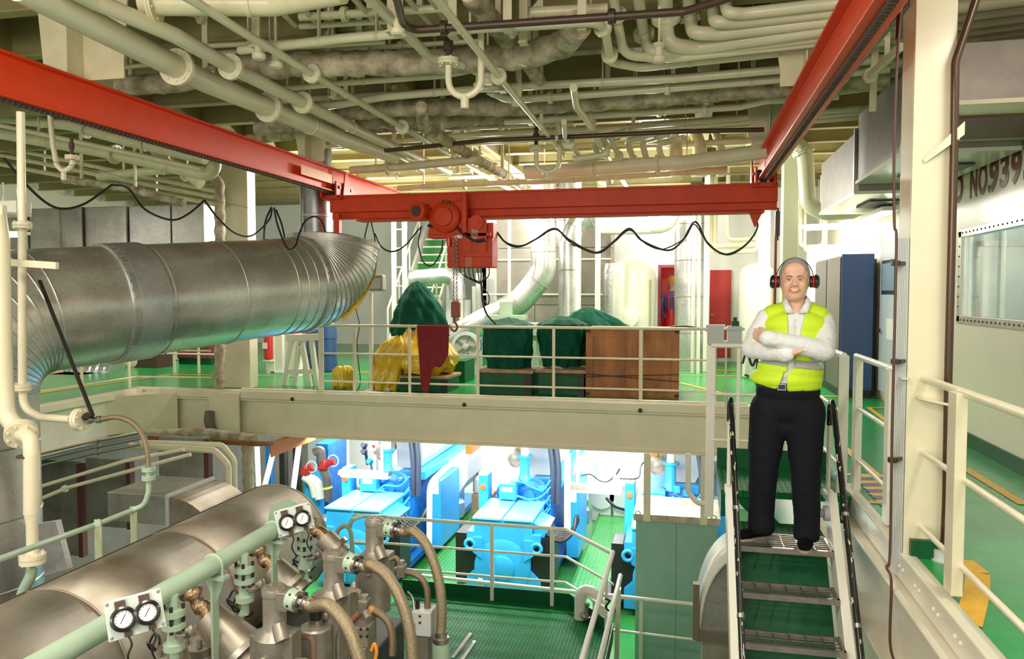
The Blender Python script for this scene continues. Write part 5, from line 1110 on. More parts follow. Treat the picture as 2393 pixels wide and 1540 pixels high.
# left deck clutter
c = thing('tool_cabinet', 'maroon steel cabinet on the far left deck', 'cabinet', Pz(450,858,0)); y = 13.8; a, b = Py(413,796,y), Py(489,856,y)
m = MB(); m.bb((a.x,y,.12),(b.x,y+.6,1.0)); m.build('body', M_maroon, c, bevel=.01); m = MB(); m.bb((a.x+.02,y-.012,.14),((a.x+b.x)/2-.005,y-.001,.98)); m.build('door', M_maroon, c); m = MB(); m.bb(((a.x+b.x)/2+.005,y-.012,.14),(b.x-.02,y-.001,.98)); m.build('door', M_maroon, c); m = MB(); m.bb((a.x,y+.05,0),(b.x,y+.55,.12)); m.build('plinth', M_dgreen, c)
m = MB(); m.bb((b.x-.08,y-.03,.5),(b.x-.05,y-.013,.6)); m.build('latch', M_steel, c)
P = [Py(150,885,12.2),Py(200,868,12.2),Py(275,872,12.2)]; n = 24
m = MB(); m.tube([along(P,k/n)[0] for k in range(n+1)],[.20*(1+.12*math.sin(k*1.9)+rnd.uniform(-.08,.08)) for k in range(n+1)],16); tag(m.build('foil_wrapped_pipe', M_foil), 'foil wrapped pipe lying on the far left deck', 'pipe')
m = MB(); a = Py(112,880,11.8); m.cyl(a+V(-.3,0,.0),a+V(.2,.0,.0),.17,seg=20); tag(m.build('insulated_vessel', mat('peach_paint', (.70,.52,.36), .5)), 'peach coloured vessel end behind the left railing', 'vessel')
for px_, w_, h_ in ((118,1.3,.26),(205,1.6,.26)):
    a = Py(px_,890,12.2); m = MB(); m.bb((a.x-w_/2*.5,11.6,0),(a.x+w_/2*.5,12.4,a.z-.12)); tag(m.build('plinth_block', M_rust), 'dark plinth under the %s' % ('peach vessel' if px_ < 150 else 'foil wrapped pipe'), 'plinth')
t = thing('pump_unit', 'tangled cream pump unit with dark pipework on the far left deck', 'pump', Pz(325,868,0)); q = Py(325,850,13.2)
m = MB(); m.bb((q.x-.35,13,0),(q.x+.55,13.5,.25)); m.build('bed', M_rust, t)
m = MB(); m.cyl(q+V(-.3,0,.1),q+V(.5,.0,.1),.14); m.lathe(q+V(-.05,-.1,.1),(0,-1,0),[(.18,0),(.18,.1),(.1,.14)],18); m.build('casing', M_cream, t)
for k in range(6): m = MB(); m.tube(catmull([q+V(-.3+k*.14,-.1,.2),q+V(-.28+k*.14,-.14,.45+.05*(k % 3)),q+V(-.15+k*.12,-.1,.62),q+V(-.1+k*.12,.1,.3)],5),.022,8); m.build('pipework', (M_steel,M_cream,M_dark)[k % 3], t)
m = MB(); a, b = Py(360,800,14.6), Py(430,850,14.6); m.bb((a.x,14.6,0),(b.x,15.1,1.1)); tag(m.build('white_locker', M_white, bevel=.02), 'white locker left of the maroon cabinet', 'locker')
# luminaires whose tubes show
def lum(label, a, b, w=.2):
    t = thing('ceiling_light', label, 'ceiling light', (a+b)/2); d = (b-a).normalized()
    m = MB(); m.bar(a,b,w,.05); m.build('housing', M_white, t, bevel=.006)
    m = MB(); m.cyl(a+d*.05+V(0,0,-.045),b-d*.05+V(0,0,-.045),.02); m.build('tube', M_tube, t)
    m = MB(); m.bar(a.lerp(b,.5),a.lerp(b,.5)+V(0,0,.8),.02,.02); m.build('hanger', M_white, t)
lum('twin ceiling light right of the far cream column', Py(1872,530,13.0), Py(1962,526,13.2))
lum('slanted ceiling light above the grey door', V(2.3,9.6,2.42), V(2.3,11.2,2.42))
lum('ceiling light behind the white tank and ducts', Py(1530,602,16.5), Py(1590,602,16.5))
lum('ceiling light glowing behind the pipes at the left picture edge', Py(-40,545,10.2), Py(60,545,10.2))
for k, (px_, y0, y1) in enumerate(((1190,520,700),(1395,540,740),(1400,545,735),(1635,520,830),(1622,520,830))):
    m = MB(); a, b = Py(px_,y0,14.0+.1*k), Py(px_,y1,14.0+.1*k); m.cyl((a.x,a.y,0),(a.x,a.y,a.z+.3),.03); tag(m.build('riser_pipe', M_white), 'thin white vertical riser pipe at the back of the deck', 'pipe', 'thin risers at the back of the deck')
for k, px_ in enumerate((1028,1050,1078,1092,1108,1120)):
    m = MB(); a = Py(px_,640,16.4+.05*k); m.cyl((a.x,a.y,0),(a.x,a.y,1.3+.3*(k % 3)),.05+.03*(k % 2)); tag(m.build('riser_pipe', M_lightgrey if k % 2 else M_white), 'pale vertical pipe in the group behind the chain hook', 'pipe', 'pale pipes behind the chain hook')
for k, (y0, x0, x1) in enumerate(((575,1660,1775),(590,1670,1770),(560,1700,1790),(578,1870,1925),(590,1880,1930))):
    m = MB(); a, b = Py(x0,y0,15.0), Py(x1,y0-4,15.0); m.tube(fil([V(a.x,a.y,3.98),a,b,V(b.x,b.y,3.98)],.12),.05-.005*k,12); tag(m.build('overhead_pipe', M_cream), 'white U bent pipe high behind the right end of the crane bridge', 'pipe', 'U bent pipes behind the crane bridge end')
# ================================================================ MAIN ENGINE, LEFT FOREGROUND
ec = thing('exhaust_cover', 'long half round worn steel cover in the left foreground', 'engine cover', (-3.24,4,-.6))
EX, EZ, ER, EY0, EY1 = -3.22, -.56, .455, .9, 5.62
def arc(y, r=ER, a0=-.75, a1=3.5, n=40): return [V(EX+r*math.cos(a0+(a1-a0)*k/n), y, EZ+r*math.sin(a0+(a1-a0)*k/n)) for k in range(n+1)]
def shell(y0, y1, r=ER): 
    m = MB(); a, b = arc(y0,r), arc(y1,r); n = len(a); m.add(a+b, [(i,i+1,n+i+1,n+i) for i in range(n-1)], True); return m
yy = [EY0,2.3,3.35,4.35,EY1]
for a, b in zip(yy[:-1], yy[1:]): shell(a+.004,b-.004).build('cover_panel', M_eng, ec, solid=.006)
for y in yy[1:]:
    m = MB(); m.tube([p for p in arc(y,ER+.003)],.0055,6); m.build('joint_strip', M_eng, ec)
m = MB(); a = .62*PI; m.bar((EX+ER*math.cos(a)*1.005,EY0,EZ+ER*math.sin(a)*1.005),(EX+ER*math.cos(a)*1.005,EY1,EZ+ER*math.sin(a)*1.005),.012,.012); m.build('seam_edge', M_rust, ec)
m = MB(); P = arc(EY1-.02, ER*.99); m.prism(P,(0,.015,0)); m.build('end_plate', M_eng, ec)
b = MB(); b.bb((-4.1,.9,ZL),(-2.0,5.3,-.95))
tag(b.build('engine_block', mat('dark_engine_paint', (.05,.055,.05), .5, .2, noise=.3, nscale=5), loc=(-2.8,3.5,ZL), bevel=.02), 'dark grey main engine block under the steel cover and pumps', 'engine')
for k, (px_, y0, y1) in enumerate(((312,1190,1287),(165,1246,1358))):
    pass
def cover_top(y): return V(EX+.10, y, EZ+math.sqrt(ER**2-.01))
for k, yv in enumerate((4.28,3.62)):
    q = GP[3] if k == 0 else GP[3].lerp(GP[5], .44)
    m = MB(); m.bar((q.x,q.y,q.z+.02),(q.x,q.y,q.z-.40),.05,.009,up=(0,1,0)); m.box((q.x,q.y+.02,q.z-.40),(.05,.05,.006)); tag(m.build('flat_support', mat('rust_stained_green_%d' % k, (.46,.52,.32), .5, noise=.4, nscale=6), bevel=.002), ('flat green support nearer the metal hose','flat green support nearer the left picture edge')[k]+' holding the thin green pipe', 'bracket')
    m = MB(); m.lathe(q,(GP[4]-GP[3]),[(.017,-.008),(.023,-.008),(.023,.008),(.017,.008)],12); o = m.build('clamp', M_pgreen); o.parent = COL.objects[[x.name for x in COL.objects if x.name.startswith('flat_support')][-1]]; o.location = WL[o.name]-WL[o.parent.name]
# fuel rail
ZP = .15
rail_pts = [Pz(20,1615,ZP), Pz(150,1518,ZP), Pz(480,1330,ZP), Pz(672,1226,ZP)]
xr_ = rail_pts[2].x; rail_pts = [V(xr_, p.y, ZP) for p in rail_pts]
fr_ = thing('fuel_rail', 'pale green header pipe with gauge panels along the steel cover', 'pipe', rail_pts[2])
m = MB(); m.tube(rail_pts, .046, 24); m.build('header_pipe', M_pgreen, fr_)
ye = rail_pts[-1].y
m = MB(); q = V(xr_-.03,ye+.10,ZP+.0); m.lathe(q,(.15,-1,.1),[(.105,0),(.105,.02),(.06,.022),(.05,.10)],28); m.build('end_flange', mat('olive_green_paint', (.22,.33,.22), .5), fr_)
def clampbracket(y):
    m = MB(); P = [V(xr_+.05*math.cos(a),y,ZP+.05*math.sin(a)) for a in [PI*k/10 for k in range(11)]]
    m.tube([P[0]-V(0,0,.07)]+P+[P[-1]-V(0,0,.07)],.006,8); u = m.build('u_bolt', M_pgreen, fr_)
    m = MB(); m.bb((xr_-.075,y-.03,ZP-.065),(xr_+.075,y+.03,ZP-.05)); m.bb((xr_+.0,y-.025,ZP-.5),(xr_+.012,y+.025,ZP-.065)); m.prism([(xr_-.05,y,ZP-.065),(xr_+.06,y,ZP-.065),(xr_+.01,y,ZP-.2)],(0,.006,0)); m.build('bracket', M_pgreen, fr_)
yof = lambda px_, py_: Pz(px_,py_,ZP).y
for px_, py_ in ((497,1320),(648,1240)): clampbracket(yof(px_,py_))
def gauge_panel(c, s, nx, label):
    """panel facing the camera, tilted back"""
    n = (V(0,0,HC+.35)-c).normalized(); ux = V(.86,.45,.22); ux = (ux-n*ux.dot(n)).normalized(); uy = n.cross(ux)
    if uy.z < 0: uy = -uy
    M3 = Matrix((ux,uy,n)).transposed()
    def q(a, b, d=0): return c+ux*a*s+uy*b*s+n*d*s
    g = thing('gauge_panel', label, 'gauge panel', c)
    m = MB(); m.box(c,(s*1.05,s*.78,.006*s/.2),M=M3); m.build('back_plate', mat('pale_grey_green_%d' % int(s*1000), (.52,.60,.55), .4), g, bevel=.002)
    for k, a in enumerate((-.22,.22)):
        m = MB(); m.lathe(q(a,-.04,.02),n,[(.19*s,0),(.245*s,.02*s),(.245*s,.15*s),(.20*s,.17*s),(.168*s,.15*s),(.168*s,.10*s),(.02*s,.10*s)],30); bz = m.build('gauge_bezel', M_blackp, g)
        m = MB(); m.lathe(q(a,-.04,.13),n,[(.168*s,0),(.168*s,.006*s),(.001,.007*s)],28); m.build('dial_face', M_dial, bz)
        m = MB(); m.bar(q(a-.06,-.11,.143),q(a+.05,.05,.143),.012*s,.004*s,up=tuple(n)); 
        for t in range(11):
            an = -.8+4.74*t/10; m.bar(q(a+.13*math.cos(an),-.04+.13*math.sin(an),.141),q(a+.155*math.cos(an),-.04+.155*math.sin(an),.141),.008*s,.002*s,up=tuple(n))
        m.build('needle', M_black, bz)
        m = MB(); m.box(q(a-.02,.26,.05),(.2*s,.14*s,.08*s),M=M3); m.build('connector_block', M_rust, g); m = MB(); m.box(q(a+.05,-.33,.05),(.14*s,.10*s,.06*s),M=M3); m.build('connector_block', M_rust, g)
        m = MB(); m.box(q(a,.37,.02),(.26*s,.04*s,.01*s),M=M3); m.build('name_plate', M_dial, g)
        m = MB(); m.tube(catmull([q(a+.05,-.38,.05),q(a+.08,-.55,.0),q(a-.02,-.75,-.2),q(a+.05,-1.0,-.6)],6),.02*s,6); m.build('capillary', M_dark, g)
    for a in (-.47,.47):
        for b in (-.33,.33): m = MB(); m.lathe(q(a,b,.0),n,[(.03*s,0),(.03*s,.04*s),(.02*s,.05*s)],8); m.build('screw', M_steel, g)
    return g
c1 = Py(318,1435, yof(318,1425)-.12); c1 = Pz(316,1436,ZP+.10)
gauge_panel(c1, .185, 2, 'near gauge panel with two black rimmed dials on the green header pipe')
c2 = Pz(688,1214,ZP+.06)
gauge_panel(c2, .185, 2, 'far gauge panel with two black rimmed dials at the end of the green header pipe')
# injection pumps
ZT = .09
pump_px = [(641,1372),(779,1290),(875,1213)]
pp = [Pz(a,b,ZT) for a, b in pump_px]
def pump(c, label, body=.55):
    t = thing('injection_pump', label, 'pump', c)
    m = MB(); m.lathe(c,(0,0,-1),[(.001,0),(.0565,.0),(.058,.006),(.058,.032),(.053,.034)],28); cap = m.build('cap', M_cast, t)
    for k in range(6):
        a = 2*PI*k/6+.3; m = MB(); m.cyl(c+V(.041*math.cos(a),.041*math.sin(a),0),c+V(.041*math.cos(a),.041*math.sin(a),.006),.009,seg=6); m.build('bolt', M_cast, cap)
    m = MB(); m.lathe(c,(0,0,-1),[(.0535,.034),(.0535,.185),(.06,.195),(.085,.215),(.095,.225),(.0955,body)],32)
    m.bb((c.x+.0,c.y-.046,c.z-.094),(c.x+.085,c.y+.046,c.z-.006)); 
    m.bb((c.x-.115,c.y-.03,c.z-body),(c.x-.07,c.y+.05,c.z-.225)); m.bb((c.x+.06,c.y-.06,c.z-.36),(c.x+.118,c.y+.03,c.z-.19))
    m.lathe(c+V(.055,-.05,-.18),(.5,-.4,-.75),[(.03,-.03),(.034,0),(.034,.05)],14); m.build('pump_body', M_cast, t, bevel=.004)
    m = MB(); m.lathe(c+V(.0,-.092,-.30),(.05,-1,0),[(.018,0),(.018,.018),(.013,.022),(.001,.022)],16); m.build('plug', M_cast, t)
    d = V(.97,-.22,-.06).normalized(); q = c+V(.085,-.01,-.044)
    m = MB(); m.lathe(q,d,[(.047,0),(.05,.004),(.05,.045),(.047,.05)],28)
    for k in range(6):
        u, v, _ = basis(d); a = 2*PI*k/6; p_ = q+d*.025+(u*math.cos(a)+v*math.sin(a))*.05
    fl_ = m.build('green_flange', M_pgreen, t)
    for k in range(6):
        a = 2*PI*k/6+.2; m = MB(); p_ = q+d*.026+(u*math.cos(a)+v*math.sin(a))*.0495; m.cyl(p_,p_+(u*math.cos(a)+v*math.sin(a))*.003,.006,seg=8); m.build('hole', M_black, fl_)
    m = MB(); m.lathe(q,d,[(.048,.05),(.048,.066),(.034,.07),(.034,.088),(.028,.09),(.028,.13)],24); m.build('ferrule', M_steel, t)
    for k in range(6):
        a = 2*PI*k/6; m = MB(); p_ = q+d*.05+(u*math.cos(a)+v*math.sin(a))*.04; m.cyl(p_+d*.0,p_+d*.03,.0075,seg=8); m.build('bolt', M_black, t)
    return q+d*.125, d
hs = [[(764,1413),(793,1438),(819,1480),(842,1550),(850,1600)],[(866,1318),(905,1346),(938,1405),(957,1475),(964,1550),(966,1620)],[(968,1242),(1000,1280),(1024,1350),(1032,1420),(1030,1486)]]
labs = ['nearest grey injection pump with a braided hose, lowest of the three','middle grey injection pump with a braided hose','farthest grey injection pump rising against the blue generator']
hl = ['braided hose from the nearest injection pump','braided hose from the middle injection pump','braided hose arching from the farthest injection pump']
for c, l, hh, hl_ in zip(pp, labs, hs, hl):
    q, d = pump(c, l)
    P = [q-d*.02, q+d*.012]+[Py(a,b,q.y-.03-.02*i) for i, (a, b) in enumerate(hh)]
    m = MB(); m.tube(catmull(P,9), .0295, 18); o = m.build('braided_hose', M_hose); tag(o, hl_, 'hose')
e = Py(1030,1488,P[-1].y)
t = thing('hose_fitting', 'pale green hose fitting at the foot of the farthest braided hose', 'fitting', e)
m = MB(); m.lathe(e+V(0,0,.03),(0,0,-1),[(.036,0),(.036,.03),(.048,.032),(.048,.06),(.045,.062)],20); m.build('ferrule', M_steel, t)
m = MB(); m.lathe(e+V(0,0,-.032),(0,0,-1),[(.05,0),(.05,.16),(.06,.165),(.06,.5)],20); m.build('fitting_body', M_pgreen, t)
# thinner hoses and actuator boxes
yb = pp[2].y-.1
def hz(pts, r, label, Y=None, mtl=None):
    m = MB(); m.tube(catmull([Py(p[0],p[1],p[2] if len(p) > 2 else Y) for p in pts],8), r, 12); return tag(m.build('flexible_hose', mtl or M_hoseb), label, 'hose')
hz([(912,1308),(925,1303),(932,1315),(940,1335)], .014, 'short brown elbow hose behind the farthest pump', yb)
hz([(938,1336),(960,1338),(985,1352),(998,1380),(999,1425)], .019, 'brown hose bending into the pale actuator box', yb)
m = MB(); a = Py(938,1333,yb); m.box(a,(.05,.06,.07)); m.cyl(a+V(0,0,.03),a+V(0,0,.06),.02); tag(m.build('hose_joint', M_cast, bevel=.006), 'grey joint block where the brown hose starts behind the farthest pump', 'joint')
hz([(862,1422),(885,1432),(908,1455),(917,1490),(917,1530)], .019, 'brown hose with an orange band low behind the middle pump', pp[1].y-.12)
hz([(815,1458),(840,1435),(865,1430),(890,1437)], .017, 'rusty hose joining the lower brown hose at its top', pp[1].y-.10, mat('rusty_hose', (.25,.12,.06), .5))
hz([(826,1382),(838,1382),(843,1398),(845,1412)], .014, 'small elbow hose right of the middle pump', pp[1].y-.08)
m = MB(); a = Py(852,1415,pp[1].y-.1); m.box(a,(.05,.06,.07)); m.cyl(a+V(0,0,.03),a+V(0,0,.055),.02); m.cyl(a+V(.02,-.03,-.02),a+V(.05,-.06,-.04),.02); tag(m.build('hose_joint', M_cast, bevel=.006), 'grey joint block right of the middle pump', 'joint')
m = MB(); a = Py(870,1425,pp[1].y-.12); m.lathe(a,(1,-.2,-.4),[(.02,-.012),(.021,0),(.02,.012)],14); tag(m.build('hose_band', mat('orange_tape', (.55,.22,.03), .5)), 'orange band around the lower brown hose', 'band')
t = thing('actuator_box', 'pale grey box with a black knob under the bent brown hose', 'box', Py(992,1450,yb)); a, b = Py(970,1418,yb), Py(1014,1480,yb)
m = MB(); m.bb((a.x,yb-.06,b.z),(b.x,yb+.06,a.z)); m.build('case', M_lightgrey, t, bevel=.008); m = MB(); m.bb((a.x+.03,yb-.05,b.z-.25),(b.x-.02,yb+.05,b.z)); m.build('stem', M_cast, t)
m = MB(); q = Py(976,1402,yb-.02); m.cyl(q-V(0,0,.06),q,.012); m.ball(q,.016); m.build('knob', M_black, t)
for py_ in (1440,1455): m = MB(); q = Py(981,py_,yb-.062); m.ball(q,(.008,.004,.008),8,6); m.build('screw', M_dark, t)
m = MB(); m.tube(catmull([Py(952,1382,yb),Py(965,1400,yb),Py(970,1440,yb-.05),Py(975,1500,yb-.05),Py(978,1540,yb-.05)],6),.007,8); m.build('signal_wire', M_steel, t)
t = thing('valve_block', 'grey drilled valve block low between the hoses', 'valve', Py(850,1490,3.5)); a, b = Py(836,1456,3.55), Py(868,1505,3.55)
m = MB(); m.bb((a.x,3.5,b.z),(b.x,3.6,a.z)); m.bb((a.x+.01,3.5,b.z-.25),(b.x-.01,3.6,b.z)); m.build('block', M_cast, t, bevel=.005)
for x_, y_ in ((843,1470),(858,1470),(843,1487),(858,1487)): m = MB(); q = Py(x_,y_,3.498); m.ball(q,(.008,.004,.008),8,6); m.build('port', M_black, t)
hz([(868,1520,3.5),(875,1505,3.5),(880,1525,3.5),(872,1560,3.5)], .009, 'orange signal cable low between the hoses', None, mat('orange_cable', (.75,.30,.02), .5))
# fuel pump barrels and rusty pipes behind
def barrel(px_, py_, Y, r, h, label, knob=True):
    c = Py(px_,py_,Y); t = thing('pump_barrel', label, 'pump', c)
    m = MB(); m.lathe(c,(0,0,-1),[(.001,0),(r*.9,0),(r,.01),(r,.12),(r*1.02,.125),(r*1.02,h)],8); m.build('hex_top', M_cast, t)
    if knob:
        m = MB(); m.cyl(c,c+V(0,0,.035),r*.42); m.build('collar', M_steel, t)
        m = MB(); m.lathe(c+V(0,0,.035),(0,0,1),[(r*.36,0),(r*.38,.02),(r*.36,.07),(r*.2,.08)],16); m.build('black_cap', M_black, t)
barrel(848,1365,4.35,.085,.7,'grey pump barrel with a black cap behind the middle pump')
barrel(738,1462,3.55,.085,.6,'grey pump barrel with a black cap behind the nearest pump')
barrel(700,1550,3.0,.06,.3,'dark barrel top at the bottom edge right of the nearest pump', False)
hz([(885,1420,4.3),(890,1375,4.3),(905,1360,4.3),(925,1365,4.3)], .013, 'thin bent steel tube behind the farthest pump foot', None, M_steel)
hz([(790,1560,3.3),(790,1490,3.3),(800,1465,3.3),(818,1470,3.3)], .012, 'thin bent steel tube between the nearest and middle pumps', None, M_steel)
hz([(685,1545,3.3),(690,1495,3.3),(715,1488,3.3),(730,1500,3.3),(732,1560,3.3)], .014, 'rusty pink tube loop right of the nearest pump foot', None, mat('rusty_pink_tube', (.34,.19,.15), .5))
# exhaust branches with foil
def branch(p0, p1, r0, r1, label, foil=True):
    t = thing('exhaust_branch', label, 'exhaust pipe', p0)
    m = MB(); m.cyl(p0,p1,r0,r1,22); m.build('branch_pipe', M_eng, t)
    d = (p0-p1).normalized(); m = MB(); m.lathe(p1+d*.05,d,[(r1*1.1,0),(r1*1.35,.0),(r1*1.35,.03),(r1*1.1,.03)],18); m.build('clamp_ring', M_steel, t)
    if foil:
        n = 12; m = MB(); P = [p0.lerp(p0+d*.22,k/n) for k in range(n+1)]
        m.tube([p+V(0,0,.02*math.sin(k)) for k, p in enumerate(P)],[r0*(.55+.22*math.sin(k*2.1)+.15*math.cos(k*3.7)) for k in range(n+1)],14); m.build('foil_wrap', M_brass, t)
for (a, b, la, r1_) in (((490,1435),(590,1545),'near',.13),((640,1325),(700,1388),'middle',.10),((757,1255),(800,1300),'far',.075)):
    Yb = Pz(a[0],a[1],-.1).y
    p0 = Py(a[0],a[1],Yb+.1); p1 = Py(b[0],b[1],Yb+.1)
    branch(p0, p1, .07, r1_, la+' sloping exhaust branch with crumpled foil at its top')
for k, (px_, py_, Yv, r) in enumerate(((468,1490,3.35,.095),(400,1520,3.0,.07))):
    c = Py(px_,py_,Yv); t = thing('cylinder_cover', ('round grey cylinder cover with bolts below the near exhaust branch','smaller grey cover at the bottom edge left of the bolted one')[k], 'cover', c)
    m = MB(); m.lathe(c,(.15,-.35,1),[(r*1.1,-.5),(r*1.1,-.06),(r,-.05),(r,0),(.001,.012)],24); m.build('cover_body', M_cast, t)
    for j in range(6):
        a = j*PI/3; m = MB(); q = c+V(r*.75*math.cos(a),r*.75*math.sin(a),.0-.0); m.cyl(q-V(0,0,.02),q+V(-.0,.0,.02),.014,seg=6); m.build('bolt', M_cast, t)
# sloping side cover plate
m = MB(); a = [Pz(520,1430,-.32),Pz(660,1560,-.32),Pz(540,1640,-.42),Pz(420,1500,-.42)]; m.prism(a,(0,0,-.03)); tag(m.build('side_cover', M_eng), 'sloping steel side cover below the near exhaust branch', 'cover')
m = MB(); m.bar(a[0]+V(0,0,.01),a[1]+V(0,0,.01),.02,.02); m.build('edge_strip', M_dark, None)
o = COL.objects[[x.name for x in COL.objects if x.name.startswith('edge_strip')][-1]]; sc_ = COL.objects[[x.name for x in COL.objects if x.name.startswith('side_cover')][-1]]; o.parent = sc_; o.location = WL[o.name]-WL[sc_.name]
# small green valves
def gvalve(px_, py_, Y, s, label):
    c = Py(px_,py_,Y); t = thing('drain_valve', label, 'valve', c)
    m = MB(); m.lathe(c,(0,0,-1),[(.022*s,-.06*s),(.022*s,0),(.05*s,.002),(.05*s,.03*s),(.03*s,.032*s),(.03*s,.06*s),(.05*s,.062*s),(.05*s,.085*s),(.026*s,.09*s),(.03*s,.15*s),(.045*s,.152*s),(.045*s,.18*s),(.02*s,.185*s),(.02*s,.25*s)],18); m.build('valve_body', M_pgreen, t)
    for k in range(4):
        a = k*PI/2+.4; m = MB(); q = c+V(.04*s*math.cos(a),.04*s*math.sin(a),-.10*s); m.cyl(q,q+V(0,0,.12*s),.008*s,seg=6); m.build('stud', M_dark, t)
    m = MB(); m.tube(catmull([c+V(0,0,-.12*s),c+V(.08*s,-.02,-.10*s),c+V(.11*s,-.03,-.07*s)],5),.016*s,10); m.lathe(c+V(.10*s,-.03,-.075*s),(1,-.2,.3),[(.026*s,0),(.026*s,.02),(.012*s,.025)],12); m.build('side_outlet', M_steel, t)
    m = MB(); m.tube(catmull([c+V(0,0,-.22*s),c+V(-.03*s,-.01,-.28*s),c+V(-.06*s,-.02,-.30*s)],5),.018*s,10); m.build('spout', M_pgreen, t)
gvalve(571,1322,yof(571,1290)-.0,1.0,'pale green valve hanging under the middle of the header pipe')
gvalve(405,1422,yof(405,1385)-.0,1.0,'pale green valve hanging under the header pipe by the near gauge panel')
gvalve(712,1262,yof(705,1215)-.0,.9,'dark wrapped green valve under the far gauge panel')
for k, (x0, y0, Y) in enumerate(((690,1305,4.2),(535,1398,3.6),(680,1330,4.1),(545,1410,3.5),(350,1500,3.0))):
    P = [Py(x0,y0,Y),Py(x0+10,y0-18,Y),Py(x0+22,y0-10,Y),Py(x0+20,y0+14,Y),Py(x0+4,y0+18,Y),Py(x0-4,y0+2,Y-.05),Py(x0+30,y0+30,Y),Py(x0+48,y0+18,Y)]
    m = MB(); m.tube(catmull(P,6),.0055,6); tag(m.build('sensor_wire', M_dark), 'coiled sensor wire hanging beside the engine, %s' % ('below the far gauge panel','under the middle of the header pipe','behind the far bracket','beside the middle bracket','below the near gauge panel')[k], 'wire')
# ---------------------------------------------------------------- dark recess under the left deck
t = thing('square_duct', 'dull steel box duct with a curved end behind the steel cover', 'duct', Py(400,1190,7.2)); Y = 7.2
a, b = Py(250,1150,Y), Py(392,1228,Y)
m = MB(); m.bb((a.x,Y,b.z),(b.x,Y+.8,a.z)); m.build('box_section', M_galvd, t, bevel=.006)
m = MB(); P = []
for k in range(13):
    an = PI/2*k/12; q = Py(395,1228,Y); P.append(V(q.x+.60*math.sin(an),Y,q.z-.28+.59*math.cos(an)))
P.append(V(q.x,Y,q.z-.28)); m.prism(P,(0,.8,0)); m.build('curved_end', M_eng, t)
m = MB(); m.bb((b.x-.01,Y-.02,b.z-.01),(b.x+.03,Y+.82,a.z+.02)); m.build('joint_flange', M_lightgrey, t)
for k, (xa, xb, ya_, yb_, mt) in enumerate(((40,188,1075,1300,M_galvd),(200,300,1070,1235,M_galvd),(370,480,1020,1130,M_galvd))):
    a, b = Py(xa,ya_,8.9), Py(xb,yb_,8.9); m = MB(); m.bb((a.x,8.9,b.z),(b.x,9.0,a.z)); tag(m.build('lining_panel', mt), ('grey lining panel behind the thin green pipe','grey lining panel left of the box duct','grey lining panel above the box duct')[k], 'panel')
    m = MB(); m.bb((b.x+.01,8.86,b.z),(b.x+.08,8.95,a.z)); tag(m.build('rust_strut', mat('dark_red_strut_%d' % k, (.14,.04,.03), .6)), ('dark red strut','second dark red strut','third dark red strut')[k]+(' between the lining panels',' at the left end of the box duct',' above the curved duct end')[k], 'strut')
a, b = Py(60,1040,8.6), Py(600,1000,8.6)
def up(label, pts, Y, r, mtl=None, fl=(), hang=()): return pipe('service_pipe', label, 'pipe', [Py(p[0],p[1],p[2] if len(p) > 2 else Y) for p in pts], r, mtl or M_cream, .12, fl, None, .015, 6, (), None)
up('upper cream pipe sloping through the dark recess on the left', [(85,1140),(290,1078),(430,1050)], 7.6, .022)
up('lower cream pipe with a flange sloping through the dark recess', [(85,1170),(157,1140),(445,1062)], 7.4, .022, None, (.2,))
up('pair of cream pipes bending down left of the steel cover end, outer', [(305,1042),(500,1052),(533,1085),(534,1200)], 8.4, .042)
up('pair of cream pipes bending down left of the steel cover end, inner', [(330,1034),(520,1040),(547,1075),(549,1200)], 8.6, .036)
for k in range(3):
    up('thin copper tube in the run under the girder corner, %s' % ('top','middle','bottom')[k], [(345,1018+k*5),(480,1026+k*4),(600,1033+k*4),(640,1034+k*2)], 9.2, .014, M_copper)
for k, (x, y0, y1, r) in enumerate(((578,1040,1165,.075),(475,1060,1130,.085))):
    P = [Py(x,y0,9.4),Py(x+4,y1,9.4)]; n = 20; m = MB(); m.tube([along(P,j/n)[0] for j in range(n+1)],[r*(1+.12*math.sin(j*1.5)) for j in range(n+1)],12); tag(m.build('lagged_pipe', M_lagc if k == 0 else M_lag), ('pale lagged vertical pipe below the girder corner','dim lagged vertical pipe above the curved duct end')[k], 'pipe')
P = [Py(350,1012,9.6),Py(480,1010,9.6),Py(600,1025,9.6)]; n = 30; m = MB(); m.tube([along(P,j/n)[0] for j in range(n+1)],[.06*(1+.12*math.sin(j*1.5)) for j in range(n+1)],12); tag(m.build('lagged_pipe', M_lag), 'brown lagged pipe tucked under the girder corner', 'pipe')
for k in range(3):
    up('dim steel tube in the rack on the dark recess wall, %s' % ('top','middle','bottom')[k], [(90,1062+k*14),(200,1036+k*14),(330,1010+k*14)], 8.0, .016, M_steel, (.6,))
m = MB(); a = Py(493,975,YG-.18); m.tube(catmull([Py(490,962,YG-.2),Py(488,985,YG-.25),Py(498,1010,YG-.2),Py(512,1040,YG-.1)],6),.07,12); tag(m.build('cable_loom', mat('grey_cable_loom', (.16,.14,.12), .5, bump=.9, bscale=60)), 'bundle of dark cables passing through the girder corner', 'cables')
m = MB(); m.bar(Py(632,1053,9.9),Py(735,1012,10.8),.02,.20); m.bar(Py(632,1045,9.9)+V(0,0,.05),Py(735,1008,10.8)+V(0,0,.05),.10,.02); tag(m.build('monorail_beam', mat('bright_orange_paint', (.80,.22,.03), .4)), 'short bright orange lifting beam under the girder', 'beam')
for k, (px_, y0, y1) in enumerate(((1888//1,0,0),)): pass
m = MB(); a, b = Py(1088,1040,13.5), Py(1101,1062,13.5); m.bb((a.x,13.5,b.z),(b.x,14.2,a.z)); tag(m.build('monorail_end', MATS['bright_orange_paint']), 'orange end of a lifting beam above the centre generator', 'beam')
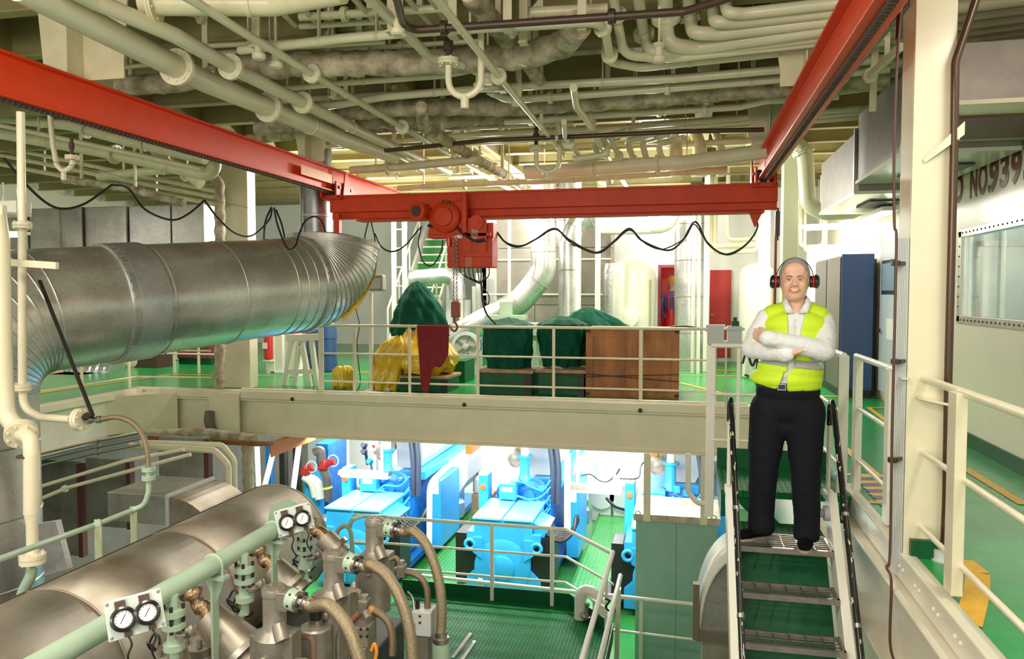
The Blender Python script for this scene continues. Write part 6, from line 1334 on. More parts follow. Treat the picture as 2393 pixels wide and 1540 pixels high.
m = MB(); a, b = Py(1522,1055,13.5), Py(1537,1076,13.5); m.bb((a.x,13.5,b.z),(b.x,14.2,a.z)); tag(m.build('monorail_end', MATS['bright_orange_paint']), 'orange end of a lifting beam above the right generator', 'beam')
t = MB(); a, b = Py(-60,1290,4.6), Py(150,1400,4.6); t.prism([Py(85,1225,4.6),Py(130,1218,4.6),Py(158,1330,4.6),Py(105,1345,4.6)],(0,.05,0)); tag(t.build('zinc_chute', M_galvb), 'bright zinc sheet chute beside the lower flanged pipe', 'sheet')
# ================================================================ GENERATORS AND LOWER LEVEL
def generator(x, y, label):
    """one genset, built at its place; front face at y, floor at ZL"""
    t = thing('generator', label, 'generator', (x,y,ZL), None)
    o = V(x,y,ZL+.12)
    def B(m, a, b): m.bb(o+V(*a), o+V(*b)); return m
    m = MB(); P = [(-.60,0,.0),(.60,0,.0),(.60,0,.30),(.44,0,.45),(.44,0,.78),(.60,0,.90),(.60,0,1.03),(-.60,0,1.03),(-.60,0,.90),(-.44,0,.78),(-.44,0,.45),(-.60,0,.30)]
    m.prism([o+V(*p) for p in P],(0,.9,0)); m.build('alternator_body', M_blue, t, bevel=.015)
    m = MB(); m.lathe(o+V(-.02,0,.48),(0,-1,0),[(.45,0),(.45,.012),(.44,.016),(.20,.018),(.20,.05),(.17,.06),(.001,.06)],40); m.build('end_cover', M_blue, t)
    m = MB(); B(m,(-.20,-.07,.05),(-.12,-.03,.68)); m.build('terminal_rib', M_blue, t, bevel=.01)
    for s in (-1,1):
        m = MB(); m.prism([o+V(s*.62,.05,.20),o+V(s*.46,.05,.38),o+V(s*.46,.05,.86),o+V(s*.62,.05,.98),o+V(s*.80,.05,.98),o+V(s*.80,.05,.20)],(0,.5,0)); m.build('air_box', M_black, t, bevel=.01)
        m = MB(); q = o+V(s*.54,-.02,.88); q = q-V(0,0,.05); P2 = [q+V(math.cos(a)*.075,0,math.sin(a)*.075) for a in [k*PI/10 for k in range(20)]]; m.tube(P2,.03,10,closed=True); m.prism([q+V(-s*.05,-.02,-.12),q+V(-s*.2,-.02,-.22),q+V(-s*.2,-.02,.12),q+V(-s*.05,-.02,.12)],(0,.05,0)); m.build('lifting_eye', M_blue, t)
    m = MB(); B(m,(-.66,.3,.0),(.66,5.6,.12)); m.build('base_frame', M_blued, t, bevel=.01)
    m = MB(); m.prism([o+V(*p) for p in ((-.48,-.0,1.03),(.46,-.0,1.03),(.46,.0,1.24),(-.48,.0,1.24))],(0,1.1,0)); m.build('terminal_box', M_blue, t, bevel=.015)
    for (a, b) in ((-.50,-.03),(.0,.48)):
        m = MB(); B(m,(a,-.03,1.24),(b,1.15,1.275)); m.build('box_lid', mat('pale_blue_lid', (.16,.52,.86), .4) if 'pale_blue_lid' not in MATS else MATS['pale_blue_lid'], t, bevel=.006)
    m = MB(); m.prism([o+V(.47,.1,1.20),o+V(.70,.1,1.10),o+V(.64,.1,.98),o+V(.47,.1,1.0)],(0,.7,0)); cg = m.build('cable_gland', M_blue, t)
    for k in range(6):
        m = MB(); q = o+V(.66,.12+k*.10,1.04); m.tube(catmull([q,q+V(.14,.0,-.10),q+V(.30,.03,-.10),q+V(.42,.12,.02),q+V(.40,.5-.06*k,.12)],6),.026,8); m.build('power_cable', M_black, cg)
    # engine
    o = o+V(.05,0,.28)
    m = MB(); B(m,(-.38,1.3,-.16),(.45,4.9,1.1)); B(m,(-.5,1.25,-.1),(.5,1.6,1.0)); m.build('engine_block', M_blued, t, bevel=.02)
    m = MB(); B(m,(.10,1.7,1.1),(.62,4.9,1.25)); m.build('rail_shelf', M_blue, t, bevel=.01)
    m = MB(); m.prism([o+V(*p) for p in ((.0,1.9,1.26),(.42,1.9,1.26),(.52,1.9,1.45),(.46,1.9,1.85),(.20,1.9,1.98),(-.02,1.9,1.85))],(0,3.0,0)); m.build('grey_hood', mat('hood_grey', (.55,.57,.58), .35) if 'hood_grey' not in MATS else MATS['hood_grey'], t, bevel=.015)
    m = MB(); m.tube([o+V(-.22,1.7,1.55),o+V(-.22,3.2,1.95),o+V(-.22,4.6,2.1)],.15,12); m.build('exhaust_lagging', M_lag, t)
    for k in range(5): m = MB(); q = o+V(-.30,1.9+k*.5,1.8+.09*k); m.cyl(q,q+V(0,0,.22),.05); m.lathe(q+V(0,0,.22),(0,0,1),[(.06,0),(.06,.04),(.02,.05)],10); m.build('injector_cap', M_dark, t)
    m = MB(); q = o+V(.02,1.35,1.25); m.lathe(q,(0,0,1),[(.13,0),(.11,.1),(.085,.15),(.085,.42),(.14,.44),(.14,.48)],18); m.build('breather_column', M_blue, t)
    m = MB(); m.lathe(q+V(0,0,.48),(0,0,1),[(.07,0),(.07,.9)],14); m.build('exhaust_pipe', M_cream, t)
    m = MB(); m.lathe(o+V(.14,1.30,1.05),(-.1,-1,.1),[(.26,-.2),(.28,0),(.24,.06),(.12,.08),(.10,.14),(.001,.15)],22); m.build('turbocharger', M_blued, t)
    m = MB(); m.ball(o+V(-.30,1.32,1.05),(.18,.16,.20)); m.build('filter_bowl', M_blued, t)
    m = MB(); B(m,(-.72,1.0,.55),(-.56,1.3,1.42)); pn = m.build('side_panel', M_blue, t, bevel=.01)
    m = MB(); m.lathe(o+V(-.64,.995,1.22),(0,-1,0),[(.05,0),(.05,.03),(.001,.04)],14); m.build('stop_button', mat('orange_red_button', (.8,.15,.03), .4) if 'orange_red_button' not in MATS else MATS['orange_red_button'], pn)
    m = MB(); B(m,(-.36,.98,1.02),(-.06,1.2,1.30)); bx = m.build('control_box', M_blue, t, bevel=.012)
    m = MB(); B(m,(-.31,.972,1.16),(-.12,.979,1.24)); m.build('label_plate', M_dial, bx)
    m = MB(); B(m,(.70,1.7,-.15),(.92,2.9,1.1)); cb = m.build('electric_cabinet', M_blue, t, bevel=.012)
    m = MB(); B(m,(.74,1.69,.85),(.88,1.699,1.1)); m.build('label_plate', M_dial, cb)
    for k in range(6):
        m = MB(); r_ = random.Random(k+int(x*10)); z = .62+.11*k+r_.uniform(-.08,.08)
        m.tube(catmull([o+V(-.45+.04*k,1.15,z),o+V(-.25+.03*k,1.05,z-.12+r_.uniform(-.1,.12)),o+V(.05+r_.uniform(-.1,.1),1.02,z+r_.uniform(-.1,.1)),o+V(.35,1.08,z-.05),o+V(.5,1.2,z+.1)],5),.017,7); m.build('pipe_run', M_blue, t)
    rr_ = random.Random(int(abs(x)*100))
    for k in range(9):
        q = o+V(rr_.uniform(-.45,.45),rr_.uniform(1.12,1.28),rr_.uniform(.75,1.35)); m = MB()
        if k % 3 == 0: m.lathe(q,(rr_.uniform(-.4,.4),-1,rr_.uniform(-.3,.3)),[(.05,-.05),(.06,0),(.045,.04),(.02,.05),(.001,.05)],14)
        elif k % 3 == 1: m.bb(q-V(.05,.04,.05),q+V(.05,.04,.06))
        else: m.tube(catmull([q,q+V(.06,-.08,.05),q+V(.14,-.06,-.06),q+V(.10,.05,-.18)],5),.022,8)
        m.build('engine_fitting', (M_blued, M_blue, M_blued)[k % 3], t, bevel=.008 if k % 3 == 1 else 0)
    for k, dx in enumerate((.50,.60)):
        m = MB(); m.tube(catmull([o+V(dx,1.35,.9),o+V(dx+.02,1.33,1.5),o+V(dx-.06,1.4,2.1),o+V(dx-.12,1.5,2.9)],6),.05,10); m.build('cable_trunk', mat('slate_cable', (.06,.08,.13), .4) if 'slate_cable' not in MATS else MATS['slate_cable'], t)
    m = MB(); m.lathe(o+V(.80,3.2,.0),(0,0,1),[(.10,0),(.14,.05),(.14,.3),(.09,.36),(.001,.37)],16); m.build('oil_filter', M_galvb, t)
    m = MB(); m.lathe(o+V(.66,3.3,-.15),(.3,-.9,.1),[(.16,0),(.18,.15),(.14,.25),(.001,.28)],16); m.build('pump', M_blued, t)
    m = MB(); m.prism([o+V(.5,3.2,1.15),o+V(1.0,3.2,1.15),o+V(1.0,3.2,.75),o+V(.8,3.2,.45),o+V(.5,3.2,.45)],(0,1.1,0)); m.build('grey_guard', M_lightgrey, t, bevel=.02)
    return t
GX = Py(1176,1340,11.7).x
generator(GX, 11.7, 'centre blue generator set seen end on with two lifting eyes')
generator(GX-2.55, 11.7, 'left blue generator set partly hidden by the injection pumps')
generator(GX+2.5, 11.7, 'right blue generator set mostly hidden by the tall green casing')
# walkway plates between the sets
for k, (xa, xb, lab) in enumerate(((GX-1.62,GX-.88,'left'),(GX+1.0,GX+1.72,'right'))):
    m = MB(); m.bb((xa,10.2,ZL+.10),(xb,16.9,ZL+.13)); t = tag(m.build('floor_plate', M_plate2, loc=(xa,12,ZL+.1)), 'bright green checker plate walkway on the %s of the centre generator' % lab, 'floor plate')
    for x in (xa, xb): m = MB(); m.bb((x-.015,10.2,ZL+.0),(x+.015,16.9,ZL+.16)); m.build('edge_strip', M_floor2, t)
m = MB(); a = Py(1437,1270,12.2); m.bb((a.x-.13,11.9,ZL+.132),(a.x+.13,12.9,ZL+.137)); tag(m.build('floor_opening', M_black), 'dark open slot in the plate walkway right of the centre generator', 'opening')
# mid platform
pf = thing('platform', 'dark green checker plate platform at the bottom middle', 'platform', (-2,8,-2.55))
ZP2 = -2.5
p1, p2, p3 = Pz(1332,1416,ZP2), Pz(1432,1492,ZP2), Pz(1450,1600,ZP2); yf = Pz(1150,1402,ZP2).y
P = [V(-3.6,yf,ZP2),V(p1.x,yf,ZP2),V(p2.x,p2.y,ZP2),V(p2.x,3.0,ZP2),V(-1.5,3.0,ZP2),V(-1.5,6.2,ZP2),V(-3.6,6.2,ZP2)]
m = MB(); m.prism(P,(0,0,-.05)); m.build('checker_plate', M_plate, pf)
m = MB()
for a, b in ((P[0],P[1]),(P[1],P[2]),(P[2],P[3])):
    d = (b-a).normalized(); n = V(-d.y,d.x,0)*.006; m.add([a+n,b+n,b-n,a-n,a+n+V(0,0,.17),b+n+V(0,0,.17),b-n+V(0,0,.17),a-n+V(0,0,.17)], [(0,3,2,1),(4,5,6,7),(0,1,5,4),(1,2,6,5),(2,3,7,6),(3,0,4,7)])
m.build('kick_plate', M_dgreen, pf)
t = railing('white railing along the far edge of the dark green platform', [(Pz(1150,1402,ZP2).x,yf,.055),(Pz(1291,1412,ZP2).x,yf,.055)], [(-4.3,yf+.02),(p1.x-.05,yf+.02),(p2.x,p2.y)], ZP2, (.30,.63,.98), M_white, .022, .016, axis='x', round_post=.028, loc=(-2,yf,ZP2))
railing('white lower railing beyond the platform crossing the green casing', [(Py(1122,1390,9.95).x,9.95,.06,-3.4,-2.42),(Py(1498,1440,9.8).x,9.8,.045,-3.5,-2.45)], [(-3.6,9.95),(.30,9.75)], -3.45, (.55,1.0), M_white, .026, .018, axis='x', loc=(-1,10,-3.4))
t = railing('white curved grab rail by the end of the steel cover', [], [(-4.2,yf-.3),(-4.19,yf-.31)], ZP2, (.98,), M_white, loc=(-4.2,yf,ZP2)) if False else None
m = MB(); Yg = 7.0; P = fil([Py(782,1262,Yg),Py(792,1235,Yg),Py(808,1226,Yg),Py(820,1240,Yg),Py(824,1290,Yg)],.12,6); m.tube(P,.022,10); m.tube(fil([Py(815,1235,Yg),Py(822,1215,Yg),Py(845,1206,Yg+.3),Py(900,1206,Yg+1)],.1),.022,10); m.tube([Py(822,1268,Yg),Py(870,1270,Yg+.6)],.016,8); tag(m.build('grab_rail', M_pgreen), 'pale curved grab rail in front of the left generator', 'railing')
# steep stair going down from the platform
st2 = thing('lower_stair', 'steep white stair rails going down beside the dark green platform', 'stair', (p2.x+.1,p2.y-.5,ZP2))
for k, (a, b, y0, y1) in enumerate((((1432,1290),(1352,1570),8.6,6.3),((1450,1345),(1395,1570),8.7,6.6))):
    m = MB(); m.tube([Py(*a,y0),Py(*b,y1)],.028,10); m.build('handrail', M_white, st2)
m = MB(); m.bar(Py(1446,1375,8.9),Py(1440,1580,8.9),.10,.05); m.build('stringer', M_white, st2)
m = MB(); m.bar(Py(1418,1330,8.7),Py(1414,1560,8.7),.05,.03); m.build('post', M_white, st2)
m = MB(); q = Py(1420,1420,8.5); m.tube(catmull([q+V(-.03,0,.1),q+V(.02,0,.08),q+V(-.02,0,0),q+V(.05,0,-.06),q+V(.02,-.02,-.1)],5),.012,8); m.build('chain_hook', M_dark, st2)
# white lagged loop
t = thing('lagged_loop', 'white lagged pipe loop with a small valve at the platform corner', 'pipe', Py(1372,1420,9.1)); Yl = 9.15
m = MB(); m.tube(fil([Py(1356,1455,Yl),Py(1356,1398,Yl),Py(1362,1380,Yl),Py(1384,1382,Yl),Py(1398,1404,Yl),Py(1400,1470,Yl)],.14,6),[.075]*40 and .072,16); m.build('lagging', M_white, t)
m = MB(); q = Py(1372,1435,Yl-.12); m.lathe(q,(0,0,1),[(.035,-.06),(.03,0),(.02,.02),(.02,.09),(.03,.1),(.03,.13)],12); m.lathe(q+V(0,0,-.02),(0,0,1),[(.09,0),(.09,.012)],18); m.build('valve', M_steel, t)
# tall green casing
YB2 = 10.25
a, b = Py(1486,1215,YB2), Py(1674,1540,YB2)
t = thing('vent_casing', 'tall dusty green ventilation casing left of the stair', 'casing', (a.x,YB2,ZL))
m = MB(); m.bb((a.x,YB2,ZL),((a.x+b.x)/2-.002,YB2+.9,a.z)); m.build('casing_panel', M_dusty, t); m = MB(); m.bb(((a.x+b.x)/2+.002,YB2,ZL),(b.x,YB2+.9,a.z)); m.build('casing_panel', M_dusty, t)
m = MB(); m.bb((a.x-.03,YB2-.03,a.z+.001),(b.x+.03,YB2+.03,a.z+.09)); m.bb((a.x-.03,YB2+.87,a.z+.001),(b.x+.03,YB2+.93,a.z+.09)); m.bb((a.x-.03,YB2+.03,a.z+.001),(a.x+.03,YB2+.87,a.z+.09)); m.bb((b.x-.03,YB2+.03,a.z+.001),(b.x+.03,YB2+.87,a.z+.09)); m.build('rim', mat('rust_streaked_cream', (.62,.52,.40), .5, noise=.45, nscale=9, stretch=(1,1,.3)), t)
for px_ in (1512,1645):
    q = Py(px_,1200,YB2-.035); z2 = -.66
    m = MB(); m.bb((q.x-.045,YB2-.05,a.z+.0),(q.x+.045,YB2-.032,z2)); m.build('hanger_bar', M_cream, t)
pipe('service_pipe', 'white pipe curving down in front of the left generator', 'pipe', [Py(1075,1070,12.2),Py(1040,1095,12.0),Py(1004,1130,11.6),Py(1003,1275,11.6)], .045, M_white, .25)
pipe('service_pipe', 'white upright pipe right of the centre generator', 'pipe', [Py(1326,1060,11.5),Py(1326,1240,11.5)], .05, M_white, .1)
for k, (a_, b_) in enumerate((((1058,1540),(1102,1482)),((1080,1545),(1110,1500)))):
    m = MB(); m.bar(Py(*a_,7.6),Py(*b_,7.9),.04,.04); tag(m.build('steel_angle', M_galvb), ('left','right')[k]+' of two bare steel angles lying on the dark green platform', 'bar')
for px_ in (1491,1668): m = MB(); q = Py(px_,1200,YB2); m.tube([V(q.x+.03*math.cos(k*PI/6),YB2-.02,a.z+.10+.03*math.sin(k*PI/6)) for k in range(12)],.008,8,closed=True); m.build('lifting_eye', M_steel, t)
m = MB(); m.tube(fil([Py(1608,1060,8.6),Py(1608,1150,8.6),Py(1630,1175,8.6),Py(1650,1178,8.6)],.12),.03,10); tag(m.build('service_pipe', M_white), 'white pipe bending right above the tall green casing', 'pipe')
# curved vent duct by the stair
Ye = 6.9; t = thing('vent_elbow', 'grey curved vent elbow with a white rim left of the stair', 'duct', Py(1690,1480,Ye))
c0 = Py(1752,1470,Ye); R1 = abs(Py(1642,1430,Ye).x-c0.x)
zc = Py(1690,1475,Ye).z
P = [V(c0.x-R1*math.cos(k*PI/2/14), Ye, zc+ (R1*1.75)*math.sin(k*PI/2/14)) for k in range(15)]
m = MB(); m.prism(P+[V(c0.x,Ye,zc)],(0,.02,0)); m.build('side_sheet', M_galvd, t)
Q = [p+V(-.0,-.0,0) for p in P]; m = MB(); n = len(Q); Q2 = [V(c0.x+(p.x-c0.x)*1.07,Ye-.03,zc+(p.z-zc)*1.03) for p in Q]; Q3 = [p+V(0,.7,0) for p in Q2]
m.add(Q2+Q3, [(i,i+1,n+i+1,n+i) for i in range(n-1)], True); m.build('curved_rim', M_white, t, solid=.03)
m = MB(); m.bb((c0.x-R1-.06,Ye-.05,zc-.09),(c0.x+.1,Ye+.75,zc+.0)); m.build('joint_flange', mat('brownish_steel', (.25,.20,.16), .4, .5), t)
m = MB(); m.bb((c0.x-R1-.085,Ye-.06,zc-.08),(c0.x-R1-.03,Ye+.02,zc+.42)); m.build('side_flange', MATS['brownish_steel'], t)
m = MB(); m.bb((c0.x-R1,Ye,ZL),(c0.x+.1,Ye+.7,zc-.09)); m.build('lower_section', M_eng, t)
# hanging luminaires over the generators
def lum2(label, x0, x1, y_, Y, rods):
    a, b = Py(x0,y_,Y), Py(x1,y_+ (x1-x0)*.03,Y); zc_ = a.z; t = thing('hanging_light', label, 'hanging light', ((a.x+b.x)/2,Y,zc_))
    m = MB(); m.prism([(a.x,Y-.12,zc_),(a.x,Y+.12,zc_),(a.x,Y+.08,zc_+.07),(a.x,Y-.08,zc_+.07)],(b.x-a.x,0,0)); m.build('housing', M_steel, t)
    for dy in (-.05,.05): m = MB(); m.cyl((a.x+.03,Y+dy,zc_-.03),(b.x-.03,Y+dy,zc_-.03),.022); m.build('tube', M_tube, t)
    for px_ in rods: q = Py(px_,y_,Y); m = MB(); m.bb((q.x-.02,Y-.012,zc_+.07),(q.x+.02,Y+.012,-.06)); m.build('hanger_rod', M_cream, t)
    return t
l2 = lum2('hanging fluorescent light over the left generator', 796, 912, 1106, 12.6, (814,893))
l2 = lum2('hanging fluorescent light between the centre and right generators', 1330, 1455, 1140, 11.6, (1350,1436))
m = MB(); m.tube(catmull([Py(1358,1112,11.6),Py(1380,1108,11.6),Py(1400,1122,11.6),Py(1420,1125,11.6),Py(1440,1108,11.6),Py(1448,1095,11.6)],6),.012,7); tag(m.build('light_cable', M_black), 'dark cable draped over the right hanging light', 'cable')
m = MB(); m.tube(catmull([Py(1448,1118,11.7),Py(1490,1117,11.8),Py(1497,1090,11.9),Py(1510,1075,12)],6),.012,7); tag(m.build('light_cable', M_black), 'dark cable running from the right hanging light to the right generator', 'cable')
# blue cooler unit at left
u = thing('cooler_unit', 'blue cooler unit with red valves left of the left generator', 'machine', Py(740,1160,13.5)); Y = 14.0
a, b = Py(738,1036,Y), Py(768,1170,Y); m = MB(); m.bb((a.x,Y,ZL),(b.x,Y+1.0,a.z)); m.build('frame_panel', M_blued, u, bevel=.01)
a, b = Py(716,1090,Y-.1), Py(757,1170,Y-.1); m = MB(); m.bb((a.x,Y-.25,ZL),(b.x,Y-.02,a.z)); m.build('heat_exchanger', M_blue, u, bevel=.05)
m = MB(); m.tube(fil([Py(735,1056,Y-.4),Py(750,1050,Y-.4),Py(752,1085,Y-.4),Py(764,1120,Y-.4),Py(768,1170,Y-.4)],.2),.085,12); m.build('grey_hose', mat('grey_rubber_hose', (.14,.12,.11), .5), u)
m = MB(); m.tube([Py(765,1137,Y-.4),Py(766,1142,Y-.4)],.092,12); m.build('marker_band', mat('lime_band', (.7,.8,.1), .5), u)
for (p, q_) in (((705,1108),(730,1090)),((745,1095),(780,1076))):
    m = MB(); A, B_ = Py(*p,Y-.5), Py(*q_,Y-.5); m.cyl(A,B_,.055); m.lathe(A.lerp(B_,.4),(B_-A),[(.1,-.04),(.1,.04)],12); m.lathe(A.lerp(B_,.8),(B_-A),[(.08,-.02),(.08,.02)],12); v_ = m.build('red_valve', M_valve, u)
    m = MB(); m.tube([B_+V(.11*math.cos(k*PI/7),-.03,.11*math.sin(k*PI/7)) for k in range(14)],.012,6,closed=True); m.build('handwheel', M_white, v_)
for k, p in enumerate(((712,1112,740,1160),(725,1118,748,1165))):
    m = MB(); m.tube(catmull([Py(p[0],p[1],Y-.45),Py((p[0]+p[2])/2+5,(p[1]+p[3])/2-8,Y-.45),Py(p[2],p[3],Y-.45)],6),.10,12); m.build('white_elbow', M_white, u)
for k, px_ in enumerate((620,652,684)):
    a, b = Py(px_,1040,13.8+.1*k), Py(px_+14,1170,13.8+.1*k); m = MB(); m.bb((a.x,13.8+.1*k,ZL),(b.x,13.95+.1*k,a.z)); tag(m.build('rack_post', (M_blued,M_dark,M_dark)[k]), ('blue tall post far left under the girder','dark rack upright behind the steel cover end','dark rack upright next to the blue cooler unit')[k], 'post')
for k, (x0, y0, x1, y1) in enumerate(((600,1035,605,1175),(640,1050,610,1170),(700,1030,682,1170))):
    m = MB(); m.tube([Py(x0,y0,12.5),Py(x1,y1,12.5)],.05,10); tag(m.build('service_pipe', M_white), ('white upright pipe','slanting white strut','second slanting white strut')[k]+' under the girder left of the cooler unit', 'pipe')
# back wall details on the lower level
m = MB(); a, b = Py(790,1118,17.6), Py(900,1150,17.6); m.tube([a,b],.16,14); m.tube([a+V(0,0,-.5),b+V(0,0,-.4)],.14,14); tag(m.build('wall_pipes', M_white), 'thick white pipes low along the bulkhead behind the left generator', 'pipe')
t = thing('switch_box', 'white switch box with an orange switch above the left generator', 'box', Py(872,1045,15)); a, b = Py(862,1028,15), Py(885,1055,15)
m = MB(); m.bb((a.x,15,b.z),(b.x,15.15,a.z)); m.build('case', M_white, t, bevel=.01); m = MB(); q = Py(873,1042,14.99); m.lathe(q,(0,-1,0),[(.03,0),(.03,.02),(.001,.03)],12); m.build('switch', M_orange, t)
m = MB(); m.bar((q.x,15.1,b.z),(q.x,15.1,ZL),.06,.06); m.build('stand', M_white, t)
for k, (px_, py_) in enumerate(((853,1040),(853,1055),(866,1078))):
    q = Py(px_,py_,14.8); m = MB(); m.lathe(q,(0,-1,.2),[(.06,0),(.07,.06),(.05,.12)],12); m.cyl(q+V(0,.1,-.3),q+V(0,.0,.0),.02); tag(m.build('blue_valve', MATS['slate_cable'] if k < 2 else M_blue), ('upper dark blue valve','lower dark blue valve','light blue valve')[k]+' beside the white switch box', 'valve')
for k, px_ in enumerate((1114,1126,1138)):
    q = Py(px_,1150 if k != 1 else 1158,15.8); t = thing('gas_bottle', ('left','middle','right')[k]+' clear bottle in the trio on the far bulkhead shelf', 'bottle', q)
    m = MB(); m.lathe(q,(0,0,1),[(.07,0),(.08,.02),(.08,.28),(.03,.34),(.03,.38)],14); m.build('bottle_body', mat('pale_bottle_%d' % k, (.62,.66,.60), .15), t)
    m = MB(); m.lathe(q+V(0,0,.38),(0,0,1),[(.04,0),(.04,.05)],12); m.build('cap', M_valve, t)
m = MB(); a, b = Py(1105,1152,15.7), Py(1150,1165,15.7); m.bb((a.x,15.6,ZL),(b.x,16.1,b.z+.08)); tag(m.build('wall_shelf', M_wood2), 'brown shelf holding the trio of bottles', 'shelf')
for k, (x0, y0, x1, y1) in enumerate(((1405,1160,1430,1180),(1455,1165,1480,1180))):
    q = Py(x0,y0,16.5); m = MB(); m.cyl(q,q+V(.0,.8,0),.28,seg=20); m.bb((q.x-.2,16.6,ZL),(q.x+.2,17.2,q.z-.1)); tag(m.build('air_receiver', M_white), ('left','right')[k]+' white drum vessel on the floor near the right generator', 'vessel')
m = MB(); m.tube(catmull([Py(1418,1165,15),Py(1440,1185,14.5),Py(1480,1195,14)],6),.03,8); tag(m.build('floor_hose', M_black), 'black hose lying on the green floor left of the right generator', 'hose')
# ================================================================ THE MAN ON THE STAIR
MX, MY, MZ, MR = .655, 5.20, -.16, -.126
man = thing('person', 'smiling person in a yellow safety vest and black ear muffs standing arms crossed on stair', 'person', (MX,MY,MZ))
man.rotation_euler.z = MR
def remesh(mb, voxel, smooth=6, fn=None, solid=0, name='part', mtl=None, parent=None, shade=True):
    me = bpy.data.meshes.new('tmp'); me.from_pydata([tuple(v) for v in mb.v], [], mb.f)
    o = bpy.data.objects.new('tmp', me); COL.objects.link(o)
    r = o.modifiers.new('r', 'REMESH'); r.mode = 'VOXEL'; r.voxel_size = voxel
    if smooth:
        s = o.modifiers.new('s', 'SMOOTH'); s.factor = .5; s.iterations = smooth
    dg = bpy.context.evaluated_depsgraph_get(); dg.update()
    m2 = bpy.data.meshes.new_from_object(o.evaluated_get(dg)); bpy.data.objects.remove(o); bpy.data.meshes.remove(me)
    bm = bmesh.new(); bm.from_mesh(m2)
    if fn:
        kill = [f for f in bm.faces if fn(f.calc_center_median())]
        bmesh.ops.delete(bm, geom=kill, context='FACES')
        for _ in range(14):
            new = {}
            for v in bm.verts:
                if v.is_boundary:
                    nb = [e.other_vert(v).co for e in v.link_edges if e.is_boundary]
                    if len(nb) == 2: new[v] = v.co*.5+(nb[0]+nb[1])*.25
            for v, c in new.items(): v.co = c
    bm.to_mesh(m2); bm.free()
    m2.materials.clear(); m2.materials.append(mtl); m2.name = name
    m2.polygons.foreach_set('use_smooth', [True]*len(m2.polygons))
    q = bpy.data.objects.new(name, m2); COL.objects.link(q); q.parent = parent or man; WL[q.name] = V(0,0,0)
    if solid:
        s = q.modifiers.new('solid', 'SOLIDIFY'); s.thickness = solid; s.offset = 1
    return q
def local(mb, name, mtl, parent=None):
    return mb.build(name, mtl, None, loc=(0,0,0)) if False else _loc(mb, name, mtl, parent)
def _loc(mb, name, mtl, parent):
    o = mb.build(name, mtl, None, loc=(0,0,0)); o.parent = parent or man; return o
def limb(m, pts, rs, seg=14):
    pts = [Vector(p) for p in pts]
    for a, b, r0, r1 in zip(pts[:-1], pts[1:], rs[:-1], rs[1:]):
        m.ball(a, r0, 14, 10); m.cyl(a, b, r0, r1, seg)
    m.ball(pts[-1], rs[-1], 14, 10)
M_skin = mat('skin', (.80,.47,.34), .42, noise=.10, nscale=10)
M_skin.node_tree.nodes['Principled BSDF'].inputs['Subsurface Weight'].default_value = .08
M_shirt = mat('white_cotton', (.78,.79,.82), .75, bump=.9, bscale=6)
M_vest = mat('fluorescent_yellow_vest', (.62,.86,.02), .6, noise=.06, nscale=8, bump=.25, bscale=9)
M_trous = mat('navy_black_wool', (.006,.007,.012), .8, bump=.4, bscale=6, spec=.2)
M_strip = mat('reflective_grey', (.42,.44,.46), .35, .2)
M_shoe = mat('black_suede', (.003,.003,.0035), .85, spec=.1)
# skeleton points (local: x to the right of the picture, -y towards the camera)
hipc = V(0,0,.93); chest = V(.04,.0,1.36); neck = V(.045,-.01,1.52); hd = V(.03,-.035,1.688)
HS = 1.09
def HD(x, y, z): return hd+V(x,y,z)*HS
shR, shL = V(-.140,.01,1.445), V(.205,.02,1.437)
elR, wrR = V(-.226,-.06,1.252), V(-.005,-.215,1.232)
elL, wrL = V(.208,-.13,1.255), V(-.125,-.235,1.333)
knR, anR = V(-.135,-.02,.50), V(-.145,.02,.09)
knL, anL = V(.115,-.03,.49), V(.130,-.03,.09)
hiR, hiL = V(-.095,0,.90), V(.10,0,.90)
m = MB()   # one continuous body
limb(m, [hipc, V(.02,0,1.12), chest, V(.045,.0,1.45)], [.12,.11,.12,.08]); limb(m, [V(.045,.0,1.44), neck, V(.035,-.015,1.60)], [.062,.056,.058])
for a, b, c, d in ((shR,elR,wrR,-1),(shL,elL,wrL,1)):
    limb(m, [V(.045,.0,1.43), a, b, c], [.06,.052,.040,.028])
for a, b, c in ((hiR,knR,anR),(hiL,knL,anL)): limb(m, [hipc, a, b, c, c+V((-.05 if c.x<0 else .004),-.05,-.035)], [.09,.075,.055,.036,.028])
# head
m.ball(HD(0,.022,.03), (.082*HS,.100*HS,.102*HS), 24, 18); m.ball(HD(0,-.018,-.025), (.074*HS,.074*HS,.100*HS), 24, 18); m.ball(HD(0,-.050,-.085), (.042*HS,.036*HS,.032*HS), 16, 10); m.ball(HD(0,-.02,-.075), (.064*HS,.055*HS,.040*HS), 18, 12)
m.ball(HD(0,-.050,.055), (.060*HS,.030*HS,.050*HS), 16, 10)
for s in (-1,1):
    m.ball(HD(s*.036,-.064,-.026), (.026*HS,.018*HS,.024*HS), 12, 8); m.ball(HD(s*.030,-.084,.020), (.022*HS,.012*HS,.008*HS), 12, 8); m.ball(HD(s*.08,.0,-.0), (.014*HS,.022*HS,.034*HS), 12, 8)
limb(m, [HD(0,-.088,.012), HD(0,-.104,-.022)], [.009,.0135]); 
for s in (-1,1): m.ball(HD(s*.013,-.096,-.026), (.009*HS,.011*HS,.009*HS), 10, 8)
m.ball(HD(0,-.083,-.060), (.026*HS,.012*HS,.014*HS), 14, 8)
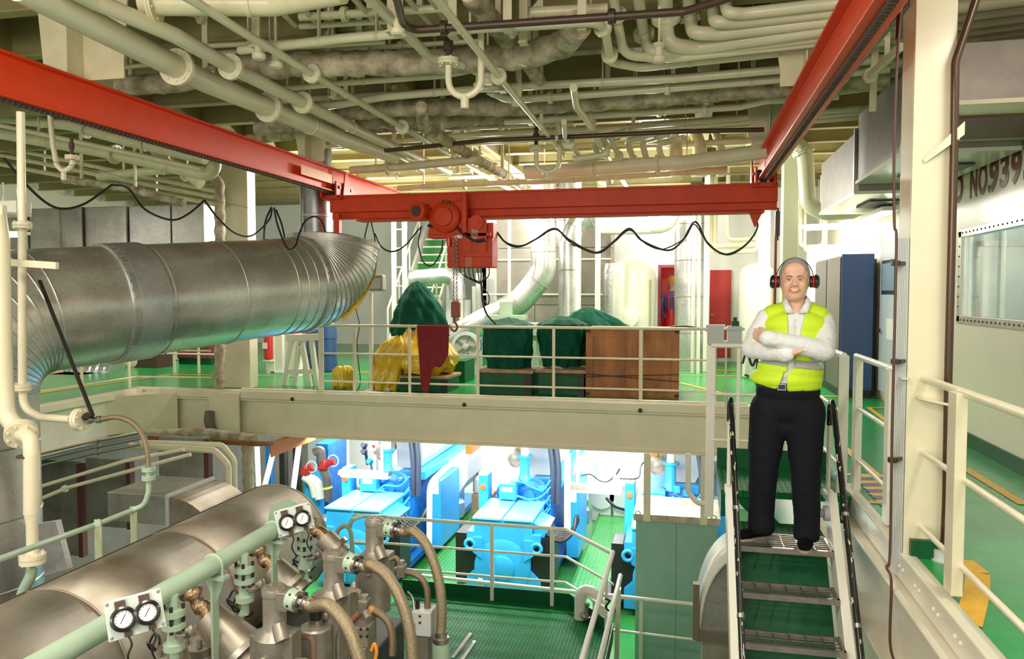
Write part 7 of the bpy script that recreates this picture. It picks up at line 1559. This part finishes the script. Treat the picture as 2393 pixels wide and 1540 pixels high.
# hands
def hand(w, d, up_, n, s=1):
    """palm from wrist w along d, fingers curl along n"""
    d, n = d.normalized(), n.normalized(); t_ = d.cross(n).normalized()
    for k in range(4):
        q = t_*(k-1.5)*.019; L = (.068,.078,.074,.058)[k]
        limb(m, [w+q*.6, w+d*.05+q*.9, w+d*.092+q], [.017,.0155,.0115], 10)
        a = w+d*.092+q; b = a+(d*.8+n*.6).normalized()*L*.42; c = b+(d*.45+n*.95).normalized()*L*.33; e = c+(d*.15+n*1.0).normalized()*L*.25
        limb(m, [a,b,c,e], [.0105,.0098,.0088,.0075], 10)
    b = w+d*.025-t_*.03*s; limb(m, [w+d*.01-t_*.012*s, b, b+d*.035-t_*.016*s+n*.008, b+d*.062-t_*.014*s+n*.014], [.016,.013,.0115,.009], 10)
hand(wrL, (V(-.21,-.13,1.355)-wrL), None, V(-.25,.95,.1), 1)
hand(wrR, V(.11,.035,.035), None, V(.05,.1,1), 1)
body = remesh(m, .0055, 6, None, 0, 'body', M_skin)
# face details
M_eye = mat('eye_white', (.75,.73,.70), .25); M_iris = mat('dark_iris', (.04,.03,.025), .2); M_brow = mat('grey_brown_brow', (.20,.13,.09), .8); M_lip = mat('lip', (.50,.17,.13), .45)
for s in (-1,1):
    m = MB(); m.ball(HD(s*.030,-.086,.004), (.0115,.007,.0040), 14, 8); e = _loc(m, 'eye', M_eye, body)
    m = MB(); m.ball(HD(s*.030-.001,-.0925,.004), (.0048,.003,.0040), 12, 8); _loc(m, 'iris', M_iris, body)
    m = MB(); m.tube(catmull([HD(s*.014,-.093,.021),HD(s*.030,-.095,.026),HD(s*.047,-.084,.020)],5),.0036,8); _loc(m, 'eyebrow', M_brow, body)
    m = MB(); m.tube(catmull([HD(s*.017,-.0895,.0075),HD(s*.030,-.0935,.0105),HD(s*.044,-.083,.0065)],5),.0017,6); _loc(m, 'eyelid', mat('eyelid_%d' % (s+1), (.40,.19,.13), .5), body)
    m = MB(); m.tube(catmull([HD(s*.020,-.098,-.035),HD(s*.030,-.090,-.050),HD(s*.034,-.082,-.062)],5),.0014,6); _loc(m, 'smile_line', mat('crease_%d' % (s+1), (.50,.25,.17), .6), body)
m = MB(); m.tube(catmull([HD(-.027,-.084,-.053),HD(-.014,-.0955,-.0605),HD(0,-.098,-.0625),HD(.014,-.0955,-.0605),HD(.027,-.084,-.053)],5),[.002]+[.0042]*19+[.002],8); _loc(m, 'mouth', M_lip, body)
m = MB(); m.tube(catmull([HD(-.020,-.0915,-.0565),HD(0,-.1005,-.0605),HD(.020,-.0915,-.0565)],5),.0026,8); _loc(m, 'teeth', M_dial, body)
# hair: close cropped, receding
m = MB(); m.ball(HD(0,.024,.031), (.085*HS,.102*HS,.105*HS), 32, 24); m.ball(HD(0,.01,-.02),(.0795*HS,.082*HS,.06*HS),24,16)
def nohair(c):
    q = (c-hd)/HS; return q.y < -.048+.9*max(0,.035-abs(q.z-.075))*0 and q.z < .098 or q.z < -.055 or (q.y < -.028 and q.z < .062) or (q.y < -.068)
remesh(m, .004, 2, nohair, .002, 'hair', mat('cropped_grey_hair', (.42,.40,.38), .85, noise=.4, nscale=90))
# ear muffs
m = MB(); P = [HD(.100*math.cos(a),.01,.126*math.sin(a)+.004) for a in [PI*k/20 for k in range(21)]]
def flat(m, P, w, t):
    rings = []
    for i, p in enumerate(P):
        r_ = V(p.x-hd.x,0,p.z-hd.z).normalized(); rings.append([p+V(0,-w/2,0),p+V(0,w/2,0),p+r_*t+V(0,w/2,0),p+r_*t+V(0,-w/2,0)])
    m.ring_sweep(rings)
flat(m, P, .024, .006); hb = _loc(m, 'ear_muff_band', M_blackp, None)
for s in (-1,1):
    c = HD(s*.080,-.002,-.006)
    m = MB(); m.lathe(c,(s,.0,.03),[(.030,0),(.038,.004),(.038,.018),(.034,.020)],22); _loc(m, 'ear_cushion', M_black, hb)
    m = MB(); m.lathe(c,(s,.0,.03),[(.036,.020),(.0405,.021),(.0405,.026),(.036,.031)],22); _loc(m, 'red_ring', M_red, hb)
    m = MB(); m.lathe(c,(s,.0,.03),[(.038,.031),(.044,.034),(.043,.048),(.034,.058),(.018,.062),(.001,.062)],22); _loc(m, 'ear_cup', M_blackp, hb)
# trousers
m = MB()
m.ball(V(.0,.0,.98),(.195,.135,.10),24,14); m.ball(V(0,.01,.88),(.205,.145,.13),24,14); m.ball(V(0,0,.76),(.14,.10,.09),18,12)
limb(m, [V(-.105,0,.86), V(-.125,-.005,.68), V(-.140,-.015,.46), V(-.150,.01,.17), V(-.150,.0,.09)], [.125,.112,.090,.078,.083])
limb(m, [V(.105,0,.86), V(.110,-.01,.66), V(.115,-.03,.46), V(.128,-.02,.17), V(.128,-.03,.07)], [.125,.110,.090,.078,.080])
tr = remesh(m, .009, 14, lambda c: c.z > 1.045 or c.z < .045, .004, 'trousers', M_trous)
m = MB(); 
P = [V(.195*math.cos(a)*.98,.138*math.sin(a)*.98-.0,1.025) for a in [2*PI*k/40 for k in range(40)]]
rings = [[p+V(0,0,-.02),p*1.0+V(0,0,.02),V(p.x*1.03,p.y*1.04,p.z+.02),V(p.x*1.03,p.y*1.04,p.z-.02)] for p in P]; m.ring_sweep(rings, closed=True, smooth=False); bl = _loc(m, 'belt', M_blackp, None)
m = MB(); m.box((-.035,-.148,1.022),(.050,.008,.042)); bk = _loc(m, 'buckle', M_steel, bl); m = MB(); m.box((-.035,-.1535,1.022),(.040,.004,.029)); _loc(m, 'buckle_plate', M_black, bl)
# shirt
def torso(m, g=0.):
    m.ball(V(.03,.0,1.30),(.190+g,.128+g,.17),26,16); m.ball(V(.04,.0,1.40),(.195+g,.115+g,.105+g*.5),26,16); m.ball(V(.01,.0,1.12),(.185+g,.132+g,.14),26,16); m.ball(V(.0,.0,1.03),(.188+g,.132+g,.08),26,12)
    limb(m, [V(-.10,.005,1.47), V(.045,.0,1.505), V(.18,.01,1.465)], [.052+g*.7,.060+g*.6,.052+g*.7])
m = MB(); torso(m)
limb(m, [V(-.10,.005,1.45), shR, elR.lerp(shR,.5)+V(-.006,0,0), elR], [.060,.062,.060,.058]); limb(m, [elR, elR.lerp(wrR,.35), elR.lerp(wrR,.7), wrR+V(.0,0,-.0)], [.058,.056,.049,.041])
limb(m, [V(.17,.01,1.44), shL, elL.lerp(shL,.5)+V(.012,0,0), elL], [.060,.064,.062,.060]); limb(m, [elL, elL.lerp(wrL,.35), elL.lerp(wrL,.7), wrL], [.060,.058,.050,.043])
m.lathe(wrL-(wrL-elL).normalized()*.05,(wrL-elL),[(.046,0),(.048,.01),(.048,.055),(.04,.058)],18); m.lathe(wrR-(wrR-elR).normalized()*.05,(wrR-elR),[(.044,0),(.046,.01),(.046,.055),(.04,.058)],18)
sh = remesh(m, .007, 4, lambda c: (c.z > 1.515 and abs(c.x-.045) < .075) or (c.y < -.03 and c.z > 1.478 and abs(c.x-.045) < (c.z-1.478)*.8) or c.z < .985, .003, 'shirt', M_shirt)
for s in (-1,1):   # collar wings
    c = V(.045,-.010,1.558)
    m = MB(); A = [V(s*.010,-.082,-.075),V(s*.062,-.100,-.068),V(s*.085,-.055,-.015),V(s*.078,.02,.012),V(s*.0,.075,.022)]; B_ = [V(s*.020,-.070,-.058),V(s*.050,-.062,-.005),V(s*.062,-.030,.028),V(s*.060,.02,.036),V(s*.0,.062,.042)]
    A, B_ = [c+p for p in A], [c+p for p in B_]; n = len(A); m.add(A+B_, [(i,i+1,n+i+1,n+i) for i in range(n-1)], True)
    o = _loc(m, 'collar', M_shirt, sh); md = o.modifiers.new('solid','SOLIDIFY'); md.thickness = .004
for k in range(4): m = MB(); m.lathe((.035-.004*k,-.133-.001*k,1.41-.0-.035*k),(0,-1,0),[(.005,0),(.005,.004),(.001,.005)],10); _loc(m, 'button', M_dial, sh)
m = MB(); m.tube(catmull([V(.035,-.118,1.45),V(.03,-.135,1.38),V(.025,-.137,1.30)],5),.003,6); _loc(m, 'placket_edge', M_shirt, sh)
# vest
def vtorso(m, g):
    torso(m, g); m.ball(V(-.015,.0,1.06),(.215+g*.6,.150+g*.5,.085),26,12)
    m.ball(V(.215,.04,1.28),(.05,.06,.10),16,10)
def vcut(c):
    ctr = -.012+.02*(c.z-1.05)/.4
    hem = .985-.055*(c.x/.2)
    if c.z < hem: return True
    front = c.y < .0
    if front and c.z > 1.12:                      # V opening
        t_ = (c.z-1.12)/.38; w = .014+.040*max(0,min(1,t_))
        if abs(c.x-(.012+.034*t_)) < w: return True
    if front and c.z <= 1.12:
        t_ = (1.12-c.z)/.12; 
        if abs(c.x-(-.012-.022*t_)) < .014+.020*t_**2: return True
    if c.z > 1.50 and abs(c.x-.045) < .066: return True
    k_ = max(0,min(1,(c.z-1.30)/.12))
    if c.z > 1.25 and (c.x < -.140-.050*k_ or c.x > .205+.050*k_) and not (c.y > .03 and c.z < 1.36): return True
    return False
m = MB(); vtorso(m, .014); vest = remesh(m, .007, 5, vcut, .004, 'safety_vest', M_vest)
def band(z0, z1, x0=-9, x1=9, tilt=-.05):
    def f(c): 
        z = c.z-tilt*c.x
        return vcut(c) or not (z0 < z < z1) or not (x0 < c.x < x1)
    return f
m = MB(); vtorso(m, .0225); o = remesh(m, .007, 5, band(1.150,1.196,tilt=-.10), .002, 'reflective_strip', M_strip, vest)
m = MB(); vtorso(m, .0225); o = remesh(m, .007, 5, band(1.215,1.258,.13,9,-.2), .002, 'reflective_strip', M_strip, vest)
for o_, st_, sz in ((sh,.013,.06),(tr,.012,.11),(vest,.004,.12)):
    tx = bpy.data.textures.new('folds', 'CLOUDS'); tx.noise_scale = sz; tx.noise_depth = 1
    md = o_.modifiers.new('folds', 'DISPLACE'); md.texture = tx; md.strength = st_; md.mid_level = .5; md.texture_coords = 'LOCAL'
# shoes
def shoe(c, yaw, nm):
    R_ = Matrix.Rotation(yaw,3,'Z'); m = MB()
    for p, r in (((0,.045,.05),(.040,.05,.042)),((0,-.03,.042),(.042,.07,.036)),((0,-.115,.036),(.050,.078,.032)),((0,-.165,.028),(.040,.040,.022))): m.ball(c+R_@V(*p), r, 18, 12, R_)
    o = remesh(m, .006, 3, lambda q: q.z < .012, 0, 'shoe', M_shoe)
    m = MB(); P = [c+R_@V(*p) for p in ((.036,.085,0),(.042,.0,0),(.036,-.05,0),(.050,-.11,0),(.044,-.17,0),(.022,-.205,0),(-.022,-.205,0),(-.044,-.17,0),(-.050,-.11,0),(-.036,-.05,0),(-.042,.0,0),(-.036,.085,0))]
    m.prism(fil(P+[P[0]],.02,3)[:-1],(0,0,.016)); _loc(m, 'sole', mat('grey_sole', (.30,.28,.24), .7) if 'grey_sole' not in MATS else MATS['grey_sole'], o)
shoe(V(-.150,.03,.001), -.85, 'shoe'); shoe(V(.128,-.01,.001), -.08, 'shoe')
# ================================================================ LIGHT
w = bpy.data.worlds.new('world'); scene.world = w; w.use_nodes = True
w.node_tree.nodes['Background'].inputs['Color'].default_value = (1,.93,.80,1)
w.node_tree.nodes['Background'].inputs['Strength'].default_value = 1.2
def area(loc, sx, sy, e, col=(1,.95,.86), rot=(0,0,0)):
    d = bpy.data.lights.new('lamp', 'AREA'); d.shape = 'RECTANGLE'; d.size = sx; d.size_y = sy; d.energy = e; d.color = col
    o = bpy.data.objects.new('lamp', d); COL.objects.link(o); o.location = loc; o.rotation_euler = rot; return o
def point(loc, e, col=(1,.96,.88), r=.12):
    d = bpy.data.lights.new('lamp', 'POINT'); d.energy = e; d.color = col; d.shadow_soft_size = r
    o = bpy.data.objects.new('lamp', d); COL.objects.link(o); o.location = loc; return o
for x in (-5.6,-2.9,-.4):
    for y, e_ in ((11.7,150),(14.2,135),(15.9,65)): point((x,y,2.93), e_)  # farthest row is added, hidden by the bridge beam, to lighten the back bulkhead
area((-2.2,-2.2,2.4), 3.5, 1.2, 170, (1,.93,.80), (1.95,0,.1))  # added warm fill behind the camera, not a fixture of the room
area((2.0,13.2,2.9), .3, 1.3, 110)
area((1.9,8.0,3.2), .25, 1.4, 40); area((2.0,3.2,3.3), .25, 1.4, 35)
for x in (-6.6,-3.9,-1.2):
    for y in (11.6,14.2,16.6): area((x,y,-.75), 1.3, .3, 85, (1,.98,.94))
for x in (-5.4,-2.9,-.6): area((x,10.75,-.68), 1.2, .2, 60, (1,.98,.94), (.35,0,0))  # hidden row added behind the girder to brighten the generator fronts
area((-1.5,1.6,3.4), 1.4, .5, 90, (1,.90,.74)); area((-4.5,1.5,3.4), 1.3, .3, 60, (1,.9,.74))  # warm foreground fill added above the frame, no fixtures there
area((-10.5,9,3.0), .3, 1.3, 60); area((-10.5,13,3.0), .3, 1.3, 60)
area((4.1,7.6,2.7), 1.2, 1.2, 70, (.9,1,1))
scene.view_settings.view_transform = 'Standard'; scene.view_settings.look = 'None'
scene.view_settings.exposure = .18; scene.view_settings.gamma = 1; scene.view_settings.use_curve_mapping = False
